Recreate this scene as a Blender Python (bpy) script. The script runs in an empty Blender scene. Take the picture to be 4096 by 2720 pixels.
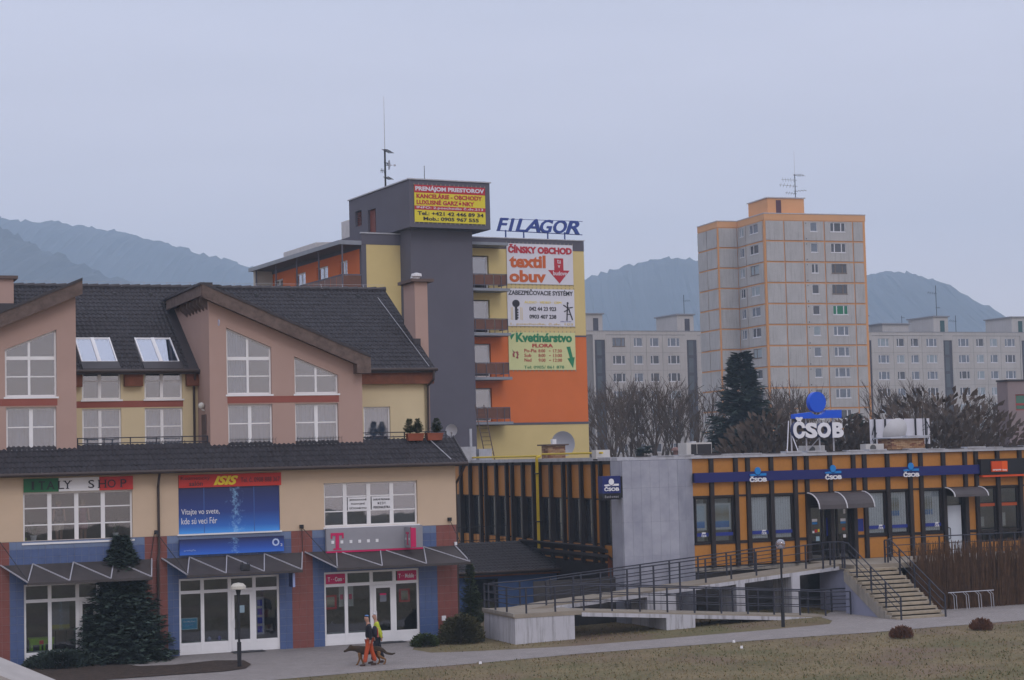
import bpy, bmesh, math, random
from mathutils import Vector, Matrix, geometry
random.seed(7)
R = math.radians

# ------------------------------------------------------------------ camera, sky, sun, exposure
scn = bpy.context.scene
COL = scn.collection
CAM_H, FPX, ROLL, PITCH = 7.3, 7300.0, 0.025, math.atan(460 / 7300.0)
_F = Vector((0, math.cos(PITCH), math.sin(PITCH)))
_U0 = Vector((0, -math.sin(PITCH), math.cos(PITCH)))
_R = math.cos(ROLL) * Vector((1, 0, 0)) - math.sin(ROLL) * _U0
_U = math.sin(ROLL) * Vector((1, 0, 0)) + math.cos(ROLL) * _U0
cam_d = bpy.data.cameras.new('camera')
cam = bpy.data.objects.new('camera', cam_d)
COL.objects.link(cam)
cam.matrix_world = Matrix(((_R.x, _U.x, -_F.x, 0), (_R.y, _U.y, -_F.y, 0), (_R.z, _U.z, -_F.z, CAM_H), (0, 0, 0, 1)))
cam_d.sensor_width = 36.0
cam_d.lens = 36.0 * FPX / 4096.0
cam_d.clip_start = 0.5
cam_d.clip_end = 9000
scn.camera = cam

SUN_EL, SUN_AZ = R(38), R(155)          # azimuth clockwise from +Y: behind the camera, to the right
world = bpy.data.worlds.new('World')
scn.world = world
world.use_nodes = True
wn = world.node_tree
wn.nodes.clear()
wo = wn.nodes.new('ShaderNodeOutputWorld')
bgm = wn.nodes.new('ShaderNodeBackground')
sky = wn.nodes.new('ShaderNodeTexSky')
sky.sky_type = 'NISHITA'
sky.sun_disc = False
sky.sun_elevation = SUN_EL
sky.sun_rotation = SUN_AZ
skm = wn.nodes.new('ShaderNodeVectorMath'); skm.operation = 'SCALE'; skm.inputs['Scale'].default_value = 0.9
wn.links.new(sky.outputs[0], skm.inputs[0])
tc = wn.nodes.new('ShaderNodeTexCoord')
sep = wn.nodes.new('ShaderNodeSeparateXYZ')
wn.links.new(tc.outputs['Generated'], sep.inputs[0])
ramp = wn.nodes.new('ShaderNodeValToRGB')
e = ramp.color_ramp.elements
e[0].position = 0.0; e[0].color = (9.2, 7.7, 7.5, 1)
e[1].position = 1.0; e[1].color = (11.0, 11.0, 12.6, 1)
for p_, c_ in ((0.07, (8.9, 7.5, 7.5, 1)), (0.15, (7.6, 6.9, 7.5, 1)), (0.25, (6.6, 6.45, 7.5, 1)), (0.5, (8.2, 8.2, 9.6, 1))):
    q = e.new(p_); q.color = c_
wn.links.new(sep.outputs['Z'], ramp.inputs[0])
# faint stretched cloud streaks
mp = wn.nodes.new('ShaderNodeMapping'); mp.inputs['Scale'].default_value = (1.6, 1.6, 9.0)
wn.links.new(tc.outputs['Generated'], mp.inputs[0])
nz = wn.nodes.new('ShaderNodeTexNoise'); nz.inputs['Scale'].default_value = 2.3; nz.inputs['Detail'].default_value = 5
wn.links.new(mp.outputs[0], nz.inputs['Vector'])
mr = wn.nodes.new('ShaderNodeMapRange')
mr.inputs['From Min'].default_value = 0.3; mr.inputs['From Max'].default_value = 0.7
mr.inputs['To Min'].default_value = 0.955; mr.inputs['To Max'].default_value = 1.045
wn.links.new(nz.outputs[0], mr.inputs[0])
cl = wn.nodes.new('ShaderNodeVectorMath'); cl.operation = 'SCALE'
wn.links.new(ramp.outputs[0], cl.inputs[0]); wn.links.new(mr.outputs[0], cl.inputs['Scale'])
mix = wn.nodes.new('ShaderNodeMix'); mix.data_type = 'RGBA'; mix.inputs[0].default_value = 0.86
wn.links.new(skm.outputs[0], mix.inputs[6]); wn.links.new(cl.outputs[0], mix.inputs[7])
wn.links.new(mix.outputs[2], bgm.inputs[0])
bgm.inputs[1].default_value = 0.122
wn.links.new(bgm.outputs[0], wo.inputs[0])

sun_d = bpy.data.lights.new('sun', 'SUN')
sun_d.energy = 0.5
sun_d.angle = R(20)
sun_d.color = (1.0, 0.93, 0.86)
sun = bpy.data.objects.new('sun', sun_d)
COL.objects.link(sun)
sun.rotation_euler = (R(90) - SUN_EL, 0, R(180) - SUN_AZ)
sun.location = (20, -20, 60)
scn.view_settings.view_transform = 'Standard'
scn.view_settings.look = 'None'
scn.view_settings.exposure = 0.0
scn.view_settings.gamma = 1.0
scn.view_settings.use_curve_mapping = False
scn.cycles.max_bounces = 7
scn.cycles.transparent_max_bounces = 12
scn.cycles.volume_bounces = 3
scn.cycles.use_denoising = True

# ------------------------------------------------------------------ survey: site frames (u along a facade, v into depth, z up)
def ray(px, py):
    return _F + (px - 2048) / FPX * _R + (1360 - py) / FPX * _U

class Frame:
    def __init__(s, x, y, deg):
        s.o = Vector((x, y)); s.a = R(deg)
        s.u = Vector((math.cos(s.a), math.sin(s.a))); s.v = Vector((-math.sin(s.a), math.cos(s.a)))
    def xy(s, u, v):
        return s.o + s.u * u + s.v * v
    def uv(s, x, y):
        d = Vector((x, y)) - s.o
        return d.dot(s.u), d.dot(s.v)
    def atv(s, px, py, v=0.0):
        d = ray(px, py); d2 = Vector((d.x, d.y))
        t = (s.o.dot(s.v) + v) / d2.dot(s.v)
        return s.uv(d.x * t, d.y * t)[0], CAM_H + d.z * t
    def atu(s, px, py, u=0.0):
        d = ray(px, py); d2 = Vector((d.x, d.y))
        t = (s.o.dot(s.u) + u) / d2.dot(s.u)
        return s.uv(d.x * t, d.y * t)[1], CAM_H + d.z * t
    def atz(s, px, py, z=0.0):
        d = ray(px, py); t = (z - CAM_H) / d.z
        return s.uv(d.x * t, d.y * t)
    def atroof(s, px, py, v0, z0, sl):          # plane z = z0 + sl*(v-v0)
        d = ray(px, py); d2 = Vector((d.x, d.y))
        dv = d2.dot(s.v); ov = s.o.dot(s.v)
        t = (z0 - CAM_H + sl * (-ov - v0)) / (d.z - sl * dv)
        return s.uv(d.x * t, d.y * t)

W0 = Frame(0, 0, 0)
G = Frame(-18.2553, 67.6944, 22)     # shops and bank share this grid

def gz(x, y):                        # gentle rise of the site towards the bank
    u = G.uv(x, y)[0]
    t = min(max((u - 13.0) / 19.0, 0.0), 1.0)
    return 0.36 * t * t * (3 - 2 * t) * 1.0

# ------------------------------------------------------------------ materials
MATS = {}
def M(name, col, rough=0.8, var=0.07, scale=2.0, bump=0.0, bscale=30.0, metal=0.0, spec=0.3, col2=None, streak=0.0, fine=0.0):
    if name in MATS: return MATS[name]
    m = bpy.data.materials.new(name); m.use_nodes = True
    nt = m.node_tree; b = nt.nodes['Principled BSDF']
    b.inputs['Roughness'].default_value = rough
    b.inputs['Metallic'].default_value = metal
    b.inputs['Specular IOR Level'].default_value = spec
    geo = nt.nodes.new('ShaderNodeNewGeometry')
    n = nt.nodes.new('ShaderNodeTexNoise'); n.inputs['Scale'].default_value = scale; n.inputs['Detail'].default_value = 6
    n.inputs['Roughness'].default_value = 0.62
    nt.links.new(geo.outputs['Position'], n.inputs['Vector'])
    r_ = nt.nodes.new('ShaderNodeMapRange'); r_.inputs['From Min'].default_value = 0.28; r_.inputs['From Max'].default_value = 0.72
    nt.links.new(n.outputs[0], r_.inputs[0])
    mx = nt.nodes.new('ShaderNodeMix'); mx.data_type = 'RGBA'
    c2 = col2 or tuple(min(1, c * (1 + var)) for c in col)
    c1 = col if col2 else tuple(c * (1 - var) for c in col)
    mx.inputs[6].default_value = (*c1, 1); mx.inputs[7].default_value = (*c2, 1)
    nt.links.new(r_.outputs[0], mx.inputs[0])
    out = mx.outputs[2]
    if streak > 0:       # rain streaks and stains: noise squeezed along z
        mp_ = nt.nodes.new('ShaderNodeMapping'); mp_.inputs['Scale'].default_value = (3.2, 3.2, 0.22)
        nt.links.new(geo.outputs['Position'], mp_.inputs[0])
        n2 = nt.nodes.new('ShaderNodeTexNoise'); n2.inputs['Scale'].default_value = 1.6; n2.inputs['Detail'].default_value = 7; n2.inputs['Roughness'].default_value = 0.7
        nt.links.new(mp_.outputs[0], n2.inputs['Vector'])
        r2 = nt.nodes.new('ShaderNodeMapRange'); r2.inputs['From Min'].default_value = 0.5; r2.inputs['From Max'].default_value = 0.72
        nt.links.new(n2.outputs[0], r2.inputs[0])
        mm = nt.nodes.new('ShaderNodeMath'); mm.operation = 'MULTIPLY'; mm.inputs[1].default_value = streak
        nt.links.new(r2.outputs[0], mm.inputs[0])
        mx2 = nt.nodes.new('ShaderNodeMix'); mx2.data_type = 'RGBA'
        nt.links.new(mm.outputs[0], mx2.inputs[0]); nt.links.new(out, mx2.inputs[6])
        mx2.inputs[7].default_value = (0.07, 0.06, 0.05, 1)
        out = mx2.outputs[2]
    if fine > 0:
        n3 = nt.nodes.new('ShaderNodeTexNoise'); n3.inputs['Scale'].default_value = 9; n3.inputs['Detail'].default_value = 4
        nt.links.new(geo.outputs['Position'], n3.inputs['Vector'])
        r3 = nt.nodes.new('ShaderNodeMapRange'); r3.inputs['From Min'].default_value = 0.3; r3.inputs['From Max'].default_value = 0.7
        r3.inputs['To Min'].default_value = 1 - fine; r3.inputs['To Max'].default_value = 1 + fine
        nt.links.new(n3.outputs[0], r3.inputs[0])
        vm = nt.nodes.new('ShaderNodeVectorMath'); vm.operation = 'SCALE'
        nt.links.new(out, vm.inputs[0]); nt.links.new(r3.outputs[0], vm.inputs['Scale'])
        out = vm.outputs[0]
    nt.links.new(out, b.inputs['Base Color'])
    if bump > 0:
        nb = nt.nodes.new('ShaderNodeTexNoise'); nb.inputs['Scale'].default_value = bscale; nb.inputs['Detail'].default_value = 3
        nt.links.new(geo.outputs['Position'], nb.inputs['Vector'])
        bp = nt.nodes.new('ShaderNodeBump'); bp.inputs['Strength'].default_value = bump; bp.inputs['Distance'].default_value = 0.03
        nt.links.new(nb.outputs[0], bp.inputs['Height']); nt.links.new(bp.outputs[0], b.inputs['Normal'])
    MATS[name] = m
    return m

def glassM(name, tint=(0.75, 0.8, 0.85), refl=0.14, rough=0.02, wob=0.0):
    if name in MATS: return MATS[name]
    m = bpy.data.materials.new(name); m.use_nodes = True
    nt = m.node_tree; nt.nodes.clear()
    o = nt.nodes.new('ShaderNodeOutputMaterial')
    t = nt.nodes.new('ShaderNodeBsdfTransparent'); t.inputs[0].default_value = (*tint, 1)
    g = nt.nodes.new('ShaderNodeBsdfGlossy'); g.inputs['Roughness'].default_value = rough; g.inputs[0].default_value = (0.9, 0.93, 1, 1)
    lw = nt.nodes.new('ShaderNodeLayerWeight'); lw.inputs[0].default_value = 0.35
    mr_ = nt.nodes.new('ShaderNodeMapRange'); mr_.inputs['To Min'].default_value = refl; mr_.inputs['To Max'].default_value = min(1, refl + 0.6)
    nt.links.new(lw.outputs['Facing'], mr_.inputs[0])
    ms = nt.nodes.new('ShaderNodeMixShader')
    nt.links.new(mr_.outputs[0], ms.inputs[0]); nt.links.new(t.outputs[0], ms.inputs[1]); nt.links.new(g.outputs[0], ms.inputs[2])
    geo = nt.nodes.new('ShaderNodeNewGeometry')
    nb = nt.nodes.new('ShaderNodeTexNoise'); nb.inputs['Scale'].default_value = 0.7
    nt.links.new(geo.outputs['Position'], nb.inputs['Vector'])
    bp = nt.nodes.new('ShaderNodeBump'); bp.inputs['Strength'].default_value = 0.25; bp.inputs['Distance'].default_value = 0.02
    nt.links.new(nb.outputs[0], bp.inputs['Height']); nt.links.new(bp.outputs[0], g.inputs['Normal'])
    nt.links.new(ms.outputs[0], o.inputs[0])
    MATS[name] = m
    return m

# ------------------------------------------------------------------ mesh builder
class MB:
    def __init__(s):
        s.v = []; s.f = []; s.m = []; s.cm = 0
    def mat(s, i): s.cm = i; return s
    def face(s, pts):
        n = len(s.v); s.v += [tuple(p) for p in pts]; s.f.append(tuple(range(n, n + len(pts)))); s.m.append(s.cm); return s
    def box(s, a0, a1, b0, b1, c0, c1):
        if a0 > a1: a0, a1 = a1, a0
        if b0 > b1: b0, b1 = b1, b0
        if c0 > c1: c0, c1 = c1, c0
        n = len(s.v)
        s.v += [(a0, b0, c0), (a1, b0, c0), (a1, b1, c0), (a0, b1, c0), (a0, b0, c1), (a1, b0, c1), (a1, b1, c1), (a0, b1, c1)]
        for q in ((0, 3, 2, 1), (4, 5, 6, 7), (0, 1, 5, 4), (1, 2, 6, 5), (2, 3, 7, 6), (3, 0, 4, 7)):
            s.f.append(tuple(n + i for i in q)); s.m.append(s.cm)
        return s
    def hexa(s, p):      # eight corners: bottom ring 4, top ring 4
        n = len(s.v); s.v += [tuple(x) for x in p]
        for q in ((0, 3, 2, 1), (4, 5, 6, 7), (0, 1, 5, 4), (1, 2, 6, 5), (2, 3, 7, 6), (3, 0, 4, 7)):
            s.f.append(tuple(n + i for i in q)); s.m.append(s.cm)
        return s
    def slab(s, pts, off):   # planar polygon given thickness by offset vector
        n = len(pts); b = len(s.v); o = Vector(off)
        s.v += [tuple(p) for p in pts] + [tuple(Vector(p) + o) for p in pts]
        s.f.append(tuple(b + i for i in range(n))); s.f.append(tuple(b + n + i for i in reversed(range(n))))
        s.m += [s.cm, s.cm]
        for i in range(n):
            j = (i + 1) % n
            s.f.append((b + i, b + n + i, b + n + j, b + j)); s.m.append(s.cm)
        return s
    def tube(s, p, q, r, n=6, r2=None, cap=True):
        p = Vector(p); q = Vector(q); d = q - p
        if d.length < 1e-6: return s
        d.normalize(); a = d.orthogonal().normalized(); c = d.cross(a); r2 = r if r2 is None else r2
        b = len(s.v)
        for k in range(n):
            t = 2 * math.pi * k / n; w = a * math.cos(t) + c * math.sin(t)
            s.v.append(tuple(p + w * r)); s.v.append(tuple(q + w * r2))
        for k in range(n):
            j = (k + 1) % n
            s.f.append((b + 2 * k, b + 2 * j, b + 2 * j + 1, b + 2 * k + 1)); s.m.append(s.cm)
        if cap:
            s.f.append(tuple(b + 2 * k for k in reversed(range(n)))); s.f.append(tuple(b + 2 * k + 1 for k in range(n))); s.m += [s.cm, s.cm]
        return s
    def path(s, pts, r, n=6):
        for a, b in zip(pts[:-1], pts[1:]): s.tube(a, b, r, n)
        return s
    def lathe(s, prof, c, n=16, cap=True):   # prof: list of (r, z)
        b = len(s.v); cx, cy, cz = c
        for (r, z) in prof:
            for k in range(n):
                t = 2 * math.pi * k / n; s.v.append((cx + r * math.cos(t), cy + r * math.sin(t), cz + z))
        for i in range(len(prof) - 1):
            for k in range(n):
                j = (k + 1) % n
                s.f.append((b + i * n + k, b + i * n + j, b + (i + 1) * n + j, b + (i + 1) * n + k)); s.m.append(s.cm)
        if cap:
            s.f.append(tuple(b + k for k in reversed(range(n)))); s.f.append(tuple(b + (len(prof) - 1) * n + k for k in range(n))); s.m += [s.cm, s.cm]
        return s
    def ball(s, c, r, n=12, sq=1.0):
        prof = [(max(1e-4, r * math.sin(math.pi * i / (n // 2))), -r * sq * math.cos(math.pi * i / (n // 2))) for i in range(n // 2 + 1)]
        return s.lathe(prof, c, n, cap=False)
    def wall(s, outer, holes, v0, v1, axis='v'):
        """upright wall with openings: outer and holes are (u,z) loops; v0 front, v1 back. axis 'u' swaps the roles of u and v"""
        P = lambda a, z, d: (a, d, z) if axis == 'v' else (d, a, z)
        vs = [Vector(p) for p in outer]; ed = [(i, (i + 1) % len(outer)) for i in range(len(outer))]
        for h in holes:
            b = len(vs); vs += [Vector(p) for p in h]; ed += [(b + i, b + (i + 1) % len(h)) for i in range(len(h))]
        res = geometry.delaunay_2d_cdt(vs, ed, [], 0, 1e-5)
        ov, of = res[0], res[2]
        def inside(p, poly):
            c = False; n = len(poly)
            for i in range(n):
                x1, y1 = poly[i]; x2, y2 = poly[(i + 1) % n]
                if (y1 > p.y) != (y2 > p.y) and p.x < (x2 - x1) * (p.y - y1) / (y2 - y1) + x1: c = not c
            return c
        for f in of:
            c = sum((ov[i] for i in f), Vector((0, 0))) / len(f)
            if not inside(c, outer) or any(inside(c, h) for h in holes): continue
            s.face([P(ov[i].x, ov[i].y, v0) for i in f]); s.face([P(ov[i].x, ov[i].y, v1) for i in reversed(f)])
        for lp in [outer] + list(holes):
            for i in range(len(lp)):
                a, b = lp[i], lp[(i + 1) % len(lp)]
                s.face([P(a[0], a[1], v0), P(b[0], b[1], v0), P(b[0], b[1], v1), P(a[0], a[1], v1)])
        return s
    def add(s, other, off=(0, 0, 0)):
        b = len(s.v); ox, oy, oz = off
        s.v += [(x + ox, y + oy, z + oz) for x, y, z in other.v]
        s.f += [tuple(b + i for i in f) for f in other.f]; s.m += other.m
        return s

def mesh_of(name, mb, mats, base=(0, 0, 0), smooth=False):
    me = bpy.data.meshes.new(name)
    bx, by, bz = base
    me.from_pydata([(x - bx, y - by, z - bz) for x, y, z in mb.v], [], mb.f)
    if not isinstance(mats, (list, tuple)): mats = [mats]
    for m in mats: me.materials.append(m)
    if len(mats) > 1: me.polygons.foreach_set('material_index', mb.m)
    if smooth: me.polygons.foreach_set('use_smooth', [True] * len(me.polygons))
    me.update()
    return me

def fix_normals(me):
    bm = bmesh.new(); bm.from_mesh(me); bmesh.ops.recalc_face_normals(bm, faces=bm.faces); bm.to_mesh(me); bm.free()

class Thing:
    """a top-level Empty at the thing's base; parts are meshes given in the frame's u, v, z"""
    def __init__(s, name, label, cat, fr, base, group=None):
        o = bpy.data.objects.new(name, None); COL.objects.link(o)
        p = fr.xy(base[0], base[1])
        o.location = (p.x, p.y, base[2]); o.rotation_euler = (0, 0, fr.a); o.empty_display_size = 0.3
        o['label'] = label; o['category'] = cat
        if group: o['group'] = group
        s.o = o; s.base = base; s.fr = fr
    def part(s, name, mb, mats, parent=None, label=None, smooth=False, kind=None, norm=True):
        me = mesh_of(name, mb, mats, s.base, smooth)
        if norm: fix_normals(me)
        c = bpy.data.objects.new(name, me); COL.objects.link(c); c.parent = parent or s.o
        if label: c['label'] = label
        if kind: c['kind'] = kind
        return c
    def inst(s, name, me, loc, parent=None, rot=None, scale=None):     # a further piece sharing mesh data, loc in u, v, z
        c = bpy.data.objects.new(name, me); COL.objects.link(c); c.parent = parent or s.o
        c.location = tuple(loc[i] - s.base[i] for i in range(3))
        if rot: c.rotation_euler = rot
        if scale: c.scale = scale
        return c

def single(name, label, cat, fr, base, mb, mats, group=None, smooth=False):
    me = mesh_of(name, mb, mats, base, smooth); fix_normals(me)
    o = bpy.data.objects.new(name, me); COL.objects.link(o)
    p = fr.xy(base[0], base[1]); o.location = (p.x, p.y, base[2]); o.rotation_euler = (0, 0, fr.a)
    o['label'] = label; o['category'] = cat
    if group: o['group'] = group
    return o

def structure(name, mb, mats, smooth=False, kind='structure', norm=True):
    me = mesh_of(name, mb, mats, (0, 0, 0), smooth)
    if norm: fix_normals(me)
    o = bpy.data.objects.new(name, me); COL.objects.link(o); o['kind'] = kind
    return o

def copy_thing(root, xy, z, rot, label, group=None, scale=None):
    r = root.copy(); COL.objects.link(r); r.location = (xy[0], xy[1], z); r.rotation_euler = (0, 0, rot)
    if scale: r.scale = scale if isinstance(scale, tuple) else (scale,) * 3
    r['label'] = label
    if group: r['group'] = group
    for ch in list(root.children):
        c = ch.copy(); COL.objects.link(c); c.parent = r
        for g in list(ch.children):
            d = g.copy(); COL.objects.link(d); d.parent = c
    return r

# ------------------------------------------------------------------ lettering as real raised geometry
_TX = {}
def text_geo(s, bold=0.0, shear=0.0, align='CENTER', space=1.0):
    k = (s, bold, shear, align, space)
    if k in _TX: return _TX[k]
    cu = bpy.data.curves.new('txt', 'FONT'); cu.body = s; cu.size = 1; cu.shear = shear; cu.offset = bold; cu.align_x = align
    cu.space_character = space; cu.resolution_u = 3; cu.fill_mode = 'FRONT'
    ob = bpy.data.objects.new('txt', cu)
    me = bpy.data.meshes.new_from_object(ob)
    vs = [tuple(v.co) for v in me.vertices]; fs = [tuple(p.vertices) for p in me.polygons]
    bpy.data.objects.remove(ob); bpy.data.curves.remove(cu); bpy.data.meshes.remove(me)
    x0 = min(v[0] for v in vs); x1 = max(v[0] for v in vs); y0 = min(v[1] for v in vs); y1 = max(v[1] for v in vs)
    vs = [((v[0] - x0) / (x1 - x0), (v[1] - y0) / (y1 - y0)) for v in vs]
    _TX[k] = (vs, fs); return _TX[k]

def text_mb(mb, s, u0, u1, z0, z1, v, depth=0.01, bold=0.0, shear=0.0, space=1.0, align='CENTER'):
    """letters filling the box u0..u1, z0..z1, front at v, given thickness towards +v"""
    vs, fs = text_geo(s, bold, shear, align, space)
    n = len(mb.v); k = len(vs)
    P = [(u0 + a * (u1 - u0), z0 + b * (z1 - z0)) for a, b in vs]
    mb.v += [(a, v, b) for a, b in P]
    ed = {}
    for f in fs:
        mb.f.append(tuple(n + i for i in f)); mb.m.append(mb.cm)
        for i in range(len(f)):
            a, b = f[i], f[(i + 1) % len(f)]; e_ = (min(a, b), max(a, b)); ed[e_] = ed.get(e_, 0) + 1
    mb.v += [(a, v + depth, b) for a, b in P]
    for (a, b), c in ed.items():
        if c == 1: mb.f.append((n + a, n + b, n + k + b, n + k + a)); mb.m.append(mb.cm)
    return mb

def rect(u0, u1, z0, z1): return [(u0, z0), (u1, z0), (u1, z1), (u0, z1)]

# shared materials
WHITE = M('white_pvc', (0.74, 0.74, 0.76), 0.4, 0.05, spec=0.4)
GLASS = glassM('window_glass', (0.62, 0.67, 0.74), 0.16)
GLASS2 = glassM('shop_glass', (0.84, 0.86, 0.88), 0.07)
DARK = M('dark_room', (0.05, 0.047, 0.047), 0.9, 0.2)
ROOM = M('room_wall', (0.16, 0.15, 0.14), 0.9, 0.2)
BLACK = M('black_metal', (0.018, 0.018, 0.022), 0.5, 0.15)
RAIL = M('rail_paint', (0.035, 0.036, 0.05), 0.5, 0.2)
CURT = M('curtain', (0.42, 0.46, 0.50), 0.9, 0.18, 5)
GALV = M('galvanised_sheet', (0.42, 0.43, 0.47), 0.45, 0.15, 3, metal=0.3, streak=0.25)
CONC = M('concrete', (0.30, 0.275, 0.24), 0.9, 0.15, 1.5, bump=0.3, bscale=20, streak=0.5)

def window(T, u0, u1, z0, z1, v, cols, rows, fw=0.07, name='window', curtain=None, bar=0.045, sill=True, topcut=None, glass=None, mull=0.09, frame=None, cover=1.0):
    """white framed window; cols/rows are fractions where bars stand. topcut = (zl, zr): slanted head. mull: width of vertical bars"""
    mb = MB(); d0, d1 = v, v + 0.07
    zl, zr = topcut if topcut else (z1, z1)
    zt = lambda u: zl + (zr - zl) * (u - u0) / (u1 - u0)
    mb.box(u0, u1, d0, d1, z0, z0 + fw)
    for a, b in ((u0, u0 + fw), (u1 - fw, u1)):
        mb.hexa([(a, d0, z0 + fw), (b, d0, z0 + fw), (b, d1, z0 + fw), (a, d1, z0 + fw), (a, d0, zt(a) - fw), (b, d0, zt(b) - fw), (b, d1, zt(b) - fw), (a, d1, zt(a) - fw)])
    mb.hexa([(u0, d0, zl - fw), (u1, d0, zr - fw), (u1, d1, zr - fw), (u0, d1, zl - fw), (u0, d0, zl), (u1, d0, zr), (u1, d1, zr), (u0, d1, zl)])
    for c in cols:
        u = u0 + c * (u1 - u0)
        mb.box(u - mull / 2, u + mull / 2, d0 - 0.004, d1 + 0.004, z0 + fw, zt(u) - fw)
    for r_ in rows:
        w_ = bar
        if isinstance(r_, tuple): r_, w_ = r_
        z = z0 + r_ * (max(zl, zr) - z0) if topcut is None else r_
        a, b = u0 + fw, u1 - fw
        if zt(b) - fw < z: b = u0 + (z + fw - zl) / (zr - zl) * (u1 - u0)
        if zt(a) - fw < z: a = u0 + (z + fw - zl) / (zr - zl) * (u1 - u0)
        mb.box(a, b, d0 + 0.004, d1 - 0.004, z - w_ / 2, z + w_ / 2)
    w = T.part(name, mb, frame or WHITE)
    g = MB().hexa([(u0 + fw / 2, d0 + 0.03, z0 + fw / 2), (u1 - fw / 2, d0 + 0.03, z0 + fw / 2), (u1 - fw / 2, d0 + 0.036, z0 + fw / 2), (u0 + fw / 2, d0 + 0.036, z0 + fw / 2),
                   (u0 + fw / 2, d0 + 0.03, zl - fw / 2), (u1 - fw / 2, d0 + 0.03, zr - fw / 2), (u1 - fw / 2, d0 + 0.036, zr - fw / 2), (u0 + fw / 2, d0 + 0.036, zl - fw / 2)])
    T.part('pane', g, glass or GLASS, w)
    if sill: T.part('sill', MB().box(u0 - 0.05, u1 + 0.06, v - 0.17, v + 0.002, z0 - 0.07, z0 - 0.003), WHITE, w)
    if curtain:
        cb = MB(); n = int((u1 - u0) / 0.06); vv = v + 0.22
        h0 = z0 + 0.05; w1 = u0 + (u1 - u0) * cover
        for i in range(n):
            a = u0 + (w1 - u0) * i / n; b = u0 + (w1 - u0) * (i + 1) / n
            da = 0.03 * math.sin(i * 1.9) + 0.015 * math.sin(i * 0.7); db = 0.03 * math.sin((i + 1) * 1.9) + 0.015 * math.sin((i + 1) * 0.7)
            cb.face([(a, vv + da, h0), (b, vv + db, h0), (b, vv + db, min(zt(b), zt(b)) - 0.03), (a, vv + da, zt(a) - 0.03)])
        T.part('curtain', cb, curtain, w, norm=False)
    return w

# ------------------------------------------------------------------ ground, paths, hills, haze
def lawnM():
    m = M('lawn', (0.105, 0.085, 0.042), 0.95, 0, 0.35, bump=0.9, bscale=14, col2=(0.20, 0.155, 0.085), fine=0.35)
    nt = m.node_tree; b = nt.nodes['Principled BSDF']
    geo = nt.nodes.new('ShaderNodeNewGeometry')
    n = nt.nodes.new('ShaderNodeTexNoise'); n.inputs['Scale'].default_value = 0.16; n.inputs['Detail'].default_value = 8; n.inputs['Roughness'].default_value = 0.7
    nt.links.new(geo.outputs['Position'], n.inputs['Vector'])
    r_ = nt.nodes.new('ShaderNodeMapRange'); r_.inputs['From Min'].default_value = 0.46; r_.inputs['From Max'].default_value = 0.66
    r_.inputs['To Max'].default_value = 0.75
    nt.links.new(n.outputs[0], r_.inputs[0])
    old = b.inputs['Base Color'].links[0].from_socket
    mx = nt.nodes.new('ShaderNodeMix'); mx.data_type = 'RGBA'
    nt.links.new(r_.outputs[0], mx.inputs[0]); nt.links.new(old, mx.inputs[6]); mx.inputs[7].default_value = (0.085, 0.095, 0.035, 1)
    n2 = nt.nodes.new('ShaderNodeTexNoise'); n2.inputs['Scale'].default_value = 0.22; n2.inputs['Detail'].default_value = 6
    mp_ = nt.nodes.new('ShaderNodeMapping'); mp_.inputs['Location'].default_value = (31, 7, 0)
    nt.links.new(geo.outputs['Position'], mp_.inputs[0]); nt.links.new(mp_.outputs[0], n2.inputs['Vector'])
    r2 = nt.nodes.new('ShaderNodeMapRange'); r2.inputs['From Min'].default_value = 0.5; r2.inputs['From Max'].default_value = 0.66; r2.inputs['To Max'].default_value = 0.7
    nt.links.new(n2.outputs[0], r2.inputs[0])
    mx2 = nt.nodes.new('ShaderNodeMix'); mx2.data_type = 'RGBA'
    nt.links.new(r2.outputs[0], mx2.inputs[0]); nt.links.new(mx.outputs[2], mx2.inputs[6]); mx2.inputs[7].default_value = (0.15, 0.095, 0.075, 1)
    nt.links.new(mx2.outputs[2], b.inputs['Base Color'])
    return m
LAWN = lawnM()
g = MB()
xs = [-4000, -1500, -500, -150, -60] + [-40 + 2 * i for i in range(46)] + [70, 150, 500, 1500, 4000]
ys = [-60, 0, 20, 40] + [46 + 2 * i for i in range(40)] + [140, 200, 300, 600, 1500, 4500]
for j in range(len(ys)):
    for i in range(len(xs)): g.v.append((xs[i], ys[j], gz(xs[i], ys[j])))
for j in range(len(ys) - 1):
    for i in range(len(xs) - 1):
        a = j * len(xs) + i; g.f.append((a, a + 1, a + len(xs) + 1, a + len(xs))); g.m.append(0)
structure('ground', g, LAWN, norm=False)

def gpt(px, py):                 # survey point on the ground
    z = 0.0
    for _ in range(4):
        d = ray(px, py); t = (z - CAM_H) / d.z; x, y = d.x * t, d.y * t; z = gz(x, y)
    return x, y

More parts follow.
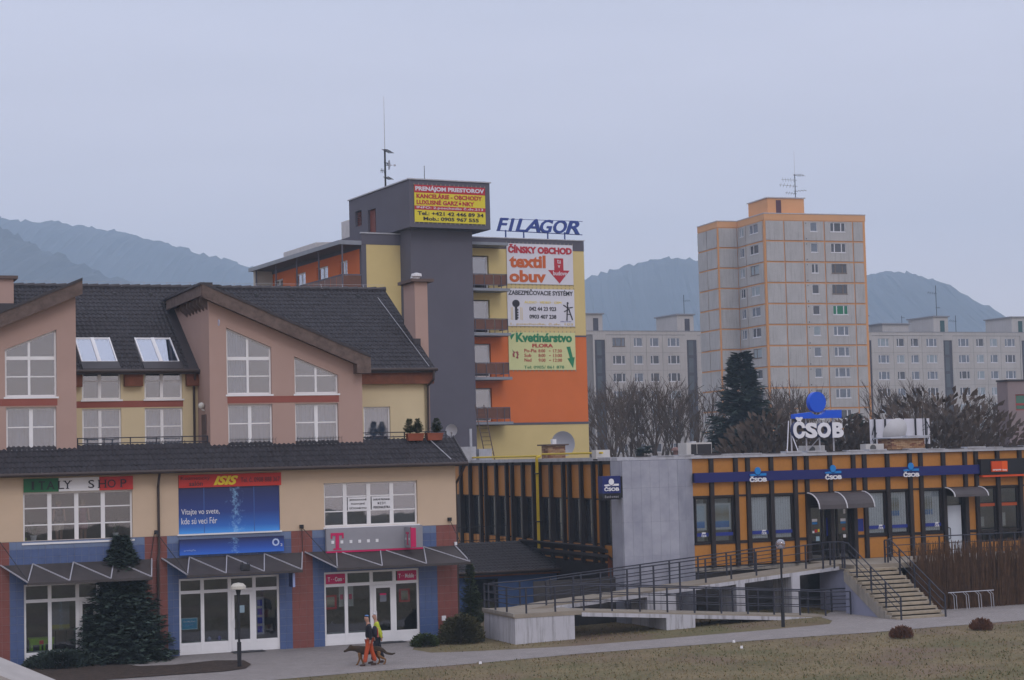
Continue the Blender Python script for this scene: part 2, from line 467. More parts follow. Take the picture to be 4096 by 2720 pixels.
PAVE = M('paving', (0.27, 0.245, 0.235), 0.85, 0.1, 1.2, bump=0.25, bscale=25, fine=0.1)
def paverM():
    m = PAVE; nt = m.node_tree; b = nt.nodes['Principled BSDF']
    geo = nt.nodes.new('ShaderNodeNewGeometry')
    mp_ = nt.nodes.new('ShaderNodeMapping'); mp_.inputs['Rotation'].default_value = (0, 0, -R(22))
    br = nt.nodes.new('ShaderNodeTexBrick'); br.inputs['Scale'].default_value = 1.0
    br.inputs['Brick Width'].default_value = 0.2; br.inputs['Row Height'].default_value = 0.1; br.inputs['Mortar Size'].default_value = 0.006
    br.inputs['Color1'].default_value = (1, 1, 1, 1); br.inputs['Color2'].default_value = (0.86, 0.86, 0.86, 1); br.inputs['Mortar'].default_value = (0.45, 0.43, 0.42, 1)
    nt.links.new(geo.outputs['Position'], mp_.inputs[0]); nt.links.new(mp_.outputs[0], br.inputs['Vector'])
    old = b.inputs['Base Color'].links[0].from_socket
    mx = nt.nodes.new('ShaderNodeMix'); mx.data_type = 'RGBA'; mx.blend_type = 'MULTIPLY'; mx.inputs[0].default_value = 0.9
    nt.links.new(old, mx.inputs[6]); nt.links.new(br.outputs[0], mx.inputs[7]); nt.links.new(mx.outputs[2], b.inputs['Base Color'])
paverM()

def sheet(poly, lift, step=1.0):
    """a ground sheet over polygon poly (world xy), following the rise of the site"""
    bm = bmesh.new(); vs = [bm.verts.new((x, y, 0)) for x, y in poly]
    edges = [bm.edges.new((vs[i], vs[(i + 1) % len(vs)])) for i in range(len(vs))]
    bmesh.ops.triangle_fill(bm, use_beauty=True, edges=edges)
    us = [G.uv(x, y)[0] for x, y in poly]
    k = math.ceil(min(us))
    while k < max(us):          # cut along lines of equal rise
        p = G.xy(k, 0)
        bmesh.ops.bisect_plane(bm, geom=bm.verts[:] + bm.edges[:] + bm.faces[:], plane_co=(p.x, p.y, 0), plane_no=(G.u.x, G.u.y, 0))
        k += step
    mb = MB()
    for v in bm.verts: v.index = len(mb.v); mb.v.append((v.co.x, v.co.y, gz(v.co.x, v.co.y) + lift))
    for f in bm.faces:
        ids = [v.index for v in f.verts]
        if f.normal.z < 0: ids.reverse()
        mb.f.append(tuple(ids)); mb.m.append(0)
    bm.free()
    return mb

pave_px = [(-400, 2760), (-400, 2660), (0, 2668), (94, 2662), (718, 2618), (1690, 2552), (1665, 2572), (1650, 2600), (1725, 2612), (1900, 2606), (2300, 2585), (2700, 2552), (3040, 2523), (3230, 2506), (3318, 2497), (3330, 2484), (3285, 2470),
           (3340, 2440), (3480, 2446), (3640, 2452), (3800, 2425), (4096, 2402), (4500, 2376), (4500, 2448), (4096, 2482), (3500, 2530), (2900, 2572), (2300, 2617), (1450, 2690), (900, 2738)]
structure('paving', sheet([gpt(*p) for p in pave_px], 0.012), PAVE, norm=False)
EARTH = M('planting_soil', (0.045, 0.03, 0.022), 0.95, 0.3, 3, bump=1.0, bscale=18, fine=0.4)
bed = [(150, 2600), (300, 2640), (560, 2668), (700, 2662), (860, 2645), (975, 2644), (1005, 2660), (985, 2676), (900, 2688), (700, 2702), (450, 2720), (200, 2745), (-100, 2760), (-100, 2650)]
bx = [gpt(*p) for p in bed]
structure('planting_bed', sheet(bx, 0.035), EARTH, norm=False)

# hills
HILL = M('hill_forest', (0.040, 0.042, 0.045), 0.95, 0.45, 0.012, bump=0)
def hill(name, ridge, Y, depth, seed, jag=5.0, foot=-2.0):
    rnd = random.Random(seed)
    pts = []
    for px, py in ridge:
        d = ray(px, py); t = Y / d.y; pts.append((d.x * t, CAM_H + d.z * t))
    xs = []; x = pts[0][0]
    while x < pts[-1][0]: xs.append(x); x += 5.0
    def zz(x):
        for (a, za), (b, zb) in zip(pts[:-1], pts[1:]):
            if a <= x <= b: return za + (zb - za) * (x - a) / (b - a)
        return pts[-1][1]
    rows = [(-1.0, 0), (-0.72, .22), (-0.5, .44), (-0.32, .64), (-0.18, .81), (-0.08, .93), (-0.02, .985), (0, 1), (0.05, .9), (0.35, 0)]
    mb = MB(); nr = len(rows)
    ph = rnd.random() * 10
    for x in xs:
        z = zz(x)
        for k, (f, h) in enumerate(rows):
            bump_ = (rnd.random() ** 1.6) * jag * (1 if k in (5, 6, 7) else 0.8) if h > 0.05 else 0
            gul = (math.sin(x * 0.013 + ph) * 0.02 + math.sin(x * 0.031 + ph * 2) * 0.01) * (1 if 0 < h < 1 else 0) * (1 - h) * 3
            mb.v.append((x + rnd.uniform(-2, 2), Y + f * depth + rnd.uniform(-4, 4), max(foot, z * max(0, h + gul * h)) + bump_ if h > 0 else foot))
    for i in range(len(xs) - 1):
        for k in range(nr - 1):
            a = i * nr + k; mb.f.append((a, a + nr, a + nr + 1, a + 1)); mb.m.append(0)
    return structure(name, mb, HILL, norm=False)
hill('hill', [(-1500, 700), (-500, 800), (0, 878), (120, 894), (200, 892), (300, 905), (500, 935), (700, 990), (900, 1045), (1020, 1078), (1300, 1190), (1700, 1330), (2100, 1500)], 2300, 900, 3)
hill('hill', [(-1500, 500), (-600, 760), (0, 915), (150, 995), (300, 1060), (430, 1115), (560, 1160), (800, 1250), (1100, 1370)], 1650, 700, 5, 6)
hill('hill', [(1300, 1600), (1700, 1420), (2000, 1260), (2350, 1118), (2480, 1078), (2580, 1050), (2680, 1035), (2760, 1040), (2850, 1065), (3100, 1160), (3400, 1290)], 2050, 800, 8)
hill('hill', [(2700, 1500), (3000, 1350), (3300, 1180), (3480, 1098), (3560, 1088), (3640, 1100), (3730, 1125), (3850, 1185), (3960, 1262), (4096, 1360), (4400, 1480), (4800, 1600)], 2000, 800, 11)

hz = MB().box(-1700, 1700, -40, 2950, -3.2, 372)
ho = structure('haze', hz, [], kind='stuff')
hm = bpy.data.materials.new('haze_air'); hm.use_nodes = True
hm.node_tree.nodes.clear()
o_ = hm.node_tree.nodes.new('ShaderNodeOutputMaterial')
pv = hm.node_tree.nodes.new('ShaderNodeVolumePrincipled')
pv.inputs['Color'].default_value = (0.62, 0.80, 1.0, 1)
pv.inputs['Density'].default_value = 0.00046
pv.inputs['Anisotropy'].default_value = 0.0
hm.node_tree.links.new(pv.outputs[0], o_.inputs['Volume'])
ho.data.materials.append(hm)
# ------------------------------------------------------------------ shop building (left)
CREAM = M('cream_render', (0.56, 0.43, 0.31), 0.9, 0.05, 0.8, bump=0.15, bscale=60)
YELL = M('pale_yellow_render', (0.60, 0.50, 0.32), 0.9, 0.05, 0.8, bump=0.15, bscale=60)
PINK = M('dusty_pink_render', (0.40, 0.275, 0.235), 0.9, 0.05, 0.6, bump=0.15, bscale=60)
REDB = M('red_band_paint', (0.27, 0.085, 0.065), 0.85, 0.06)
ROOF = M('roof_tile_anthracite', (0.038, 0.035, 0.040), 0.75, 0.25, 2.5, spec=0.2, fine=0.2)
ROOFD = M('dark_flashing', (0.045, 0.04, 0.045), 0.55, 0.15)
WOOD = M('weathered_brown_board', (0.075, 0.052, 0.044), 0.8, 0, 3.5, col2=(0.16, 0.115, 0.10), bump=0.3)
WOODR = M('red_brown_board', (0.15, 0.05, 0.025), 0.7, 0.3, 3)
GUTT = M('brown_gutter', (0.05, 0.036, 0.034), 0.5, 0.12)
BTILE = M('blue_tile', (0.065, 0.105, 0.235), 0.35, 0.12, 2.5, spec=0.45)
BTILEL = M('light_blue_tile', (0.13, 0.18, 0.30), 0.35, 0.1, 2.5, spec=0.45)
RTILE = M('red_tile', (0.20, 0.062, 0.052), 0.35, 0.12, 2.5, spec=0.45)
GROUT = M('tile_grout', (0.30, 0.28, 0.30), 0.9, 0.05)
SB = Thing('shop_building', 'cream and pink shop building with dark tiled roofs, gables and blue tiled ground floor', 'building', G, (8.0, 0.0, 0.0))

# street wall, ground and first floor
low_holes = [rect(0.04, 3.74, -0.02, 2.97), rect(5.78, 9.69, -0.02, 2.90), rect(11.50, 15.42, -0.02, 2.88),
             rect(0.03, 4.06, 4.5, 6.36), rect(5.80, 9.76, 4.57, 6.86), rect(11.55, 15.43, 4.65, 6.38)]
SB.part('lower_wall', MB().wall([(-3.0, 4.56), (17.07, 4.56), (17.07, 6.98), (-3.0, 6.98)], [[(a, max(b, 4.562)) for a, b in h] for h in low_holes[3:]], 0.0, 0.3), CREAM)
SB.part('ground_floor_wall', MB().wall([(-3.0, 0), (17.06, 0), (17.06, 4.557), (-3.0, 4.557)], [[(a, max(b, 0.002)) for a, b in h] for h in low_holes[:3]], 0.02, 0.3), GROUT)
SB.part('side_wall', MB().box(16.9, 17.05, 0.302, 12, 0, 7.0), CREAM)
SB.part('upper_side_wall', MB().wall([(3.0, 7.0), (12.0, 7.0), (12.0, 13.0), (9.2, 14.75), (3.0, 11.05)], [], 16.85, 17.02, 'u'), YELL)
SB.part('rear_wall', MB().box(-3, 17.0, 12.0, 12.2, 0, 13.0), CREAM)
SB.part('interior_wall', MB().box(-3, 16.9, 3.4, 3.5, 0, 7.7).box(-3, 16.9, 5.2, 5.3, 7.95, 12.2), ROOM)
SB.part('floor_slab', MB().box(-3, 16.9, 0.31, 3.39, -0.1, 0.02).box(-3, 16.9, 0.31, 3.39, 3.6, 3.9).box(-3, 16.9, 1.2, 12, 7.4, 7.9), ROOM)

# tiles: the largest runs laid one by one, the rest as one piece
TW, TH, TG = 0.27, 0.305, 0.007
tile_mb = MB().box(0.0, TW - TG, -0.012, 0.0, 0.0, TH - TG)
tile_me = {}
for nm, mt in (('b', BTILE), ('r', RTILE), ('l', BTILEL)):
    tile_me[nm] = mesh_of('wall_tile', tile_mb, mt); fix_normals(tile_me[nm])
zones = [('r', -3.0, -0.47), ('b', -0.47, 0.04), ('b', 3.74, 4.5), ('r', 4.5, 5.35), ('b', 5.35, 5.78), ('b', 9.69, 10.2), ('r', 10.2, 11.05), ('b', 11.05, 11.5), ('b', 15.42, 16.2), ('r', 16.2, 17.06)]
tops = [(0.04, 3.74, 2.97), (5.78, 9.69, 2.90), (11.5, 15.42, 2.88)]
spots = []
for c, a, b in zones:
    n = max(1, round((b - a) / TW)); w = (b - a) / n
    for i in range(n):
        for k in range(15):
            z = k * TH; h = min(TH, 4.555 - z)
            spots.append((c if not (c == 'b' and z > 4.2) else 'l', a + i * w, z, w / TW, h / TH))
for a, b, zt in tops:
    n = round((b - a) / TW); w = (b - a) / n
    k0 = int(zt / TH) + 1
    for i in range(n):
        spots.append(('b', a + i * w, zt + 0.004, w / TW, (k0 * TH - zt - 0.004) / TH))
        for k in range(k0, 15):
            z = k * TH; h = min(TH, 4.555 - z)
            spots.append(('b' if z < 4.2 else 'l', a + i * w, z, w / TW, h / TH))
random.Random(2).shuffle(spots)
spots.sort(key=lambda s: (s[1] < -0.6, s[1] < 4.6 and s[1] > 1.9 and s[2] < 3.6))
rest = MB()
for i, (c, a, z, sx, sz) in enumerate(spots):
    if i < 300: SB.inst('wall_tile', tile_me[c], (a, 0.02, z), scale=(sx, 1, sz))
    else:
        rest.mat({'b': 0, 'r': 1, 'l': 2}[c]).box(a, a + TW * sx - TG, 0.008, 0.02, z, z + TH * sz - TG)
SB.part('wall_tiles', rest, [BTILE, RTILE, BTILEL], kind='stuff')

# roof tiles
def tile_piece(w=0.185, l=0.40):
    mb = MB(); n = 6
    for i in range(n):
        a, b = i / n, (i + 1) / n
        za, zb = 0.022 * math.sin(2 * math.pi * a), 0.022 * math.sin(2 * math.pi * b)
        mb.face([(a * w, 0, za + 0.028), (b * w, 0, zb + 0.028), (b * w, l, zb), (a * w, l, za)])
        mb.face([(a * w, 0, za + 0.028), (a * w, 0, za - 0.005), (b * w, 0, zb - 0.005), (b * w, 0, zb + 0.028)])
    return mb
TILE = tile_piece(); tile_roof_me = mesh_of('roof_tile', TILE, ROOF, smooth=False)
def roof_grid(u0, u1, v0, z0, sl, length, w=0.185, row=0.36):
    """positions of tiles on the plane rising from the eave (v0,z0) at slope sl"""
    th = math.atan(sl); out = []
    for k in range(int(length / row + 0.999)):
        s = k * row
        for i in range(int((u1 - u0) / w + 0.5)):
            out.append((u0 + i * w, v0 + s * math.cos(th), z0 + s * math.sin(th)))
    return out, th
def tiles_into(mb, places, th, keep=None):
    c, s_ = math.cos(th), math.sin(th)
    for (a, b, z) in places:
        if keep and not keep(a + 0.09, b): continue
        n = len(mb.v)
        mb.v += [(a + x, b + y * c - zz * s_, z + y * s_ + zz * c) for x, y, zz in TILE.v]
        mb.f += [tuple(n + i for i in f) for f in TILE.f]; mb.m += [0] * len(TILE.f)
# lower skirt roof over the shops
SK0, SKZ, SKS = -0.55, 7.07, 0.66
pl, th = roof_grid(-3.0, 17.35, SK0, SKZ, SKS, 1.75)
front = [p for p in pl if p[0] > -1.1]
for p in front[:300]:
    SB.inst('roof_tile', tile_roof_me, p, rot=(th, 0, 0))
rb = MB(); tiles_into(rb, front[300:] + [p for p in pl if p[0] <= -1.1], th)
SB.part('lower_roof_tiles', rb, ROOF, kind='stuff', norm=False)
SB.part('lower_roof_deck', MB().hexa([(-3, SK0, SKZ - 0.14), (17.36, SK0, SKZ - 0.14), (17.36, 1.0, SKZ - 0.14), (-3, 1.0, SKZ - 0.14), (-3, SK0, SKZ - 0.03), (17.36, SK0, SKZ - 0.03), (17.36, 1.0, SKZ + 1.55 * SKS - 0.03), (-3, 1.0, SKZ + 1.55 * SKS - 0.03)]), ROOFD)
SB.part('gutter', MB().tube((-3, SK0 - 0.06, SKZ - 0.06), (17.4, SK0 - 0.06, SKZ - 0.06), 0.075, 8), GUTT)
SB.part('verge', MB().hexa([(17.36, SK0, SKZ - .1), (17.42, SK0, SKZ - .1), (17.42, 1.0, SKZ + .9), (17.36, 1.0, SKZ + .9), (17.36, SK0, SKZ + .07), (17.42, SK0, SKZ + .07), (17.42, 1.0, SKZ + 1.1), (17.36, 1.0, SKZ + 1.1)]), ROOFD)
SB.part('terrace_floor', MB().box(-3, 17.0, 1.0, 3.0, 7.86, 7.94), CONC)

# gables (v = 0.8), each with slanted windows
GV = 0.8
slM = (13.86 - 11.22) / (13.45 - 7.25)
gm_holes = [[(7.93, 9.94), (9.73, 9.94), (9.73, 11.80), (7.93, 12.57)], [(10.66, 9.94), (12.46, 9.94), (12.46, 10.68), (10.66, 11.43)], rect(7.96, 9.74, 7.95, 9.55), rect(10.66, 12.44, 7.95, 9.55)]
SB.part('gable_wall', MB().wall([(7.25, 7.6), (13.45, 7.6), (13.45, 11.2), (7.25, 13.86)], gm_holes, GV, GV + 0.35), PINK)
gl_holes = [[(-0.49, 9.94), (1.41, 9.94), (1.41, 12.48), (-0.49, 11.72)], rect(-0.46, 1.38, 7.95, 9.55)]
SB.part('gable_wall', MB().wall([(-3.0, 7.6), (2.13, 7.6), (2.13, 13.74), (-3.0, 11.55)], gl_holes, GV, GV + 0.35), PINK)
SB.part('gable_side_wall', MB().wall([(GV + .35, 7.6), (3.3, 7.6), (3.3, 11.3), (7.9, 13.84), (GV + .35, 13.84)], [], 7.25, 7.45, 'u'), PINK)
SB.part('gable_side_wall', MB().wall([(GV + .35, 7.6), (3.3, 7.6), (3.3, 11.3), (7.9, 13.72), (GV + .35, 13.72)], [], 1.93, 2.13, 'u'), PINK)
SB.part('gable_side_wall', MB().wall([(GV + .35, 7.6), (3.3, 7.6), (3.3, 11.18), (GV + .35, 11.18)], [], 13.25, 13.45, 'u'), PINK)
# red bands between storeys (3 mm proud)
SB.part('red_band', MB().box(7.94, 12.47, GV - 0.012, GV - 0.001, 9.60, 9.86), REDB)
SB.part('red_band', MB().box(-3.0, 1.42, GV - 0.012, GV - 0.001, 9.60, 9.86), REDB)
NOB = [dict(cover=1.0)]
window(SB, 7.93, 9.73, 9.94, 12.57, GV + .14, [0.48], [(11.36, 0.13), 10.66], topcut=(12.57, 11.80), curtain=CURT, cover=0.5)
window(SB, 10.66, 12.46, 9.94, 11.43, GV + .14, [0.5], [10.66], topcut=(11.43, 10.68))
window(SB, 7.96, 9.74, 7.95, 9.55, GV + .14, [0.5], [0.53], curtain=CURT, mull=0.14)
window(SB, 10.66, 12.44, 7.95, 9.55, GV + .14, [0.5], [0.53], curtain=CURT, mull=0.14)
window(SB, -0.49, 1.41, 9.94, 12.48, GV + .14, [0.47], [(11.40, 0.13), 10.7], topcut=(11.72, 12.48))
window(SB, -0.46, 1.38, 7.95, 9.55, GV + .14, [0.5], [0.53], curtain=CURT, mull=0.14, cover=1)

# recessed walls between the gables
RV = 3.0
RX = lambda px, py: G.atv(px, py, RV)[0]
a1, a2, b1, b2 = RX(328, 1590), RX(484, 1590), RX(578, 1590), RX(730, 1590)
rec_holes = [rect(a1, a2, 9.88, 11.0), rect(b1, b2, 9.88, 11.0), rect(a1, a2, 7.97, 9.52), rect(b1, b2, 7.97, 9.52)]
SB.part('recessed_wall', MB().wall([(1.95, 7.6), (7.4, 7.6), (7.4, 11.02), (1.95, 11.02)], rec_holes, RV, RV + 0.3), YELL)
for a, b in ((a1, a2), (b1, b2)):
    window(SB, a, b, 9.88, 10.99, RV + .1, [0.46], [0.65], mull=0.12)
    window(SB, a, b, 7.97, 9.52, RV + .1, [0.46], [0.53], curtain=CURT, mull=0.12, sill=True)
SB.part('red_band', MB().box(2.4, b2 + 0.02, RV - 0.012, RV - 0.001, 9.56, 9.82), REDB)
r1, r2 = RX(1455, 1700), RX(1562, 1700)
SB.part('recessed_wall', MB().wall([(13.3, 7.6), (17.0, 7.6), (17.0, 11.02), (13.3, 11.02)], [rect(r1, r2, 7.95, 9.45)], RV, RV + 0.3), YELL)
window(SB, r1, r2, 7.95, 9.45, RV + .1, [], [], curtain=CURT)
# main roof
EV, EZ, MS = 2.55, 11.0, 0.59
RIDV = 9.2; RIDZ = EZ + (RIDV - EV) * MS
SB.part('main_roof_deck', MB().hexa([(-6, EV, EZ - .16), (17.25, EV, EZ - .16), (17.25, RIDV, RIDZ - .16), (-6, RIDV, RIDZ - .16), (-6, EV, EZ - .02), (17.25, EV, EZ - .02), (17.25, RIDV, RIDZ - .02), (-6, RIDV, RIDZ - .02)])
        .hexa([(-6, RIDV, RIDZ - .16), (17.25, RIDV, RIDZ - .16), (17.25, 12.6, 12.9), (-6, 12.6, 12.9), (-6, RIDV, RIDZ - .02), (17.25, RIDV, RIDZ - .02), (17.25, 12.6, 13.04), (-6, 12.6, 13.04)]), ROOFD)
gr = lambda u: 14.13 - 0.4225 * (u - 7.07)            # middle gable roof plane
gl = lambda u: 14.28 + 0.4225 * (u - 2.29)            # left gable roof plane (falls to the left)
SKY = []
for (tl, tr, br_, bl_) in (((300, 1358), (435, 1360), (475, 1454), (322, 1454)), ((531, 1359), (678, 1360), (722, 1454), (577, 1454))):
    P = [G.atroof(x, y, EV, EZ, MS) for x, y in (tl, tr, br_, bl_)]
    u0, u1 = (P[0][0] + P[3][0]) / 2, (P[1][0] + P[2][0]) / 2
    SKY.append((u0, u1, (P[2][1] + P[3][1]) / 2, (P[0][1] + P[1][1]) / 2))
def keep_main(a, b):
    z = EZ + (b - EV) * MS
    if 6.85 < a < 13.7 and gr(a) > z + 0.05: return False
    if a < 2.3 and gl(a) > z + 0.05: return False
    for u0, u1, v0, v1 in SKY:
        if u0 - .06 < a < u1 + .06 and b < v1 - 0.15: return False
    return True
pl, th = roof_grid(-3.5, 17.2, EV, EZ, MS, (RIDV - EV) / math.cos(math.atan(MS)))
rb = MB(); tiles_into(rb, pl, th, keep_main)
SB.part('main_roof_tiles', rb, ROOF, kind='stuff', norm=False)
rid = MB()
for i in range(46):
    u = -3.2 + i * 0.445; rid.tube((u, RIDV, RIDZ + 0.02), (u + 0.44, RIDV, RIDZ + 0.045), 0.10, 8, 0.115)
SB.part('ridge_tiles', rid, ROOFD)
SB.part('eave_gutter', MB().tube((2.15, EV - .06, EZ - .03), (7.24, EV - .06, EZ - .03), 0.07, 8).tube((13.47, EV - .06, EZ - .03), (17.3, EV - .06, EZ - .03), 0.07, 8), GUTT)
for a, b in ((2.14, a1 - .02), (a2 + .1, b1 - .1), (b2 + .12, 7.24), (13.46, 17.2)):
    SB.part('eave_board', MB().box(a, b, RV - 0.3, RV - 0.02, 10.38, 10.96), WOODR)
# skylights with dark apron below
th_m = math.atan(MS)
for u0, u1, v0, v1 in SKY:
    zr = lambda v, h=0.0: EZ + (v - EV) * MS + h
    def strip(mb, a, b, c, d, h0, h1):
        mb.hexa([(a, c, zr(c, h0)), (b, c, zr(c, h0)), (b, d, zr(d, h0)), (a, d, zr(d, h0)), (a, c, zr(c, h1)), (b, c, zr(c, h1)), (b, d, zr(d, h1)), (a, d, zr(d, h1))])
    fr_ = MB(); um = u0 + (u1 - u0) * 0.5
    for a, b in ((u0, u0 + .05), (um - .07, um + .07), (u1 - .05, u1)): strip(fr_, a, b, v0, v1, -0.02, 0.10)
    strip(fr_, u0 + .05, um - .07, v0, v0 + .04, -0.02, 0.08); strip(fr_, u0 + .05, um - .07, v1 - .05, v1, -0.02, 0.09)
    strip(fr_, um + .07, u1 - .05, v0, v0 + .04, -0.02, 0.08); strip(fr_, um + .07, u1 - .05, v1 - .05, v1, -0.02, 0.09)
    w = SB.part('skylight', fr_, WHITE)
    gp = MB(); strip(gp, u0 + .05, um - .07, v0 + .04, v1 - .05, 0.055, 0.06); strip(gp, um + .07, u1 - .05, v0 + .04, v1 - .05, 0.055, 0.06)
    SB.part('pane', gp, GLASS, w)
    cb = MB(); strip(cb, u0 + .05, u1 - .05, v0 + .04, v1 - .05, 0.0, 0.012); SB.part('curtain', cb, M('pleated_blind', (0.42, 0.45, 0.47), 0.9, 0.12, 8), w)
    ap = MB(); strip(ap, u0 - .03, u1 + .03, EV - .02, v0 - .005, -0.02, 0.09); SB.part('apron', ap, ROOFD)
# small tile vents near the ridge
for i in range(9):
    u = 3.3 + i * 1.55; v = RIDV - 0.75; z = EZ + (v - EV) * MS
    if keep_main(u, v): SB.part('roof_vent', MB().hexa([(u, v, z), (u + .16, v, z), (u + .16, v + .3, z + .17), (u, v + .3, z + .17), (u + .02, v + .02, z + .13), (u + .14, v + .02, z + .13), (u + .14, v + .28, z + .19), (u + .02, v + .28, z + .19)]), BLACK)
# ridge lightning wire holders
for i in range(18):
    u = -0.6 + i * 0.99
    SB.part('wire_holder', MB().tube((u, RIDV - .1, RIDZ + .02), (u - .03, RIDV, RIDZ + .22), 0.009, 4).tube((u - .03, RIDV, RIDZ + .22), (u + .05, RIDV, RIDZ + .24), 0.007, 4), GALV)
SB.part('lightning_wire', MB().tube((-3, RIDV, RIDZ + .235), (17.2, RIDV, RIDZ + .235), 0.007, 4).tube((16.6, RIDV - .9, RIDZ - .42), (16.95, EV, EZ + .1), 0.012, 4).tube((16.2, 0.9, 8.12), (16.72, -0.5, 7.2), 0.02, 4), GALV)

# gable roofs: boards, rafters, covering
def gable_roof(sgn, apex_u, apex_z, low_u, low_z, name):
    f = lambda u: apex_z + (low_z - apex_z) * (u - apex_u) / (low_u - apex_u)
    a, b = sorted((apex_u, low_u))
    vb = lambda u: min(9.0, EV + (f(u) - EZ) / MS + 0.25)
    sh = MB().hexa([(a, 0.35, f(a) - .06), (b, 0.35, f(b) - .06), (b, vb(b), f(b) - .06), (a, vb(a), f(a) - .06), (a, 0.35, f(a) + .05), (b, 0.35, f(b) + .05), (b, vb(b), f(b) + .05), (a, vb(a), f(a) + .05)])
    SB.part('gable_roof', sh, ROOFD)
    SB.part('verge_cap', MB().hexa([(a, 0.24, f(a) + .02), (b, 0.24, f(b) + .02), (b, 0.44, f(b) + .02), (a, 0.44, f(a) + .02), (a, 0.24, f(a) + .12), (b, 0.24, f(b) + .12), (b, 0.44, f(b) + .12), (a, 0.44, f(a) + .12)]), ROOFD)
    SB.part('barge_board', MB().hexa([(a, 0.28, f(a) - .50), (b, 0.28, f(b) - .50), (b, 0.34, f(b) - .50), (a, 0.34, f(a) - .50), (a, 0.28, f(a) + .02), (b, 0.28, f(b) + .02), (b, 0.34, f(b) + .02), (a, 0.34, f(a) + .02)]), WOOD)
    SB.part('soffit', MB().hexa([(a, 0.34, f(a) - .46), (b, 0.34, f(b) - .46), (b, GV - .002, f(b) - .46), (a, GV - .002, f(a) - .46), (a, 0.34, f(a) - .42), (b, 0.34, f(b) - .42), (b, GV - .002, f(b) - .42), (a, GV - .002, f(a) - .42)]), WOOD)
    return f
fm = gable_roof(1, 6.95, 14.18, 13.68, 11.33, 'm')
fl = gable_roof(-1, 2.32, 14.29, -3.2, 11.97, 'l')
# side overhang of the middle gable with rafter ends
SB.part('side_barge_board', MB().box(6.86, 6.94, 0.30, 7.2, 13.78, 14.22), WOOD)
SB.part('side_cap', MB().box(6.80, 7.3, 0.26, 7.9, 14.2, 14.29), ROOFD)
for k in range(7):
    v = 1.0 + k * 0.62
    SB.part('rafter_end', MB().hexa([(6.95, v, 13.55), (7.25, v, 13.28), (7.25, v + .1, 13.28), (6.95, v + .1, 13.55), (6.95, v, 13.78), (7.25, v, 13.78), (7.25, v + .1, 13.78), (6.95, v + .1, 13.78)]), WOOD)
SB.part('barge_return', MB().box(13.1, 13.68, 0.27, 0.8, 10.72, 11.1), WOOD)
SB.part('barge_return', MB().box(6.9, 7.3, 0.26, 0.78, 13.72, 14.2), WOOD)
# chimneys
ch = SB.part('chimney', MB().box(17.08, 17.66, 4.6, 6.1, 0, 14.85), PINK)
SB.part('cap', MB().box(16.88, 17.9, 4.4, 6.3, 14.85, 14.98), M('cap_stone', (0.12, 0.085, 0.075), 0.8), ch)
SB.part('cowl', MB().lathe([(.13, 0), (.15, .12), (.24, .16), (.22, .28), (.05, .32)], (17.35, 5.1, 14.98), 12).lathe([(.10, 0), (.12, .1), (.2, .13), (.18, .24), (.05, .28)], (17.45, 5.6, 14.98), 12), M('white_cowl', (0.6, 0.6, 0.62), 0.5), ch)
SB.part('flashing', MB().box(16.95, 17.27, 4.5, 4.6, 11.9, 12.4), ROOFD, ch)
cu = G.atv(55, 1200, 7.0)[0]
c2 = SB.part('chimney', MB().box(cu - 1.6, cu, 7.0, 8.3, 12.0, 15.0), PINK)
SB.part('cap', MB().box(cu - 1.8, cu + .16, 6.85, 8.5, 15.0, 15.13), M('cap_stone', (0.12, 0.085, 0.075), 0.8), c2)
SB.part('flashing', MB().box(cu - 1.6, cu + .01, 6.96, 6.998, 13.3, 14.0), ROOFD, c2)
cm_ = G.atv(815, 1150, 8.2)[0]
c3 = SB.part('chimney', MB().box(cm_ - .35, cm_ + .45, 7.9, 8.7, 14.0, 14.85), WOOD)
SB.part('cap', MB().box(cm_ - .5, cm_ + .6, 7.75, 8.85, 14.85, 14.95), ROOFD, c3)
# downpipes
SB.part('downpipe', MB().path([(5.0, -0.5, 6.95), (5.0, -0.32, 6.7), (5.02, -0.09, 6.45), (5.02, -0.09, 3.95), (4.97, -0.12, 3.7), (4.97, -0.09, 0)], 0.05, 8), GUTT)
SB.part('downpipe', MB().path([(7.06, EV - .06, EZ - .05), (7.08, EV + .2, EZ - .4), (7.08, RV - .09, EZ - .6), (7.08, RV - .09, 7.95)], 0.05, 8), GUTT)
SB.part('downpipe', MB().path([(17.12, EV - .06, EZ - .05), (17.12, EV - .06, EZ - .45), (16.98, EV + .3, EZ - .7), (16.98, RV - .09, 7.9)], 0.05, 8), GUTT)
SB.part('downpipe', MB().path([(17.3, SK0, SKZ - .1), (17.25, -.2, 6.6), (17.15, 0.2, 6.2), (17.15, 0.2, 0)], 0.05, 8), GUTT)
# wall door and globe on the side of the middle gable
SB.part('side_door', MB().box(7.22, 7.249, 1.45, 2.25, 7.95, 9.2), M('brown_door', (0.12, 0.085, 0.08), 0.7))
SB.part('wall_globe', MB().ball((7.12, 1.75, 9.55), 0.13, 12).tube((7.12, 1.75, 9.4), (7.24, 1.75, 9.35), .03), M('globe_glass', (0.55, 0.55, 0.52), 0.3))
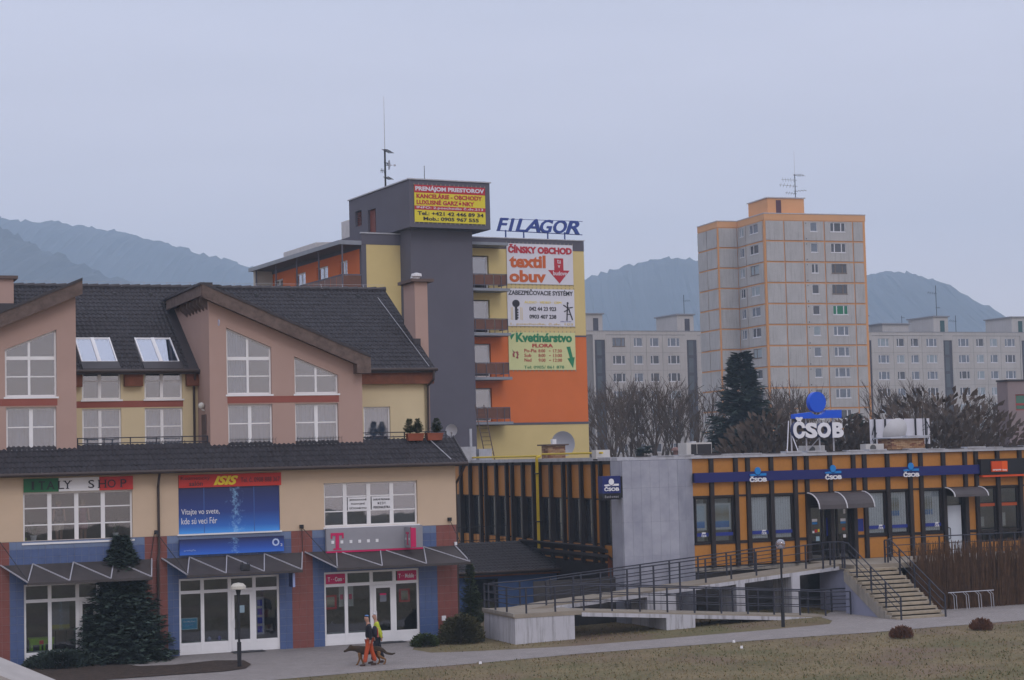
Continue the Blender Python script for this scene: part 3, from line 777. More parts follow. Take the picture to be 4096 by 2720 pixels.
# terrace railing
def rail_run(T, pts, zh, levels, posts, r=0.02, rp=0.022, mat=RAIL, name='rail'):
    for l in levels: T.part(name, MB().path([(p[0], p[1], p[2] + l) for p in pts], r), mat)
    for p in posts: T.part('post', MB().box(p[0] - rp, p[0] + rp, p[1] - rp, p[1] + rp, p[2], p[2] + zh), mat)
TR = Thing('terrace_railing', 'thin black railing along the roof terrace between the two pink gables', 'railing', G, (4.7, 1.0, 7.94))
pts = [(2.2, 1.1, 7.94), (7.2, 1.1, 7.94)]
rail_run(TR, pts, 0.42, (0.40, 0.2), [(2.2 + i * 1.0, 1.1, 7.94) for i in range(6)])
TR2 = Thing('terrace_railing', 'thin black railing at the right end of the roof terrace, holding red planters', 'railing', G, (15.3, 1.0, 7.94))
rail_run(TR2, [(13.5, 1.1, 7.94), (17.1, 1.1, 7.94)], 0.42, (0.40, 0.22), [(13.5 + i * 0.9, 1.1, 7.94) for i in range(5)])
for i in range(5):
    u = 13.6 + i * 0.3
    TR2.part('scroll_bracket', MB().path([(u, 1.05, 8.2), (u, .9, 8.1), (u + .03, .88, 8.0), (u + .06, .95, 7.95)], 0.012, 5), RAIL)
for (u0, u1, wh) in ((7.96, 9.8, 0), (10.66, 12.5, 0), (13.5, 14.6, 1), (b1, b2, 2)):
    vv = {0: 0.62, 1: RV - .2, 2: RV - .2}[wh]
    gd = MB(); n = int((u1 - u0) / 0.12)
    gd.tube((u0, vv, 8.16), (u1, vv, 8.16), 0.009, 4).tube((u0, vv, 7.97), (u1, vv, 7.97), 0.009, 4)
    for i in range(n + 1):
        u = u0 + (u1 - u0) * i / n; gd.path([(u, vv, 7.95), (u, vv - .05, 8.05), (u, vv, 8.18), (u + .03, vv - .03, 8.22)], 0.008, 4)
    SB.part('window_guard', gd, BLACK)
# ------------------------------------------------------------------ shopfronts, first-floor windows, canopies, signs
def U(px, py, v=0.0): return G.atv(px, py, v)[0]
def Z(px, py, v=0.0): return G.atv(px, py, v)[1]
def shopfront(u0, u1, zt, cols, trans, door, zb=0.46, panels=()):
    v = 0.08; d = v + 0.09; mb = MB(); fw = 0.075
    us = [u0] + cols + [u1]
    mb.box(u0, u1, v, d, zt - fw, zt)
    for k, u in enumerate(us):
        w = 0.13 if 0 < k < len(us) - 1 else 0.075
        a = u if k == 0 else (u - w if k == len(us) - 1 else u - w / 2)
        mb.box(a, a + w, v - 0.004, d + .004, 0.02, zt - fw)
    mb.box(u0 + .05, u1 - .05, v + .003, d - .003, trans - .06, trans + .06)
    for k in range(len(us) - 1):
        a, b = us[k], us[k + 1]
        if k == door: continue
        mb.box(a + .05, b - .05, v + .01, d - .01, 0.02, zb)
        mb.box(a + .08, b - .08, v + .002, d - .01, 0.36, 0.40)
        mb.box(a + .08, b - .08, v + .002, d - .01, 0.10, 0.13)
    f = SB.part('shopfront', mb, WHITE)
    for k in range(len(us) - 1):
        a, b = us[k] + .05, us[k + 1] - .05
        SB.part('pane', MB().box(a, b, v + .04, v + .047, trans + .05, zt - .05), GLASS2, f)
        if k != door: SB.part('pane', MB().box(a, b, v + .04, v + .047, zb - .01, trans - .05), GLASS2, f)
    if door is not None:
        a, b = us[door] + .07, us[door + 1] - .07
        db = MB(); w = .11
        db.box(a, a + w, v - .02, v + .05, .05, trans - .065).box(b - w, b, v - .02, v + .05, .05, trans - .065)
        db.box(a + w, b - w, v - .02, v + .05, trans - .19, trans - .065).box(a + w, b - w, v - .015, v + .05, .05, .48)
        dd = SB.part('door', db, WHITE)
        SB.part('pane', MB().box(a + .1, b - .1, v + .01, v + .017, .45, trans - .18), GLASS2, dd)
        SB.part('handle', MB().path([(a + .09, v - .02, 1.28), (a + .09, v - .09, 1.25), (a + .09, v - .09, .95), (a + .09, v - .02, .92)], .017, 6), WHITE, dd)
        SB.part('threshold', MB().box(a - .05, b + .35, -.5, v - .03, .031, .045), M('door_mat', (.05, .05, .055), .9), dd)
    # display shelf
    SB.part('display_shelf', MB().box(u0 + .08, (us[door] if door is not None else u1) - .08, v + .12, v + .6, .42, .47), M('pale_green_shelf', (.35, .40, .36), .7))
shopfront(0.04, 3.74, 2.97, [U(201, 2500), U(312, 2500), 2.75], Z(150, 2405), 2)
shopfront(5.78, 9.69, 2.90, [U(812, 2450), U(921, 2450), U(1020, 2450)], Z(760, 2370), 2)
shopfront(11.50, 15.42, 2.88, [U(1388, 2440), U(1490, 2440), U(1582, 2440)], Z(1340, 2342), 2)

cF = lambda px, u0, u1: (U(px, 2050) - u0) / (u1 - u0)
window(SB, 0.03, 4.06, 4.5, 6.36, .14, [cF(200, .03, 4.06), cF(308, .03, 4.06), cF(414, .03, 4.06)], [.345, .68], mull=.15, glass=GLASS2)
window(SB, 11.55, 15.43, 4.65, 6.38, .14, [cF(1384, 11.55, 15.43), cF(1479, 11.55, 15.43), cF(1571, 11.55, 15.43)], [.345, .68], mull=.16)
SB.part('striped_blind', MB().box(11.6, 12.5, .34, .345, 4.7, 6.35).box(14.4, 15.4, .34, .345, 4.7, 6.35).box(12.5, 14.4, .5, .505, 4.7, 6.35), M('grey_blind', (.17, .18, .20), .9, .25, 9))

CANM = M('smoked_canopy_sheet', (.060, .052, .052), .6, .2, 1.2, spec=.2)
STRUT = M('grey_strut', (.36, .36, .40), .5, .1)
def canopy(bl, br_, fl_, fr_, n, tie, vf=-1.3, zb=3.70, zf=3.10):
    sh = MB().hexa([(fl_, vf, zf), (fr_, vf, zf), (br_, -.02, zb), (bl, -.02, zb), (fl_, vf, zf + .012), (fr_, vf, zf + .012), (br_, -.02, zb + .012), (bl, -.02, zb + .012)])
    c = SB.part('canopy', sh, CANM)
    SB.part('front_rail', MB().box(fl_ - .02, fr_ + .02, vf - .05, vf + .02, zf - .08, zf + .0).tube((bl, -.04, zb - .02), (br_, -.04, zb - .02), .03, 6), CANM, c)
    up = .03
    Pf = lambda t: (fl_ + (fr_ - fl_) * t, vf + .02, zf + up); Pb = lambda t: (bl + (br_ - bl) * t, -.05, zb + up)
    def bar(p, q): SB.part('strut', MB().tube(p, q, .028, 4), STRUT, c)
    bar(Pb(0), Pf(0))
    for i in range(n):
        a = Pf(i / n); b = Pf((i + 1) / n); m_ = Pb((a[0] + .32 - bl) / (br_ - bl) if i else (a[0] + .34 - bl) / (br_ - bl))
        bar(a, m_); bar(m_, b)
    bar(Pf(1), Pb(1))
    for (u, zt) in tie:
        SB.part('tie_bracket', MB().box(u - .07, u + .07, -.14, -.013, zt - .07, zt + .07), BLACK, c)
    return c
c1 = canopy(-0.8, 4.75, 0.02, 4.5, 3, [(4.93, 4.72)])
c2_ = canopy(5.12, 10.62, 5.84, 10.25, 3, [(10.6, 4.72)])
c3_ = canopy(10.72, 16.95, 11.66, 17.13, 3, [(16.75, 4.78)])
for c, a, b in ((c1, (-.9, -.1, 4.7), (.05, -1.28, 3.14)), (c2_, (4.93, -.1, 4.7), (5.86, -1.28, 3.14)), (c3_, (10.6, -.1, 4.7), (11.68, -1.28, 3.14)), (c3_, (16.75, -.1, 4.75), (17.11, -1.28, 3.14)),
                (c2_, (10.6, -.1, 4.7), (10.62, -.1, 3.74)), (c1, (4.85, -.1, 4.7), (4.7, -.1, 3.74))):
    SB.part('tie_rod', MB().tube(a, b, .014, 5), BLACK, c)

def single_sign(name, label, u0, u1, z0, z1, v, board, texts, extra=None, cat='sign', depth=.05, fr=G, group=None, bname='board', frame=None):
    """flat sign: a board plus raised lettering parts. texts: (string, u0,u1,z0,z1 as fractions, material, bold, shear)"""
    T = Thing(name, label, cat, fr, ((u0 + u1) / 2, v, z0), group)
    T.part(bname, MB().box(u0, u1, v, v + depth, z0, z1), board)
    if frame: T.part('frame', MB().box(u0 - .03, u1 + .03, v + .005, v + depth + .01, z0 - .03, z0).box(u0 - .03, u1 + .03, v + .005, v + depth + .01, z1, z1 + .03).box(u0 - .03, u0, v + .005, v + depth + .01, z0, z1).box(u1, u1 + .03, v + .005, v + depth + .01, z0, z1), frame)
    U_ = lambda f: u0 + (u1 - u0) * f; Z_ = lambda f: z0 + (z1 - z0) * f
    T.U, T.Z, T.v = U_, Z_, v
    for (s, a, b, c, d, m, *o) in texts:
        bold = o[0] if o else 0; sh = o[1] if len(o) > 1 else 0; al = o[2] if len(o) > 2 else 'CENTER'
        T.part('lettering', text_mb(MB(), s, U_(a), U_(b), Z_(c), Z_(d), v - .012, .016, bold, sh, 1.0, al), m, norm=False)
    return T
INK = M('dark_ink', (.025, .022, .03), .6, .05)
SIGNW = M('sign_white', (.72, .72, .75), .5, .03)
SIGNR = M('sign_red', (.55, .035, .025), .5, .05)
SIGNY = M('sign_yellow', (.80, .62, .03), .5, .04)
SIGNG = M('sign_green', (.015, .13, .05), .5, .05)

# tricolour fascia sign with serif letters
T = Thing('shop_sign', 'green white and red fascia sign with spaced dark serif letters over first floor window', 'sign', G, (2.05, -.06, 6.36))
uA, uB = U(234, 1940), U(396, 1940)
T.part('panel', MB().box(.05, uA, -.06, -.002, 6.365, 6.87), SIGNG); T.part('panel', MB().box(uA, uB, -.06, -.002, 6.365, 6.87), SIGNW); T.part('panel', MB().box(uB, 4.07, -.06, -.002, 6.365, 6.87), M('flag_red', (.52, .035, .03), .5, .05))
def serif(ch, u, w, z0, z1, v, mat):
    mb = text_mb(MB(), ch, u, u + w, z0, z1, v, .02, .0)
    h = .022
    feet = {'I': [(0.5, 0), (0.5, 1)], 'T': [(0.5, 0)], 'A': [(.08, 0), (.92, 0)], 'L': [(.12, 1), (.12, 0)], 'Y': [(.5, 0), (.08, 1), (.92, 1)], 'H': [(.1, 0), (.1, 1), (.9, 0), (.9, 1)], 'P': [(.12, 0)], 'S': [], 'O': []}[ch]
    for f, top in feet:
        c = u + w * f; mb.box(c - .055, c + .055, v - .003, v + .017, z1 - h if top else z0, z1 if top else z0 + h)
    T.part('letter', mb, mat)
for ch, px, w in zip('ITALYSHOP', (126, 153, 186, 231, 254, 352, 393, 429, 481), (.075, .24, .28, .22, .27, .22, .28, .30, .22)):
    serif(ch, U(px, 1940), w, 6.46, 6.76, -.085, INK)

single_sign('shop_sign', 'red fascia banner with slanted yellow word and black phone number', 5.81, 9.82, 6.36, 6.85, -.05, SIGNR,
            [('Kozmetický', .02, .30, .52, .88, INK, .0), ('salón', .10, .23, .13, .48, INK, .01), ('Tel. č. 0908 888 367', .60, .985, .30, .72, INK, .0),
             ('ISIS', .335, .575, .14, .86, SIGNY, .045, .35)])

def printM(name, stops, splash=0.0, axis='Z', cu=0.55, wid=0.2, rough=.35):
    m = bpy.data.materials.new(name); m.use_nodes = True; nt = m.node_tree; b = nt.nodes['Principled BSDF']; b.inputs['Roughness'].default_value = rough
    t = nt.nodes.new('ShaderNodeTexCoord'); s_ = nt.nodes.new('ShaderNodeSeparateXYZ'); nt.links.new(t.outputs['Generated'], s_.inputs[0])
    r_ = nt.nodes.new('ShaderNodeValToRGB'); el = r_.color_ramp.elements
    el[0].position, el[0].color = stops[0][0], (*stops[0][1], 1); el[1].position, el[1].color = stops[-1][0], (*stops[-1][1], 1)
    for p_, c_ in stops[1:-1]: q_ = el.new(p_); q_.color = (*c_, 1)
    nt.links.new(s_.outputs[axis], r_.inputs[0]); out = r_.outputs[0]
    if splash:
        mp_ = nt.nodes.new('ShaderNodeMapping'); mp_.inputs['Scale'].default_value = (13, 1, 5); nt.links.new(t.outputs['Generated'], mp_.inputs[0])
        n_ = nt.nodes.new('ShaderNodeTexNoise'); n_.inputs['Scale'].default_value = 1.6; n_.inputs['Detail'].default_value = 9; n_.inputs['Roughness'].default_value = .75
        nt.links.new(mp_.outputs[0], n_.inputs['Vector'])
        d_ = nt.nodes.new('ShaderNodeMath'); d_.operation = 'SUBTRACT'; d_.inputs[1].default_value = cu; nt.links.new(s_.outputs['X'], d_.inputs[0])
        a_ = nt.nodes.new('ShaderNodeMath'); a_.operation = 'ABSOLUTE'; nt.links.new(d_.outputs[0], a_.inputs[0])
        q_ = nt.nodes.new('ShaderNodeMapRange'); q_.inputs['From Min'].default_value = 0; q_.inputs['From Max'].default_value = wid; q_.inputs['To Min'].default_value = .06; q_.inputs['To Max'].default_value = -.28
        nt.links.new(a_.outputs[0], q_.inputs[0])
        s2 = nt.nodes.new('ShaderNodeMath'); s2.operation = 'ADD'; nt.links.new(n_.outputs[0], s2.inputs[0]); nt.links.new(q_.outputs[0], s2.inputs[1])
        k_ = nt.nodes.new('ShaderNodeMapRange'); k_.inputs['From Min'].default_value = .50; k_.inputs['From Max'].default_value = .72; k_.inputs['To Max'].default_value = splash
        nt.links.new(s2.outputs[0], k_.inputs[0])
        mx = nt.nodes.new('ShaderNodeMix'); mx.data_type = 'RGBA'; nt.links.new(k_.outputs[0], mx.inputs[0]); nt.links.new(out, mx.inputs[6]); mx.inputs[7].default_value = (.28, .55, .85, 1)
        out = mx.outputs[2]
    nt.links.new(out, b.inputs['Base Color'])
    return m
B1 = printM('blue_splash_print', [(0, (.05, .30, .75)), (.16, (.018, .13, .50)), (.45, (.010, .04, .22)), (1, (.008, .014, .09))], .9, cu=.56, wid=.22)
BN = single_sign('window_banner', 'dark blue window banner with water bubbles and white slogan above the blue lightbox', 5.81, 9.75, 4.60, 6.35, .03, B1,
            [('Vítajte vo svete,', .025, .40, .385, .54, SIGNW, .0), ('kde sú veci Fér', .025, .375, .21, .345, SIGNW, .0)], cat='banner', bname='sheet', depth=.03)
BN.part('seam', MB().box(BN.U(.245), BN.U(.252), .025, .032, 4.62, 6.34).box(BN.U(.742), BN.U(.749), .025, .032, 4.62, 6.34), M('banner_seam', (.05, .12, .36), .4))
SB.part('window_ledge', MB().box(5.74, 9.82, -.06, .3, 4.54, 4.595), WHITE)
B2 = printM('blue_lightbox_print', [(0, (.02, .14, .62)), (.4, (.012, .07, .38)), (1, (.006, .01, .06))], .9, cu=.52, wid=.14)
LB2 = single_sign('lightbox_sign', 'long blue lightbox sign with water bubbles and pale round letter at right end', 5.79, 9.86, 3.80, 4.40, -.16, B2,
            [('2', .965, .985, .34, .50, SIGNW, 0), ('predajňa', .04, .15, .22, .36, M('pale_blue_ink', (.30, .42, .70), .5), 0)], depth=.14)
LB2.part('lettering', text_mb(MB(), 'O', LB2.U(.885), LB2.U(.955), LB2.Z(.36), LB2.Z(.84), -.172, .016, .03), M('pale_ring', (.45, .55, .78), .4), norm=False)
MAG = M('magenta', (.50, .012, .10), .45, .04)
TGR = M('sign_grey', (.27, .27, .30), .5, .06)
TS = single_sign('lightbox_sign', 'grey lightbox sign with magenta letter, four white squares and magenta base', 11.55, 15.54, 3.72, 4.60, -.22, TGR, [], depth=.2)
TS.part('base_strip', MB().box(11.55, 15.54, -.23, -.02, 3.645, 3.715), MAG)
L = MB(); a = 11.73
L.box(a, a + .52, -.245, -.222, 4.32, 4.42).box(a + .19, a + .33, -.245, -.222, 3.82, 4.32).box(a + .10, a + .42, -.245, -.222, 3.76, 3.82)
L.box(a, a + .06, -.245, -.222, 4.20, 4.32).box(a + .46, a + .52, -.245, -.222, 4.20, 4.32)
TS.part('letter', L, MAG)
for u in (a + .02, a + .39, a + .76, a + 1.12, a + 1.48, a + 1.84): TS.part('square', MB().box(u, u + .11, -.24, -.222, 4.0, 4.12), SIGNW)
bl_ = Thing('blade_sign', 'grey double sided sign with magenta edge projecting at the end of the grey lightbox', 'sign', G, (14.9, -.23, 3.75))
bl_.part('box', MB().box(14.78, 15.02, -.95, -.235, 3.76, 4.55), TGR)
bl_.part('edge', MB().box(14.775, 14.80, -.99, -.95, 3.74, 4.57).box(14.80, 15.0, -.97, -.952, 3.78, 4.53), MAG)
lt = MB().box(14.765, 14.779, -.75, -.42, 4.28, 4.36).box(14.765, 14.779, -.63, -.54, 3.9, 4.28).box(14.765, 14.779, -.70, -.47, 3.86, 3.9); bl_.part('letter', lt, MAG)
bl_.part('square', MB().box(14.765, 14.779, -.83, -.76, 4.05, 4.13), SIGNW); bl_.part('square', MB().box(14.765, 14.779, -.42, -.35, 4.05, 4.13), SIGNW)
# transom panels and posters of the magenta shop
single_sign('transom_sign', 'magenta transom panel above the left pane of the magenta shop', U(1305, 2320), U(1382, 2320), 2.42, 2.80, .05, MAG, [('T · · Com ·', .1, .92, .25, .7, SIGNW, .02)], depth=.02)
single_sign('transom_sign', 'magenta transom panel above the right pane of the magenta shop', U(1591, 2300), U(1667, 2300), 2.42, 2.80, .05, MAG, [('T · · Mobile ·', .06, .95, .25, .7, SIGNW, .02)], depth=.02)
PHO = printM('photo_print', [(0, (.06, .05, .05)), (.35, (.22, .20, .13)), (.7, (.30, .28, .20)), (1, (.20, .2, .16))], 0)
for (lb, a, b, c, d) in (('red framed picture in the left shop window of the magenta shop', 1303, 1353, 1.42, 1.98), ('red framed picture in the right shop window of the magenta shop', 1603, 1647, 1.55, 2.08)):
    p = Thing('poster', lb, 'poster', G, (U(a, 2420), .2, c)); u0, u1 = U(a, 2420), U(b, 2420)
    p.part('frame', MB().box(u0, u1, .2, .22, c, d), M('poster_red', (.42, .02, .03), .5)); p.part('picture', MB().box(u0 + .09, u1 - .09, .195, .2, c + .08, d - .08), PHO)
for (lb, a, b) in (('left one of two pale leaflets hanging in the magenta shop', 1362, 1385), ('right one of two pale leaflets hanging in the magenta shop', 1397, 1420)):
    p = Thing('leaflet', lb, 'leaflet', G, (U(a, 2400), .22, 1.5)); u0, u1 = U(a, 2400), U(b, 2400)
    p.part('sheet', MB().box(u0, u1, .22, .225, 1.5, 2.35), M('pale_paper', (.36, .38, .36), .8)); p.part('print', MB().box(u0 + .05, u1 - .06, .214, .219, 1.78, 1.98), MAG)
p = Thing('door_notice', 'small grey notice with magenta head on the magenta shop door', 'notice', G, (U(1535, 2420), .1, 1.65)); uu = U(1535, 2420)
p.part('sheet', MB().box(uu - .13, uu + .14, .078, .084, 1.62, 1.88), M('grey_paper', (.16, .17, .2), .8)); p.part('heading', MB().box(uu - .13, uu + .14, .078, .084, 1.881, 1.95), MAG)
# blue shop interior pieces
single_sign('window_notice', 'small turquoise notice with pale rim on stand in the blue shop window', U(735, 2510), U(794, 2510), .98, 1.36, .3, M('turquoise_print', (.02, .28, .48), .5), [('Čo Môj Fónu', .1, .9, .62, .85, SIGNW, .0), ('predplatené', .25, .75, .35, .5, M('pale_blue_ink', (.30, .42, .70), .5), 0)], cat='notice', frame=M('pale_rim', (.3, .5, .6), .5), depth=.02)
st = Thing('display_rack', 'pale upright rack with four blue phone cards behind the blue shop glass', 'display rack', G, (U(1045, 2450), .35, .5)); uu = U(1033, 2450)
st.part('board', MB().box(uu, uu + .32, .35, .38, .6, 2.05), M('rack_grey', (.30, .31, .34), .6))
for k in range(4): st.part('card', MB().box(uu + .05, uu + .24, .33, .349, .68 + .34 * k, .92 + .34 * k), M('deep_blue_card', (.02, .03, .32), .5))
for (lb, px) in (('small glass jar with pale lid standing left on the blue shop shelf', 845), ('small violet blue jar standing right on the blue shop shelf', 885)):
    uu = U(px, 2550); single('jar', lb, 'jar', G, (uu, .35, .47), MB().lathe([(.05, 0), (.085, .04), (.08, .1), (.03, .17), (.001, .18)], (uu, .35, .47), 10), M('jar_blue' if px > 860 else 'jar_grey', (.06, .06, .22) if px > 860 else (.25, .27, .36), .4))
single('door_sticker', 'white and turquoise notice on the blue shop door', 'notice', G, (U(970, 2460), .08, 1.5), MB().box(U(961, 2460), U(980, 2460), .075, .08, 1.5, 1.78), M('pale_turq', (.30, .42, .50), .6))
# small hanging blue sign beside the blue shop door
hs = Thing('blade_sign', 'small dark blue sign hanging from the canopy beside the blue shop', 'sign', G, (10.0, -.7, 2.5))
hs.part('box', MB().box(9.96, 10.04, -1.0, -.42, 2.45, 2.98), M('navy_sign', (.01, .02, .12), .4)); hs.part('edge', MB().box(9.955, 10.045, -1.03, -1.0, 2.45, 2.98), M('pale_edge', (.3, .36, .6), .4)); hs.part('bracket', MB().tube((10, -.9, 2.98), (10, -.9, 3.2), .012).tube((10, -.5, 2.98), (10, -.5, 3.4), .012), BLACK)
hs.part('letter', MB().lathe([(.09, 0), (.12, 0), (.12, .012), (.09, .012)], (0, 0, 0), 14, cap=False), M('pale_ring', (.45, .55, .78), .4)).matrix_local = Matrix.Translation((-.045, -.0, .2)) @ Matrix.Rotation(R(90), 4, 'Y')
# floodlight on the blue shop canopy, wall lamps, notice plate
fl_ = Thing('floodlight', 'black floodlight standing on the canopy of the blue shop', 'floodlight', G, (U(980, 2270, -1.1), -1.1, 3.18)); uu = U(980, 2270, -1.1)
fl_.part('housing', MB().hexa([(uu - .16, -1.22, 3.2), (uu + .17, -1.22, 3.2), (uu + .17, -.98, 3.24), (uu - .16, -.98, 3.24), (uu - .16, -1.2, 3.42), (uu + .17, -1.2, 3.42), (uu + .17, -1.05, 3.42), (uu - .16, -1.05, 3.42)]), BLACK)
fl_.part('bracket', MB().tube((uu - .1, -1.1, 3.4), (uu - .1, -1.08, 3.5), .02).tube((uu + .1, -1.1, 3.4), (uu + .1, -1.08, 3.5), .02).box(uu - .18, uu + .18, -1.15, -1.05, 3.15, 3.2), BLACK)
single('cable_box', 'small white box on the right end of the last canopy', 'box', G, (16.98, -.08, 3.74), MB().box(16.93, 17.03, -.13, -.03, 3.74, 3.86), SIGNW)
single('meter_plate', 'small white square box on red tiles beside the round bush', 'box', G, (U(1775, 2486), -.03, .75), MB().box(U(1767, 2486), U(1783, 2486), -.05, .006, .74, .93), SIGNW)
# Italian shop window display
SKIN = M('mannequin_skin', (.34, .22, .17), .6); CLO1 = M('display_black', (.03, .03, .035), .8); CLO2 = M('display_pink', (.18, .07, .10), .8)
def mannequin(u, h, lab, top, legs):
    z0 = 4.56; v = .75; T_ = Thing('mannequin', lab, 'mannequin', G, (u, v, z0))
    b = MB(); b.lathe([(.02, h * .86), (.075, h * .9), (.08, h * .95), (.05, h), (.01, h * 1.01)], (u, v, z0), 10).lathe([(.045, h * .82), (.035, h * .87)], (u, v, z0), 8)
    for s in (-1, 1): b.tube((u + s * .09, v, z0 + h * .48), (u + s * .07, v, z0), .075, 8, .045).tube((u + s * .17, v, z0 + h * .80), (u + s * .23, v - .04, z0 + h * .48), .05, 7, .03)
    T_.part('body', b, SKIN)
    T_.part('top', MB().lathe([(.15, h * .44), (.14, h * .55), (.11, h * .62), (.155, h * .74), (.13, h * .82), (.05, h * .85)], (u, v, z0), 12), top)
    if legs: T_.part('skirt', MB().lathe([(.18, h * .25), (.17, h * .36), (.14, h * .46)], (u, v, z0), 12), legs)
    T_.part('hair', MB().lathe([(.09, h * .9), (.105, h * .96), (.07, h * 1.02), (.01, h * 1.03)], (u, v + .02, z0), 10), M('straw_hair', (.22, .16, .08), .8))
mannequin(U(236, 2070, .75), 1.42, 'fair haired mannequin in black top and pale skirt in upper shop window', CLO1, M('pale_skirt', (.35, .31, .25), .8))
mannequin(U(332, 2070, .75), 1.42, 'mannequin in dull pink top in upper shop window', CLO2, CLO2)
for k, (lb, px, r_) in enumerate((('white flower pot with leaves at the left of the upper shop window', 134, .13), ('white flower pot at the right of the upper shop window', 462, .12), ('small yellow green pot in the left corner of upper shop window', 100, .08))):
    uu = U(px, 2130, .5); T_ = Thing('flower_pot', lb, 'flower pot', G, (uu, .5, 4.56))
    T_.part('pot', MB().lathe([(r_ * .7, 0), (r_, r_ * 1.5)], (uu, .5, 4.56), 12), M('pot_white' if k < 2 else 'pot_green', (.6, .6, .62) if k < 2 else (.25, .3, .08), .5))
    lf = MB(); rr = random.Random(k)
    for i in range(26):
        a = rr.random() * 6.28; h_ = rr.uniform(.15, .6); w_ = rr.uniform(.05, .25); x, y = math.cos(a) * w_, math.sin(a) * w_
        lf.face([(uu, .5, 4.7), (uu + x * .6 - y * .2, .5 + y * .6 + x * .2, 4.7 + h_ * .7), (uu + x, .5 + y, 4.7 + h_), (uu + x * .6 + y * .2, .5 + y * .6 - x * .2, 4.7 + h_ * .6)])
    T_.part('leaves', lf, M('pot_leaf', (.03, .06, .025), .7), norm=False)
# first shop: green child's table and poster
uu = U(165, 2590, .9); T_ = Thing('child_table', 'lime green plastic table behind the first shop window', 'table', G, (uu, .9, .05))
LIME = M('lime_plastic', (.22, .42, .02), .4)
T_.part('tabletop', MB().box(uu - .44, uu + .46, .7, 1.3, .86, .92), LIME)
for a, b in ((-.36, .76), (-.36, 1.22), (.36, .76), (.36, 1.22), (-.05, .74), (.1, .74)): T_.part('leg', MB().tube((uu + a, b, .05), (uu + a, b, .86), .045, 7), LIME)
T_.part('apron', MB().box(uu - .42, uu + .44, .69, .7, .68, .86), LIME); T_.part('motif', MB().box(uu - .1, uu + .06, .68, .689, .70, .84), SIGNR)
p = Thing('poster', 'grey and yellow poster board on a stand in the first shop', 'poster', G, (U(246, 2470, .9), .9, .05)); u0, u1 = U(209, 2470, .9), U(278, 2470, .9)
p.part('board', MB().box(u0, u1, .9, .92, 1.15, 2.25), printM('grey_poster', [(0, (.10, .10, .11)), (.1, (.30, .30, .06)), (.18, (.30, .30, .06)), (.22, (.2, .22, .26)), (.6, (.26, .27, .31)), (1, (.08, .09, .12))], .5, cu=.5, wid=.6))
p.part('stand', MB().box(u0 + .1, u0 + .14, .93, .96, .05, 1.2).box(u1 - .14, u1 - .1, .93, .96, .05, 1.2), BLACK)
# papers in the accountancy window
for (lb, a, b, tx) in (('white paper with black capitals in second pane of the upper right window', 1391, 1472, ('JEDNODUCHÉ', 'PODVOJNÉ', 'ÚČTOVNÍCTVO')), ('white paper with black capitals in third pane of the upper right window', 1487, 1566, ('DAŇOVÉ PRIZNANIA', 'M Z D Y', 'PERSONALISTIKA'))):
    u0, u1 = U(a, 2015, .13), U(b, 2015, .13)
    single_sign('window_notice', lb, u0, u1, 5.25, 5.78, .125, SIGNW, [(t, .5 - w, .5 + w, .72 - .3 * i, .90 - .3 * i, INK, .012) for i, (t, w) in enumerate(zip(tx, (.42, .34 if 'POD' in tx[1] else .2, .42)))], cat='notice', depth=.008)
# planters on the terrace
POT = M('terracotta_box', (.26, .07, .035), .7, .15)
for (lb, a, b) in (('left terracotta planter box with two clipped conifers on terrace rail', 1626, 1690), ('right terracotta planter box with one clipped conifer on terrace rail', 1704, 1766)):
    u0, u1 = U(a, 1765, .8), U(b, 1765, .8); T_ = Thing('planter', lb, 'planter', G, ((u0 + u1) / 2, .75, 7.99))
    T_.part('box', MB().hexa([(u0 + .04, .62, 7.98), (u1 - .04, .62, 7.98), (u1 - .04, .88, 7.98), (u0 + .04, .88, 7.98), (u0, .58, 8.24), (u1, .58, 8.24), (u1, .92, 8.24), (u0, .92, 8.24)]), POT)
    T_.part('rim', MB().box(u0 - .02, u1 + .02, .56, .94, 8.24, 8.275), POT)
    T_.part('soil', MB().box(u0 + .02, u1 - .02, .6, .9, 8.275, 8.285), EARTH)
# ------------------------------------------------------------------ bank building (right), its roof, annex, ramp, stairs
OCH = M('ochre_panel', (0.42, 0.175, 0.028), 0.5, 0.08, 1.2, spec=.4, fine=.05)
MUL = M('dark_brown_mullion', (0.022, 0.017, 0.018), 0.5, 0.15)
NAVY = M('navy_fascia', (0.012, 0.016, 0.12), 0.4, 0.05)
MARB = M('grey_marble', (0.24, 0.25, 0.31), 0.45, 0, 1.1, col2=(0.36, 0.37, 0.43), spec=.4)
CYAN = M('logo_blue', (0.012, 0.20, 0.55), 0.4, 0.03)
BB = Thing('bank_building', 'flat roofed bank with ochre panels, dark brown mullions and grey marble corner', 'building', G, (36.0, 0.0, 0.3))
PZ, UB0, UB1 = 7.0, 27.81, 52.0
mul_px = [235, 400, 482, 640, 800, 880, 1038, 1195, 1270, 1425, 1577, 1650, 1803, 1950, 2025, 2170, 2320]
MU = [U(2700 + p / 1.691, 1832 if p < 1000 else 1815) for p in mul_px]
MU += [MU[-1] + .55, MU[-1] + 1.62, MU[-1] + 2.7]
edges = [UB0] + MU
zs = dict(base=2.35, sill=3.30, wtop=5.30, top=6.93)
mulm = MB().box(-.09, .09, -.16, .06, 0, PZ - .05 - 2.3); mulme = mesh_of('mullion', mulm, MUL)
for u in MU: BB.inst('mullion', mulme, (u, 0, 2.3))
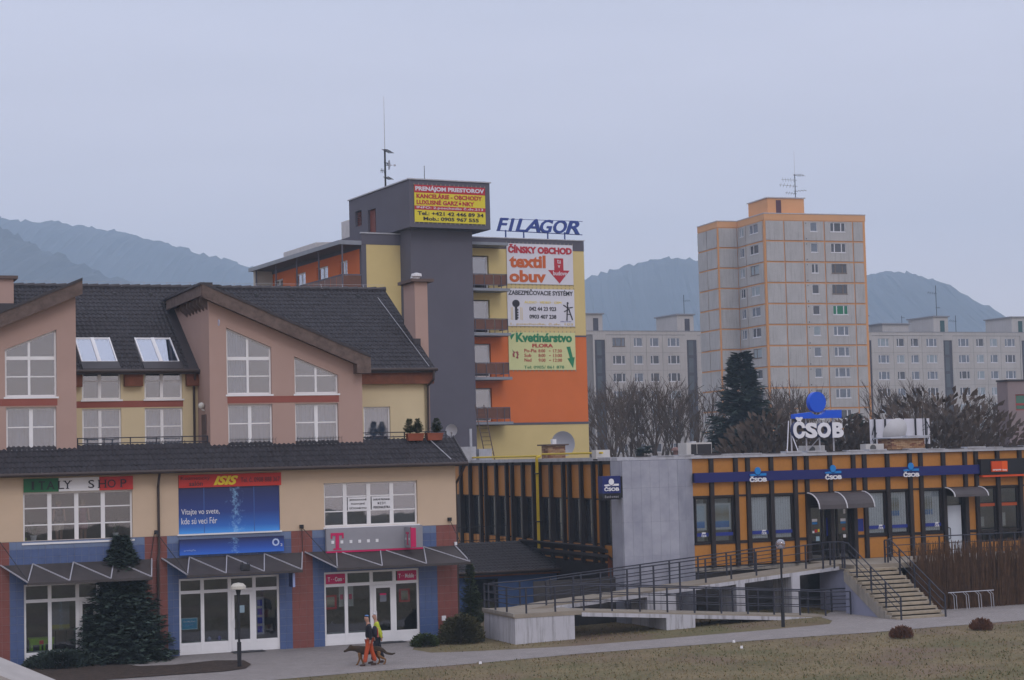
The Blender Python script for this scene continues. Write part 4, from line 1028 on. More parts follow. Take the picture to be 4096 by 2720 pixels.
for i, u in enumerate(edges[:-1]):
    a, b = u + (.09 if i else 0), edges[i + 1] - .09
    def pan(z0, z1, m=OCH, nm='panel', v0=-.03): return BB.part(nm, MB().box(a + .004, b - .004, v0, .05, z0, z1), m)
    narrow = b - a < .6
    pan(5.36, 5.93); pan(6.32, zs['top'])
    if i in (6, 7): pass
    elif i == 13: pass
    elif narrow: pan(3.40, 5.28); pan(2.36, 3.27)
    elif i in (15, 16): pan(2.36, 2.8)
    else: pan(2.36, 3.27)
    BB.part('crossbar', MB().box(a + .002, b - .002, -.07, .045, 5.285, 5.355), MUL)
    if i not in (6, 7, 13): BB.part('crossbar', MB().box(a + .002, b - .002, -.07, .045, 3.275, 3.345 if not narrow else 3.395), MUL)
BB.part('panel', MB().box(UB0 + .004, UB1, .052, .2, 5.94, 6.31), MUL)
BB.part('backing_wall', MB().wall(rect(UB0, UB1, 2.3, 6.95), [rect(edges[i] + .1, edges[i + 1] - .1, 3.35 if i not in (6, 7, 13, 15, 16) else 2.36, 5.28) for i in (0, 1, 3, 4, 6, 7, 9, 10, 12, 13, 15, 16)], .06, .2), MUL)
FAS = BB.part('fascia_band', MB().box(UB0 - .02, U(3912, 1880), -.28, -.165, 5.92, 6.335), NAVY)
BB.part('parapet', MB().box(24.2, 54, -.22, .3, 6.95, 7.03).box(24.2, 54, -.2, .25, 7.03, 7.09), GALV)
rr = random.Random(4)
for k in range(26):      # bitumen and sheet patches along the roof edge
    u = 25 + k * 1.05
    BB.part('edge_sheet', MB().box(u, u + rr.uniform(.7, 1.0), -.25, .3, 7.092, 7.10 + rr.uniform(.01, .07)), GALV if k % 3 else ROOFD)
BB.part('roof', MB().box(24.4, 54, .3, 24, 6.8, 6.98), M('bitumen_roof', (.10, .10, .11), .9, .3, 1))
BB.part('interior_wall', MB().box(UB0, UB1, 2.6, 2.7, 2.3, 6.9).box(UB0, UB1, .21, 2.59, 2.2, 2.3).box(UB0, UB1, .21, 2.59, 5.6, 5.7), ROOM)
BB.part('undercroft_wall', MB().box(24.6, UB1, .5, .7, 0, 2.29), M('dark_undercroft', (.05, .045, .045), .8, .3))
BB.part('floor_edge', MB().box(24.6, UB1, -.02, .49, 2.12, 2.29), CONC)
BB.part('roof_edge_wall', MB().box(24.46, UB1, 23.8, 24, .3, 6.8), MUL)
# windows of the front
BLIND = M('white_blind', (.66, .70, .72), .8, .08, 6)
WINI = {0: .0, 1: .0, 3: .9, 4: 1, 9: 1, 10: .6, 12: .6}
for i in (0, 1, 3, 4, 9, 10, 12):
    a, b = edges[i] + .11, edges[i + 1] - .11
    w = window(BB, a, b, 3.36, 5.27, .0, [], [], fw=.06, sill=False, frame=MUL, glass=GLASS2)
    if i in (3, 4, 9, 10, 12):
        n = 14; vb = MB()
        for k in range(n):
            x0 = a + .06 + (b - a - .12) * k / n; x1 = a + .06 + (b - a - .12) * (k + .93) / n
            vb.box(x0, x1, .10 + .01 * (k % 2), .104 + .01 * (k % 2), 3.45, 5.22)
        BB.part('blind', vb, BLIND, w)
    else:
        BB.part('blind', MB().box(a + .06, b - .06, .4, .41, 3.4, 5.25), M('pale_backing', (.34, .37, .38), .8, .1), w)
    BB.part('blue_strip', MB().box(a + .06, b - .06, .012, .018, 3.62, 3.77), M('strip_blue', (.02, .035, .22), .5), w)
    if i in (0, 3, 9, 12):
        BB.part('tiny_logo', text_mb(MB(), 'ČSOB', b - .40, b - .17, 3.60, 3.73, .002, .006, .03).box(b - .37, b - .2, .004, .01, 3.735, 3.80), SIGNW, w, norm=False)
for i in (15, 16):
    a, b = edges[i] + .11, edges[i + 1] - .11
    w = window(BB, a, b, 2.82, 5.27, .0, [], [.72], fw=.06, sill=False, frame=MUL, glass=GLASS2)
    BB.part('orange_strip', MB().box(a + .06, b - .06, .012, .018, 4.42, 4.60), M('strip_orange', (.38, .07, .02), .5), w)
    BB.part('notice', MB().box(a + .12, a + .42, .2, .21, 3.5, 4.1 if i == 16 else 3.95), M('pale_paper', (.36, .38, .36), .8), w)
# main entrance: two leaves with side lights
a, b = edges[6] + .09, edges[8] - .09; m1 = edges[7]
ent = BB.part('entrance', MB().box(a, b, .1, .2, 4.75, 5.28).box(a, a + .08, .08, .2, 2.36, 4.75).box(b - .08, b, .08, .2, 2.36, 4.75).box(m1 - .42, m1 - .34, .08, .2, 2.36, 4.75).box(m1 + .34, m1 + .42, .08, .2, 2.36, 4.75).box(a + .08, b - .08, .085, .19, 4.66, 4.74), MUL)
for c, d in ((a + .08, m1 - .42), (m1 - .34, m1 + .34), (m1 + .42, b - .08)): BB.part('pane', MB().box(c, d, .13, .137, 2.4, 4.66), GLASS2, ent)
BB.part('handle', MB().path([(m1 - .28, .08, 3.6), (m1 - .28, .0, 3.6), (m1 - .28, .0, 3.0), (m1 - .28, .08, 3.0)], .02, 6), BLACK, ent)
rs = random.Random(5)
for k, (du, z, w_, h_, c) in enumerate(((-.75, 4.05, .26, .12, SIGNW), (-.75, 3.93, .26, .1, CYAN), (-.70, 3.58, .13, .13, SIGNR), (-.83, 3.55, .1, .1, SIGNW), (-.56, 3.6, .08, .12, SIGNY), (-.62, 3.2, .18, .2, M('pale_turq', (.30, .42, .50), .6)),
                                     (.70, 4.02, .26, .12, SIGNW), (.70, 3.92, .26, .09, CYAN), (.72, 3.62, .15, .12, M('strip_orange', (.38, .07, .02), .5)), (.75, 3.3, .14, .14, SIGNW), (.78, 4.35, .1, .2, SIGNW))):
    BB.part('sticker', MB().box(m1 + du - w_ / 2, m1 + du + w_ / 2, .12, .128, z, z + h_), c, ent)
BB.part('blue_poster', MB().box(m1 - .16, m1 + .14, .12, .128, 3.4, 4.2), M('strip_blue', (.02, .035, .22), .5), ent)
# side door, white
a, b = edges[13] + .1, edges[14] - .1
sd = BB.part('white_door', MB().box(a, b - .1, .08, .14, 2.36, 4.52), M('white_door_paint', (.52, .56, .62), .5, .04))
BB.part('handle', MB().path([(a + .12, .08, 3.55), (a + .22, 0, 3.5), (a + .22, 0, 3.05), (a + .12, .08, 3.0)], .018, 6), BLACK, sd)
BB.part('transom_pane', MB().box(a, b, .1, .107, 4.56, 5.26), GLASS2, sd)
# curved awnings
def awning(u0, u1, vf, z0, z1, nr):
    prof = []
    for k in range(7):
        t = k / 6; prof.append((-.17 + (vf + .17) * math.sin(t * math.pi / 2), z1 - (z1 - z0) * (1 - math.cos(t * math.pi / 2))))
    sh = MB()
    for (v0, a), (v1, b) in zip(prof[:-1], prof[1:]): sh.hexa([(u0, v0, a), (u1, v0, a), (u1, v1, b), (u0, v1, b), (u0, v0, a + .012), (u1, v0, a + .012), (u1, v1, b + .012), (u0, v1, b + .012)])
    c = BB.part('awning', sh, M('bronze_polycarbonate', (.075, .065, .068), .6, .15, 1, spec=.2))
    for k in range(nr):
        u = u0 + (u1 - u0) * k / (nr - 1); BB.part('rib', MB().path([(u, v, z + .02) for v, z in prof], .03, 5), M('white_rib', (.6, .6, .63), .4), c)
awning(edges[6] - .05, edges[8] + .35, -1.15, 4.62, 5.30, 3)
awning(edges[13] + .0, edges[15] + .02, -.9, 4.92, 5.32, 2)
# marble corner: slabs laid one by one
SW, SH = .46, 1.42
smb = MB().box(0, SW - .006, -.03, 0, 0, SH - .006); sme = mesh_of('marble_slab', smb, MARB)
uL, uC = 24.16, 26.72
BB.part('corner_core', MB().slab([(uL, -.76, .1), (uC, -.76, .1), (UB0, .0, .1), (UB0, .3, .1), (uL, .3, .1)], (0, 0, 6.85)), M('joint_grey', (.12, .12, .14), .9))
n = 6; w = (uC - uL) / n
for i in range(n):
    for k in range(5):
        h = min(SH, 6.94 - (.12 + k * SH)); BB.inst('marble_slab', sme, (uL + i * w, -.762, .12 + k * SH), scale=(w / SW, 1, h / SH))
ang = math.atan2(.76, UB0 - uC); L2 = math.hypot(.76, UB0 - uC)
for i in range(2):
    for k in range(5):
        h = min(SH, 6.94 - (.12 + k * SH)); s_ = L2 / 2 * i
        BB.inst('marble_slab', sme, (uC + s_ * math.cos(ang), -.762 + s_ * math.sin(ang), .12 + k * SH), rot=(0, 0, ang), scale=(L2 / 2 / SW, 1, h / SH))
for k in range(5):
    h = min(SH, 6.94 - (.12 + k * SH)); BB.inst('marble_slab', sme, (uL - .002, .3, .12 + k * SH), rot=(0, 0, -R(90)), scale=(1.06 / SW, 1, h / SH))
# long side wall with deep fins
US = 24.46
fins = sorted(G.atu(1800 + p / 1.742, 1900, US)[0] for p in (90, 155, 228, 262, 337, 410, 448, 523, 597, 640, 718, 805, 848, 930, 1015, 1065, 1150))
BB.part('side_wall', MB().wall(rect(.31, 23.8, .2, 6.94), [rect(fins[i] + .1, fins[i + 1] - .1, 3.4, 5.28) for i in range(len(fins) - 1) if fins[i + 1] - fins[i] > .8], US, US + .15, 'u'), MUL)
finme = mesh_of('fin', MB().box(-.20, 0, -.08, .08, 0, 4.4), MUL)
for f in fins: BB.inst('fin', finme, (US, f, 2.55))
ends = [.35] + fins + [fins[-1] + 1.1]
for a, b in zip(ends[:-1], ends[1:]):
    a += .09; b -= .09
    if b - a < .08: continue
    BB.part('panel', MB().box(US - .04, US - .001, a, b, 5.34, 6.92), OCH)
    BB.part('panel', MB().box(US - .04, US - .001, a, b, 2.6, 3.35), OCH)
    if b - a < .7: BB.part('panel', MB().box(US - .04, US - .001, a, b, 3.42, 5.27), OCH)
    else:
        BB.part('window', MB().box(US + .03, US + .05, a, b, 3.4, 5.28), GLASS)
        BB.part('blind', MB().box(US + .12, US + .13, a + (b - a) * (.0 if rs.random() < .6 else .45), b, 3.42, 5.26), M('side_blind', (.26, .28, .27), .9, .2))
BB.part('side_interior', MB().box(US + 2.5, US + 2.6, .4, 23, 2, 6.7), ROOM)

# signs of the bank
def logo(T, uc, zc, h, v, letters, disc, bar, depth=.06, fr='front'):
    """round disc over a bar tapering to the left, hollowed under the disc, letters beneath"""
    r_ = h * .235
    d = MB(); n = 28; P = [(uc - .02 * h + r_ * math.cos(2 * math.pi * k / n), zc + h * .26 + r_ * 1.12 * math.sin(2 * math.pi * k / n)) for k in range(n)]
    d.slab([(a, v, b) for a, b in P], (0, depth, 0)); T.part('disc', d, disc)
    W = h * .66; zt = zc + h * .035; zb = zc - h * .075
    top = [(uc + W * .98, zt + .055 * h)]
    m_ = 14; R2 = r_ * 1.30
    arc = []
    for k in range(m_ + 1):
        t = R(-38) - R(104) * k / m_
        arc.append((uc - .02 * h + R2 * math.cos(t) * .97, zc + h * .26 + R2 * 1.05 * math.sin(t)))
    arc = [(a, max(b, zb + .012 * h)) for a, b in arc]
    poly = [(uc - W, zb), (uc + W * .98, zb), top[0], (arc[0][0] + .01 * h, zt + .055 * h)] + arc + [(arc[-1][0] - .02 * h, zt + .03 * h), (uc - W, zt - .005 * h)]
    mbar = MB().wall(poly, [], v, v + depth); T.part('bar', mbar, bar)
    T.part('lettering', text_mb(MB(), 'ČSOB', uc - W * 1.02, uc + W * 1.02, zc - h * .5, zc - h * .115, v, depth, .04), letters, norm=False)
for k, (px, lb) in enumerate(((3032, 'left of three white bank letter signs with blue disc on the navy band'), (3333, 'middle one of three white bank letter signs with blue disc, above the entrance'), (3645, 'right of three white bank letter signs with blue disc on the navy band'))):
    uc = U(px, 1900, -.3); T_ = Thing('bank_sign', lb, 'sign', G, (uc, -.3, 6.0), 'three letter signs on the navy band')
    logo(T_, uc, 6.19, .62, -.33, SIGNW, CYAN, CYAN, .05)
# blade sign at the corner (cash machine)
zt, zb_ = 6.30, 5.50
bs = Thing('blade_sign', 'navy cash machine sign projecting at the marble corner, with white logo', 'sign', G, (23.9, -.5, 5.3))
u0, u1 = U(2408, 1940, -.75), U(2480, 1940, -.75)
bs.part('navy_box', MB().box(u0, u1, -.80, -.35, 5.62, 6.33), M('navy_box', (.012, .02, .13), .4)); bs.part('black_box', MB().box(u0 + .015, u1, -.79, -.35, 5.36, 5.619), M('black_box', (.008, .008, .012), .4))
bs.part('bracket', MB().box(u1, uL + .1, -.70, -.55, 6.15, 6.2).box(u1, uL + .1, -.70, -.55, 5.55, 5.6).box(u1 - .0, u1 + .2, -.76, -.45, 5.42, 6.3), BLACK)
uc = (u0 + u1) / 2
logo(bs, uc, 5.96, .5, -.82, SIGNW, SIGNW, SIGNW, .02)
bs.part('lettering', text_mb(MB(), 'Bankomat', u0 + .1, u1 - .1, 5.43, 5.53, -.80, .012, 0, 0, 1.3), M('dim_white', (.35, .35, .38), .5), norm=False)
# orange shop sign at the right end
ou = U(3915, 1900, -.2)
os_ = Thing('shop_sign', 'black fascia sign with orange square at the right end of the bank facade', 'sign', G, (ou + 2, -.2, 5.7))
os_.part('board', MB().box(ou, 52, -.40, -.17, 5.86, 6.58), M('black_board', (.012, .012, .016), .45)); os_.part('orange_edge', MB().box(ou + .05, 52, -.42, -.17, 5.76, 5.845), M('orange_edge', (.62, .07, .015), .4))
s0, s1 = U(3964, 1880, -.4), U(4027, 1880, -.4)
OR1, OR2 = M('orange_square', (.60, .065, .008), .4, .03), M('orange_square_light', (.75, .10, .008), .4, .03)
os_.part('square', MB().box(s0, s0 + (s1 - s0) * .65, -.47, -.405, 5.99, 6.47), OR1); os_.part('square', MB().box(s0 + (s1 - s0) * .655, s1, -.47, -.405, 5.99, 6.47), OR2)
os_.part('lettering', text_mb(MB(), 'orange', s0 + .04, s0 + (s1 - s0) * .58, 6.01, 6.11, -.48, .01, .02), SIGNW, norm=False); os_.part('lettering', text_mb(MB(), 'key', s0 + (s1 - s0) * .68, s1 - .03, 6.01, 6.11, -.48, .01, .02), SIGNW, norm=False)
single('bank_plate', 'small navy plate on the narrow ochre panel right of the entrance', 'plate', G, (edges[8] + .3, -.04, 3.7), MB().box(edges[8] + .14, edges[8] + .44, -.06, -.033, 3.55, 4.1), M('strip_blue', (.02, .035, .22), .5))
POSTER = [printM('poster_print', [(0, (.02, .14, .45)), (.25, (.03, .22, .55)), (.32, (.30, .34, .30)), (.6, (.22, .20, .13)), (1, (.34, .42, .42))], .3, cu=.5, wid=.7), printM('poster_print', [(0, (.02, .14, .45)), (.24, (.05, .25, .6)), (.34, (.45, .55, .60)), (1, (.40, .52, .58))], .0)]
for k, (i, lb) in enumerate(((0, 'pale framed poster beside the marble corner in the bank window'), (1, 'framed poster with people in the second bank window from the marble'), (10, 'framed poster in the bank window left of the narrow panel near the white door'), (12, 'framed poster in the bank window next to the white door'))):
    a, b = edges[i] + .14, edges[i + 1] - .2
    if i == 0: a = UB0 + .05
    if i in (10, 12): b = a + .62
    z0, z1 = (3.88, 5.02) if i < 3 else (4.06, 5.06)
    T_ = Thing('poster', lb, 'poster', G, ((a + b) / 2, .1, z0)); T_.part('frame', MB().box(a, b, .11, .15, z0, z1), M('poster_rim', (.50, .55, .56), .5)); T_.part('picture', MB().box(a + .09, b - .09, .10, .109, z0 + .1, z1 - .09), POSTER[1 if i == 0 else 0])
    T_.part('red_spot', MB().lathe([(.07, 0), (.07, .006)], (0, 0, 0), 12), M('spot_red', (.5, .12, .12), .5)).matrix_local = Matrix.Translation((a + .2 - (a + b) / 2, -.005, .33)) @ Matrix.Rotation(R(90), 4, 'X')

# ---- on the bank roof
RS = Thing('roof_sign', 'large roof sign with blue disc and bar above thick white bank letters on poles', 'sign', G, (34.0, 3.0, 7.0))
rv = 2.6
uc = (U(3173, 1660, rv) + U(3367, 1660, rv)) / 2; RSH = (Z(3270, 1560, rv) - Z(3270, 1755, rv))
WS = (U(3367, 1660, rv) - U(3173, 1660, rv)) / 2
LETB = M('letter_side_navy', (.03, .04, .12), .5); BLUE = M('vivid_blue', (.006, .085, .60), .4, .02)
dz = [Z(3268, 1649, rv), Z(3268, 1567, rv)]
n = 32; cz = (dz[0] + dz[1]) / 2; rz = (dz[1] - dz[0]) / 2; ru = (U(3304, 1608, rv) - U(3238, 1608, rv)) / 2; cu_ = U(3271, 1608, rv)
RS.part('disc', MB().slab([(cu_ + ru * math.cos(2 * math.pi * k / n), rv, cz + rz * math.sin(2 * math.pi * k / n)) for k in range(n)], (0, .28, 0)), BLUE)
zb0, zb1, zl = Z(3270, 1673, rv), Z(3340, 1640, rv), Z(3180, 1655, rv)
arc = []
for k in range(15):
    t = R(-32) - R(116) * k / 14; arc.append((cu_ + (ru + .13) * math.cos(t), max(cz + (rz + .13) * math.sin(t), zb0 + .12)))
arc = [p for p in arc if p[1] < zb1 - .02]
poly = [(U(3176, 1668, rv), zb0), (U(3367, 1668, rv), zb0), (U(3367, 1668, rv), zb1), (arc[0][0] + .03, zb1)] + arc + [(arc[-1][0] - .05, zl + .06), (U(3176, 1668, rv), zl - .02)]
RS.part('bar', MB().wall(poly, [], rv, rv + .28), BLUE)
x0 = U(3173, 1720, rv); x1 = U(3374, 1720, rv); zlo, zhi = Z(3270, 1752, rv), Z(3270, 1690, rv)
for ch, a, b in (('Č', 0, .235), ('S', .235, .475), ('O', .475, .745), ('B', .775, 1.0)):
    top = zhi + (.26 if ch == 'Č' else 0)
    a_, b_ = x0 + (x1 - x0) * a, x0 + (x1 - x0) * b
    RS.part('letter', text_mb(MB(), ch, a_, b_, zlo, top, rv - .02, .03, .05), SIGNW, norm=False)
    RS.part('letter_return', text_mb(MB(), ch, a_, b_, zlo, top, rv + .011, .25, .05), LETB, norm=False)
PO = M('white_pole', (.5, .5, .54), .5)
for px in (3180, 3240, 3293, 3349):
    u = U(px, 1780, rv); RS.part('pole', MB().tube((u, rv + .3, 6.98), (u, rv + .3, zb0), .035, 8), PO)
for a, b in ((3103, 3168), (3150, 3180), (3268, 3300)):
    RS.part('stay', MB().tube((U(a, 1812, rv), rv - 1.0 if a != 3268 else rv + 1, 7.05), (U(b, 1690, rv), rv + .3, zb0 - .1 if a < 3140 else zlo + .15), .025, 6), PO)
# white hoarding seen from behind, with its steel frame
hv = 8.0
h0, h1 = U(3490, 1720, hv), U(3728, 1720, hv); zh0, zh1 = Z(3600, 1778, hv), Z(3600, 1675, hv)
HO = Thing('billboard', 'white hoarding panel with black steel frame standing on the bank roof', 'billboard', G, ((h0 + h1) / 2, hv, 7.0))
HO.part('panel', MB().box(h0, h1, hv + .2, hv + .25, zh0, zh1), M('hoarding_white', (.60, .60, .66), .6, .05))
for px in (3506, 3548, 3606, 3669, 3710):
    u = U(px, 1720, hv); HO.part('post', MB().box(u - .02, u + .02, hv + .08, hv + .19, 6.98, zh1), BLACK)
for (a, za, b, zb_) in ((3494, zh0 + .5, 3506, zh1 - .2), (3494, zh0 + .3, 3506, zh0), (3590, zh1, 3606, zh1 - .5), (3622, zh1, 3606, zh1 - .5), (3708, zh1, 3726, zh1 - .5), (3710, zh0 + .05, 3726, zh0 + .5)):
    HO.part('brace', MB().tube((U(a, 1720, hv), hv + .13, za), (U(b, 1720, hv), hv + .13, zb_), .025, 5), BLACK)
HO.part('stay', MB().tube((h0 - .9, hv - 1.2, 7), (h0 + .3, hv + .13, zh0 + .6), .03, 5).tube((h0 + .9, hv - 1.2, 7), (h0 + 1.5, hv + .13, zh0 + .6), .03, 5), BLACK)
# brick chimneys
BRK = [M('brick_a', (.34, .19, .10), .9, .2, 6), M('brick_b', (.42, .27, .16), .9, .2, 6), M('brick_c', (.22, .10, .065), .9, .2, 6)]
def brick_stack(lb, u0, u1, v0, v1, z0, z1, over, lop=0):
    T_ = Thing('brick_chimney', lb, 'chimney', G, ((u0 + u1) / 2, (v0 + v1) / 2, z0)); rb_ = random.Random(len(lb))
    T_.part('core', MB().box(u0 + .02, u1 - .02, v0 + .02, v1 - .02, z0, z1), M('mortar', (.20, .17, .15), .95))
    bl, bh = .25, .072
    mes = [mesh_of('brick', MB().box(0, bl - .012, 0, .115, 0, bh - .01), m) for m in BRK]
    k = 0; z = z0
    while z < z1 - .01:
        off = -(k % 2) * bl / 2; u = u0 + off
        while u < u1 - .02:
            a, b = max(u, u0), min(u + bl, u1)
            if b - a > .03: T_.inst('brick', mes[rb_.choice((0, 0, 1, 1, 2))], (a, v0 + rb_.uniform(-.006, .004), z), scale=((b - a) / bl, 1, 1))
            u += bl
        v = v0 + .12
        while v < v1 - .05:
            b = min(v + bl, v1); T_.inst('brick', mes[rb_.choice((0, 1, 2))], (u0 + .115, v, z), rot=(0, 0, R(90)), scale=((b - v) / bl, 1, 1)); v += bl
        z += bh; k += 1
    return T_
bv = 3.5
u0, u1 = U(3568, 1790, bv), U(3700, 1790, bv)
BS = brick_stack('wide brick stack with buckled sheet cover right on the bank roof', u0, u1, bv, bv + 1.2, 6.98, Z(3630, 1753, bv), 0)
zc = Z(3630, 1753, bv)
BS.part('sheet_cover', MB().hexa([(u0 - .18, bv - .2, zc), (u1 + .12, bv - .2, zc), (u1 + .12, bv + 1.4, zc), (u0 - .18, bv + 1.4, zc), (u0 - .18, bv - .2, zc + .05), (u1 + .12, bv - .2, zc + .07), (u1 + .12, bv + 1.4, zc + .10), (u0 - .18, bv + 1.4, zc + .06)]).box(u0 + .8, u1 + .25, bv - .1, bv + .3, zc + .075, zc + .13), GALV)
bv2 = 13.5
u0b, u1b = G.atv(2193, 1800, bv2)[0], G.atv(2262, 1800, bv2)[0]
B2_ = brick_stack('narrow brick chimney in front of the yellow wall behind the yellow gas pipe', u0b, u1b, bv2, bv2 + .9, 6.98, Z(2225, 1782, bv2), 0)
z2 = Z(2225, 1782, bv2); B2_.part('cap', MB().box(u0b - .15, u1b + .12, bv2 - .15, bv2 + 1.05, z2, z2 + .07), M('cap_stone', (.12, .085, .075), .8)); B2_.part('flue', MB().box(u0b + .38, u0b + .58, bv2 + .3, bv2 + .55, z2 + .07, z2 + .32), SIGNW)
# dishes
def dish(lb, px, py, v, r_, yaw, tilt, m=None):
    u, z = G.atv(px, py, v); T_ = Thing('satellite_dish', lb, 'satellite dish', G, (u, v, z))
    prof = [(r_ * k / 7, .32 * r_ * (k / 7) ** 2) for k in range(8)]; prof[0] = (.001, 0)
    mb = MB(); nn = 22
    for rr_, zz in prof:
        for q in range(nn): t = 2 * math.pi * q / nn; mb.v.append((rr_ * math.cos(t), zz, rr_ * 1.08 * math.sin(t)))
    for i in range(7):
        for q in range(nn):
            j = (q + 1) % nn; mb.f.append((i * nn + q, i * nn + j, (i + 1) * nn + j, (i + 1) * nn + q)); mb.m.append(0)
    ml = Matrix.Rotation(yaw, 4, 'Z') @ Matrix.Rotation(tilt, 4, 'X')
    mb.v = [tuple(ml @ Vector((a, b, c)) + Vector((u, v, z))) for a, b, c in mb.v]
    T_.part('reflector', mb, m or M('dish_grey', (.40, .41, .46), .5, .06), norm=False, smooth=True)
    tip = ml @ Vector((0, -r_ * .9 if yaw < 2 else r_ * .9, -r_ * .3)); bt = ml @ Vector((0, 0.1, -r_))
    T_.part('feed_arm', MB().tube((u + bt.x, v + bt.y, z + bt.z), (u + tip.x, v + tip.y, z + tip.z), .018, 5).ball((u + tip.x, v + tip.y, z + tip.z), .06, 8), M('feed_grey', (.3, .3, .32), .5))
    T_.part('mount', MB().tube((u, v + .12, z), (u, v + .12, 6.9 if z > 7 else z - 1), .03, 6), GALV)
    return T_
dish('large grey satellite dish behind the narrow brick chimney on the bank roof', 2254, 1773, 15.2, .60, R(150), R(-8))
dish('white satellite dish leaning on the white hoarding behind the brick stack', 3589, 1735, 5.6, .68, R(0), R(25), M('dish_white', (.60, .60, .62), .5))
dish('pale small satellite dish beside the grey tower at the shop roof', 1805, 1720, 9.0, .27, R(165), R(-10))
# air conditioners and boxes
ACW = M('ac_white', (.50, .49, .48), .5, .06); ACG = M('ac_grille', (.10, .10, .10), .6, .2)
def ac(lb, px0, px1, py0, py1, v, d=.45, fan=True, name='air_conditioner'):
    u0, u1 = G.atv(px0, py1, v)[0], G.atv(px1, py1, v)[0]; z0, z1 = 6.98, G.atv(px0, py0, v)[1]
    T_ = Thing(name, lb, 'air conditioner', G, ((u0 + u1) / 2, v, z0)); T_.part('housing', MB().box(u0, u1, v, v + d, z0 + .06, z1), ACW)
    if fan:
        r_ = min((z1 - z0) * .38, (u1 - u0) * .3); cx = u0 + (u1 - u0) * .40; cz_ = (z0 + z1) / 2 + .02
        T_.part('fan_grille', MB().slab([(cx + r_ * math.cos(2 * math.pi * k / 20), v - .015, cz_ + r_ * math.sin(2 * math.pi * k / 20)) for k in range(20)], (0, .014, 0)), ACG)
    T_.part('foot', MB().box(u0 + .05, u0 + .12, v, v + d, z0, z0 + .059).box(u1 - .12, u1 - .05, v, v + d, z0, z0 + .059), BLACK)
    return T_, u0, u1, z0, z1
ac('white air conditioner with round fan left of the brick stack', 3464, 3536, 1776, 1808, .9)
ac('pale air conditioner half hidden behind the poles of the roof sign', 3215, 3300, 1783, 1812, 4.2)
ac('white air conditioner at the end of the yellow gas pipe', 2385, 2440, 1800, 1832, 1.6, fan=False)
T_, u0, u1, z0, z1 = ac('large white and dark cooling unit on the bank roof above the marble corner', 2747, 2848, 1771, 1825, .8, .8, False)
T_.part('dark_coil', MB().box(u0 + .22, u0 + .48, .78, .799, z0 + .03, z1 - .07).box(u0 + .52, u1 - .03, .78, .799, z0 + .03, z1 - .07), M('coil_dark', (.035, .033, .036), .7, .2))
T_.part('top_vent', MB().box(u0 + .36, u0 + .58, 1.0, 1.3, z1, z1 + .06), GALV)
single('roof_vent', 'small roof ventilator with rusty red cap near the marble corner', 'vent', G, (U(2702, 1810, 4), 4, 6.98), MB().lathe([(.09, 0), (.09, .34)], (U(2702, 1810, 4), 4, 6.98), 10).lathe([(.2, .34), (.17, .44), (.03, .5)], (U(2702, 1810, 4), 4, 6.98), 10), M('rusty_cap', (.20, .12, .11), .7, .3, 8))
wv = 17.0
for (lb, a, b, t) in (('tall galvanised duct box at the foot of the grey tower', 1829, 1905, 1788), ('low galvanised box in front of the ladder on bank roof', 1917, 1968, 1796)):
    u0, u1 = G.atv(a, 1820, wv)[0], G.atv(b, 1820, wv)[0]; zt = G.atv(a, t, wv)[1]
    T_ = Thing('sheet_metal_box', lb, 'metal box', G, ((u0 + u1) / 2, wv, 6.98)); T_.part('body', MB().box(u0, u1, wv, wv + 1, 6.98, zt), GALV)
    for k in (.25, .62): T_.part('seam', MB().box(u0 + (u1 - u0) * k, u0 + (u1 - u0) * k + .03, wv - .01, wv - .001, 6.98, zt - .02), GALV)
u_ = G.atv(1884, 1780, 18.5)[0]; single('steel_flue', 'slim pale steel flue pipe beside the grey tower', 'flue', G, (u_, 18.5, 7), MB().tube((u_, 18.5, 7), (u_, 18.5, G.atv(1884, 1715, 18.5)[1]), .07, 8), GALV)
# yellow gas pipe over the roof edge and down the side wall
YP = M('gas_yellow', (.55, .40, .02), .5, .1)
vp = G.atu(2150, 1950, US - .4)[0]; GP = Thing('gas_pipe', 'yellow gas pipe running along the roof edge and down the ribbed side wall', 'pipe', G, (US - .4, vp, 3.0))
ve = G.atu(1878, 1830, US - .2)[0]; v2 = G.atu(2410, 1818, US - .2)[0]
GP.part('roof_run', MB().tube((US - .2, ve + 2, 7.22), (US - .2, vp, 7.22), .045, 8).tube((US - .2, vp - .2, 7.30), (US - .2, max(v2, -.3), 7.30), .045, 8), YP)
GP.part('drop_pipe', MB().path([(US - .2, vp, 7.22), (US - .42, vp, 7.15), (US - .42, vp, 3.0)], .055, 8).tube((US - .42, vp - .14, 7.1), (US - .42, vp - .14, 3.0), .03, 6), YP)
for z in (6.4, 4.2): GP.part('clamp', MB().box(US - .5, US - .3, vp - .22, vp + .1, z, z + .05), BLACK)
BB.part('side_parapet', MB().box(US - .32, US + .3, .31, 23.8, 6.95, 7.1), GALV)
# roof ladder in front of the yellow wall
lv = 18.6
p0, p1 = G.atv(1980, 1826, lv), G.atv(1935, 1620, lv + 3); q0, q1 = G.atv(1951, 1800, lv), G.atv(1908, 1620, lv + 3)
LD = Thing('roof_ladder', 'thin rusty ladder leaning from the bank roof against the yellow wall', 'ladder', G, (p0[0], lv, 7.0)); LADM = M('rusty_steel', (.06, .035, .03), .7, .3)
A = (p0[0], lv, 7.0); B_ = (p1[0], lv + 3, p1[1]); C_ = (p0[0] - .5, lv, 7.0); D_ = (p1[0] - .5, lv + 3, p1[1])
for a, b in ((A, B_), (C_, D_)): LD.part('stile', MB().tube(a, b, .028, 6), LADM)
for k in range(1, 14):
    t = k / 14; LD.part('rung', MB().tube(tuple(A[i] + (B_[i] - A[i]) * t for i in range(3)), tuple(C_[i] + (D_[i] - C_[i]) * t for i in range(3)), .014, 5), LADM)
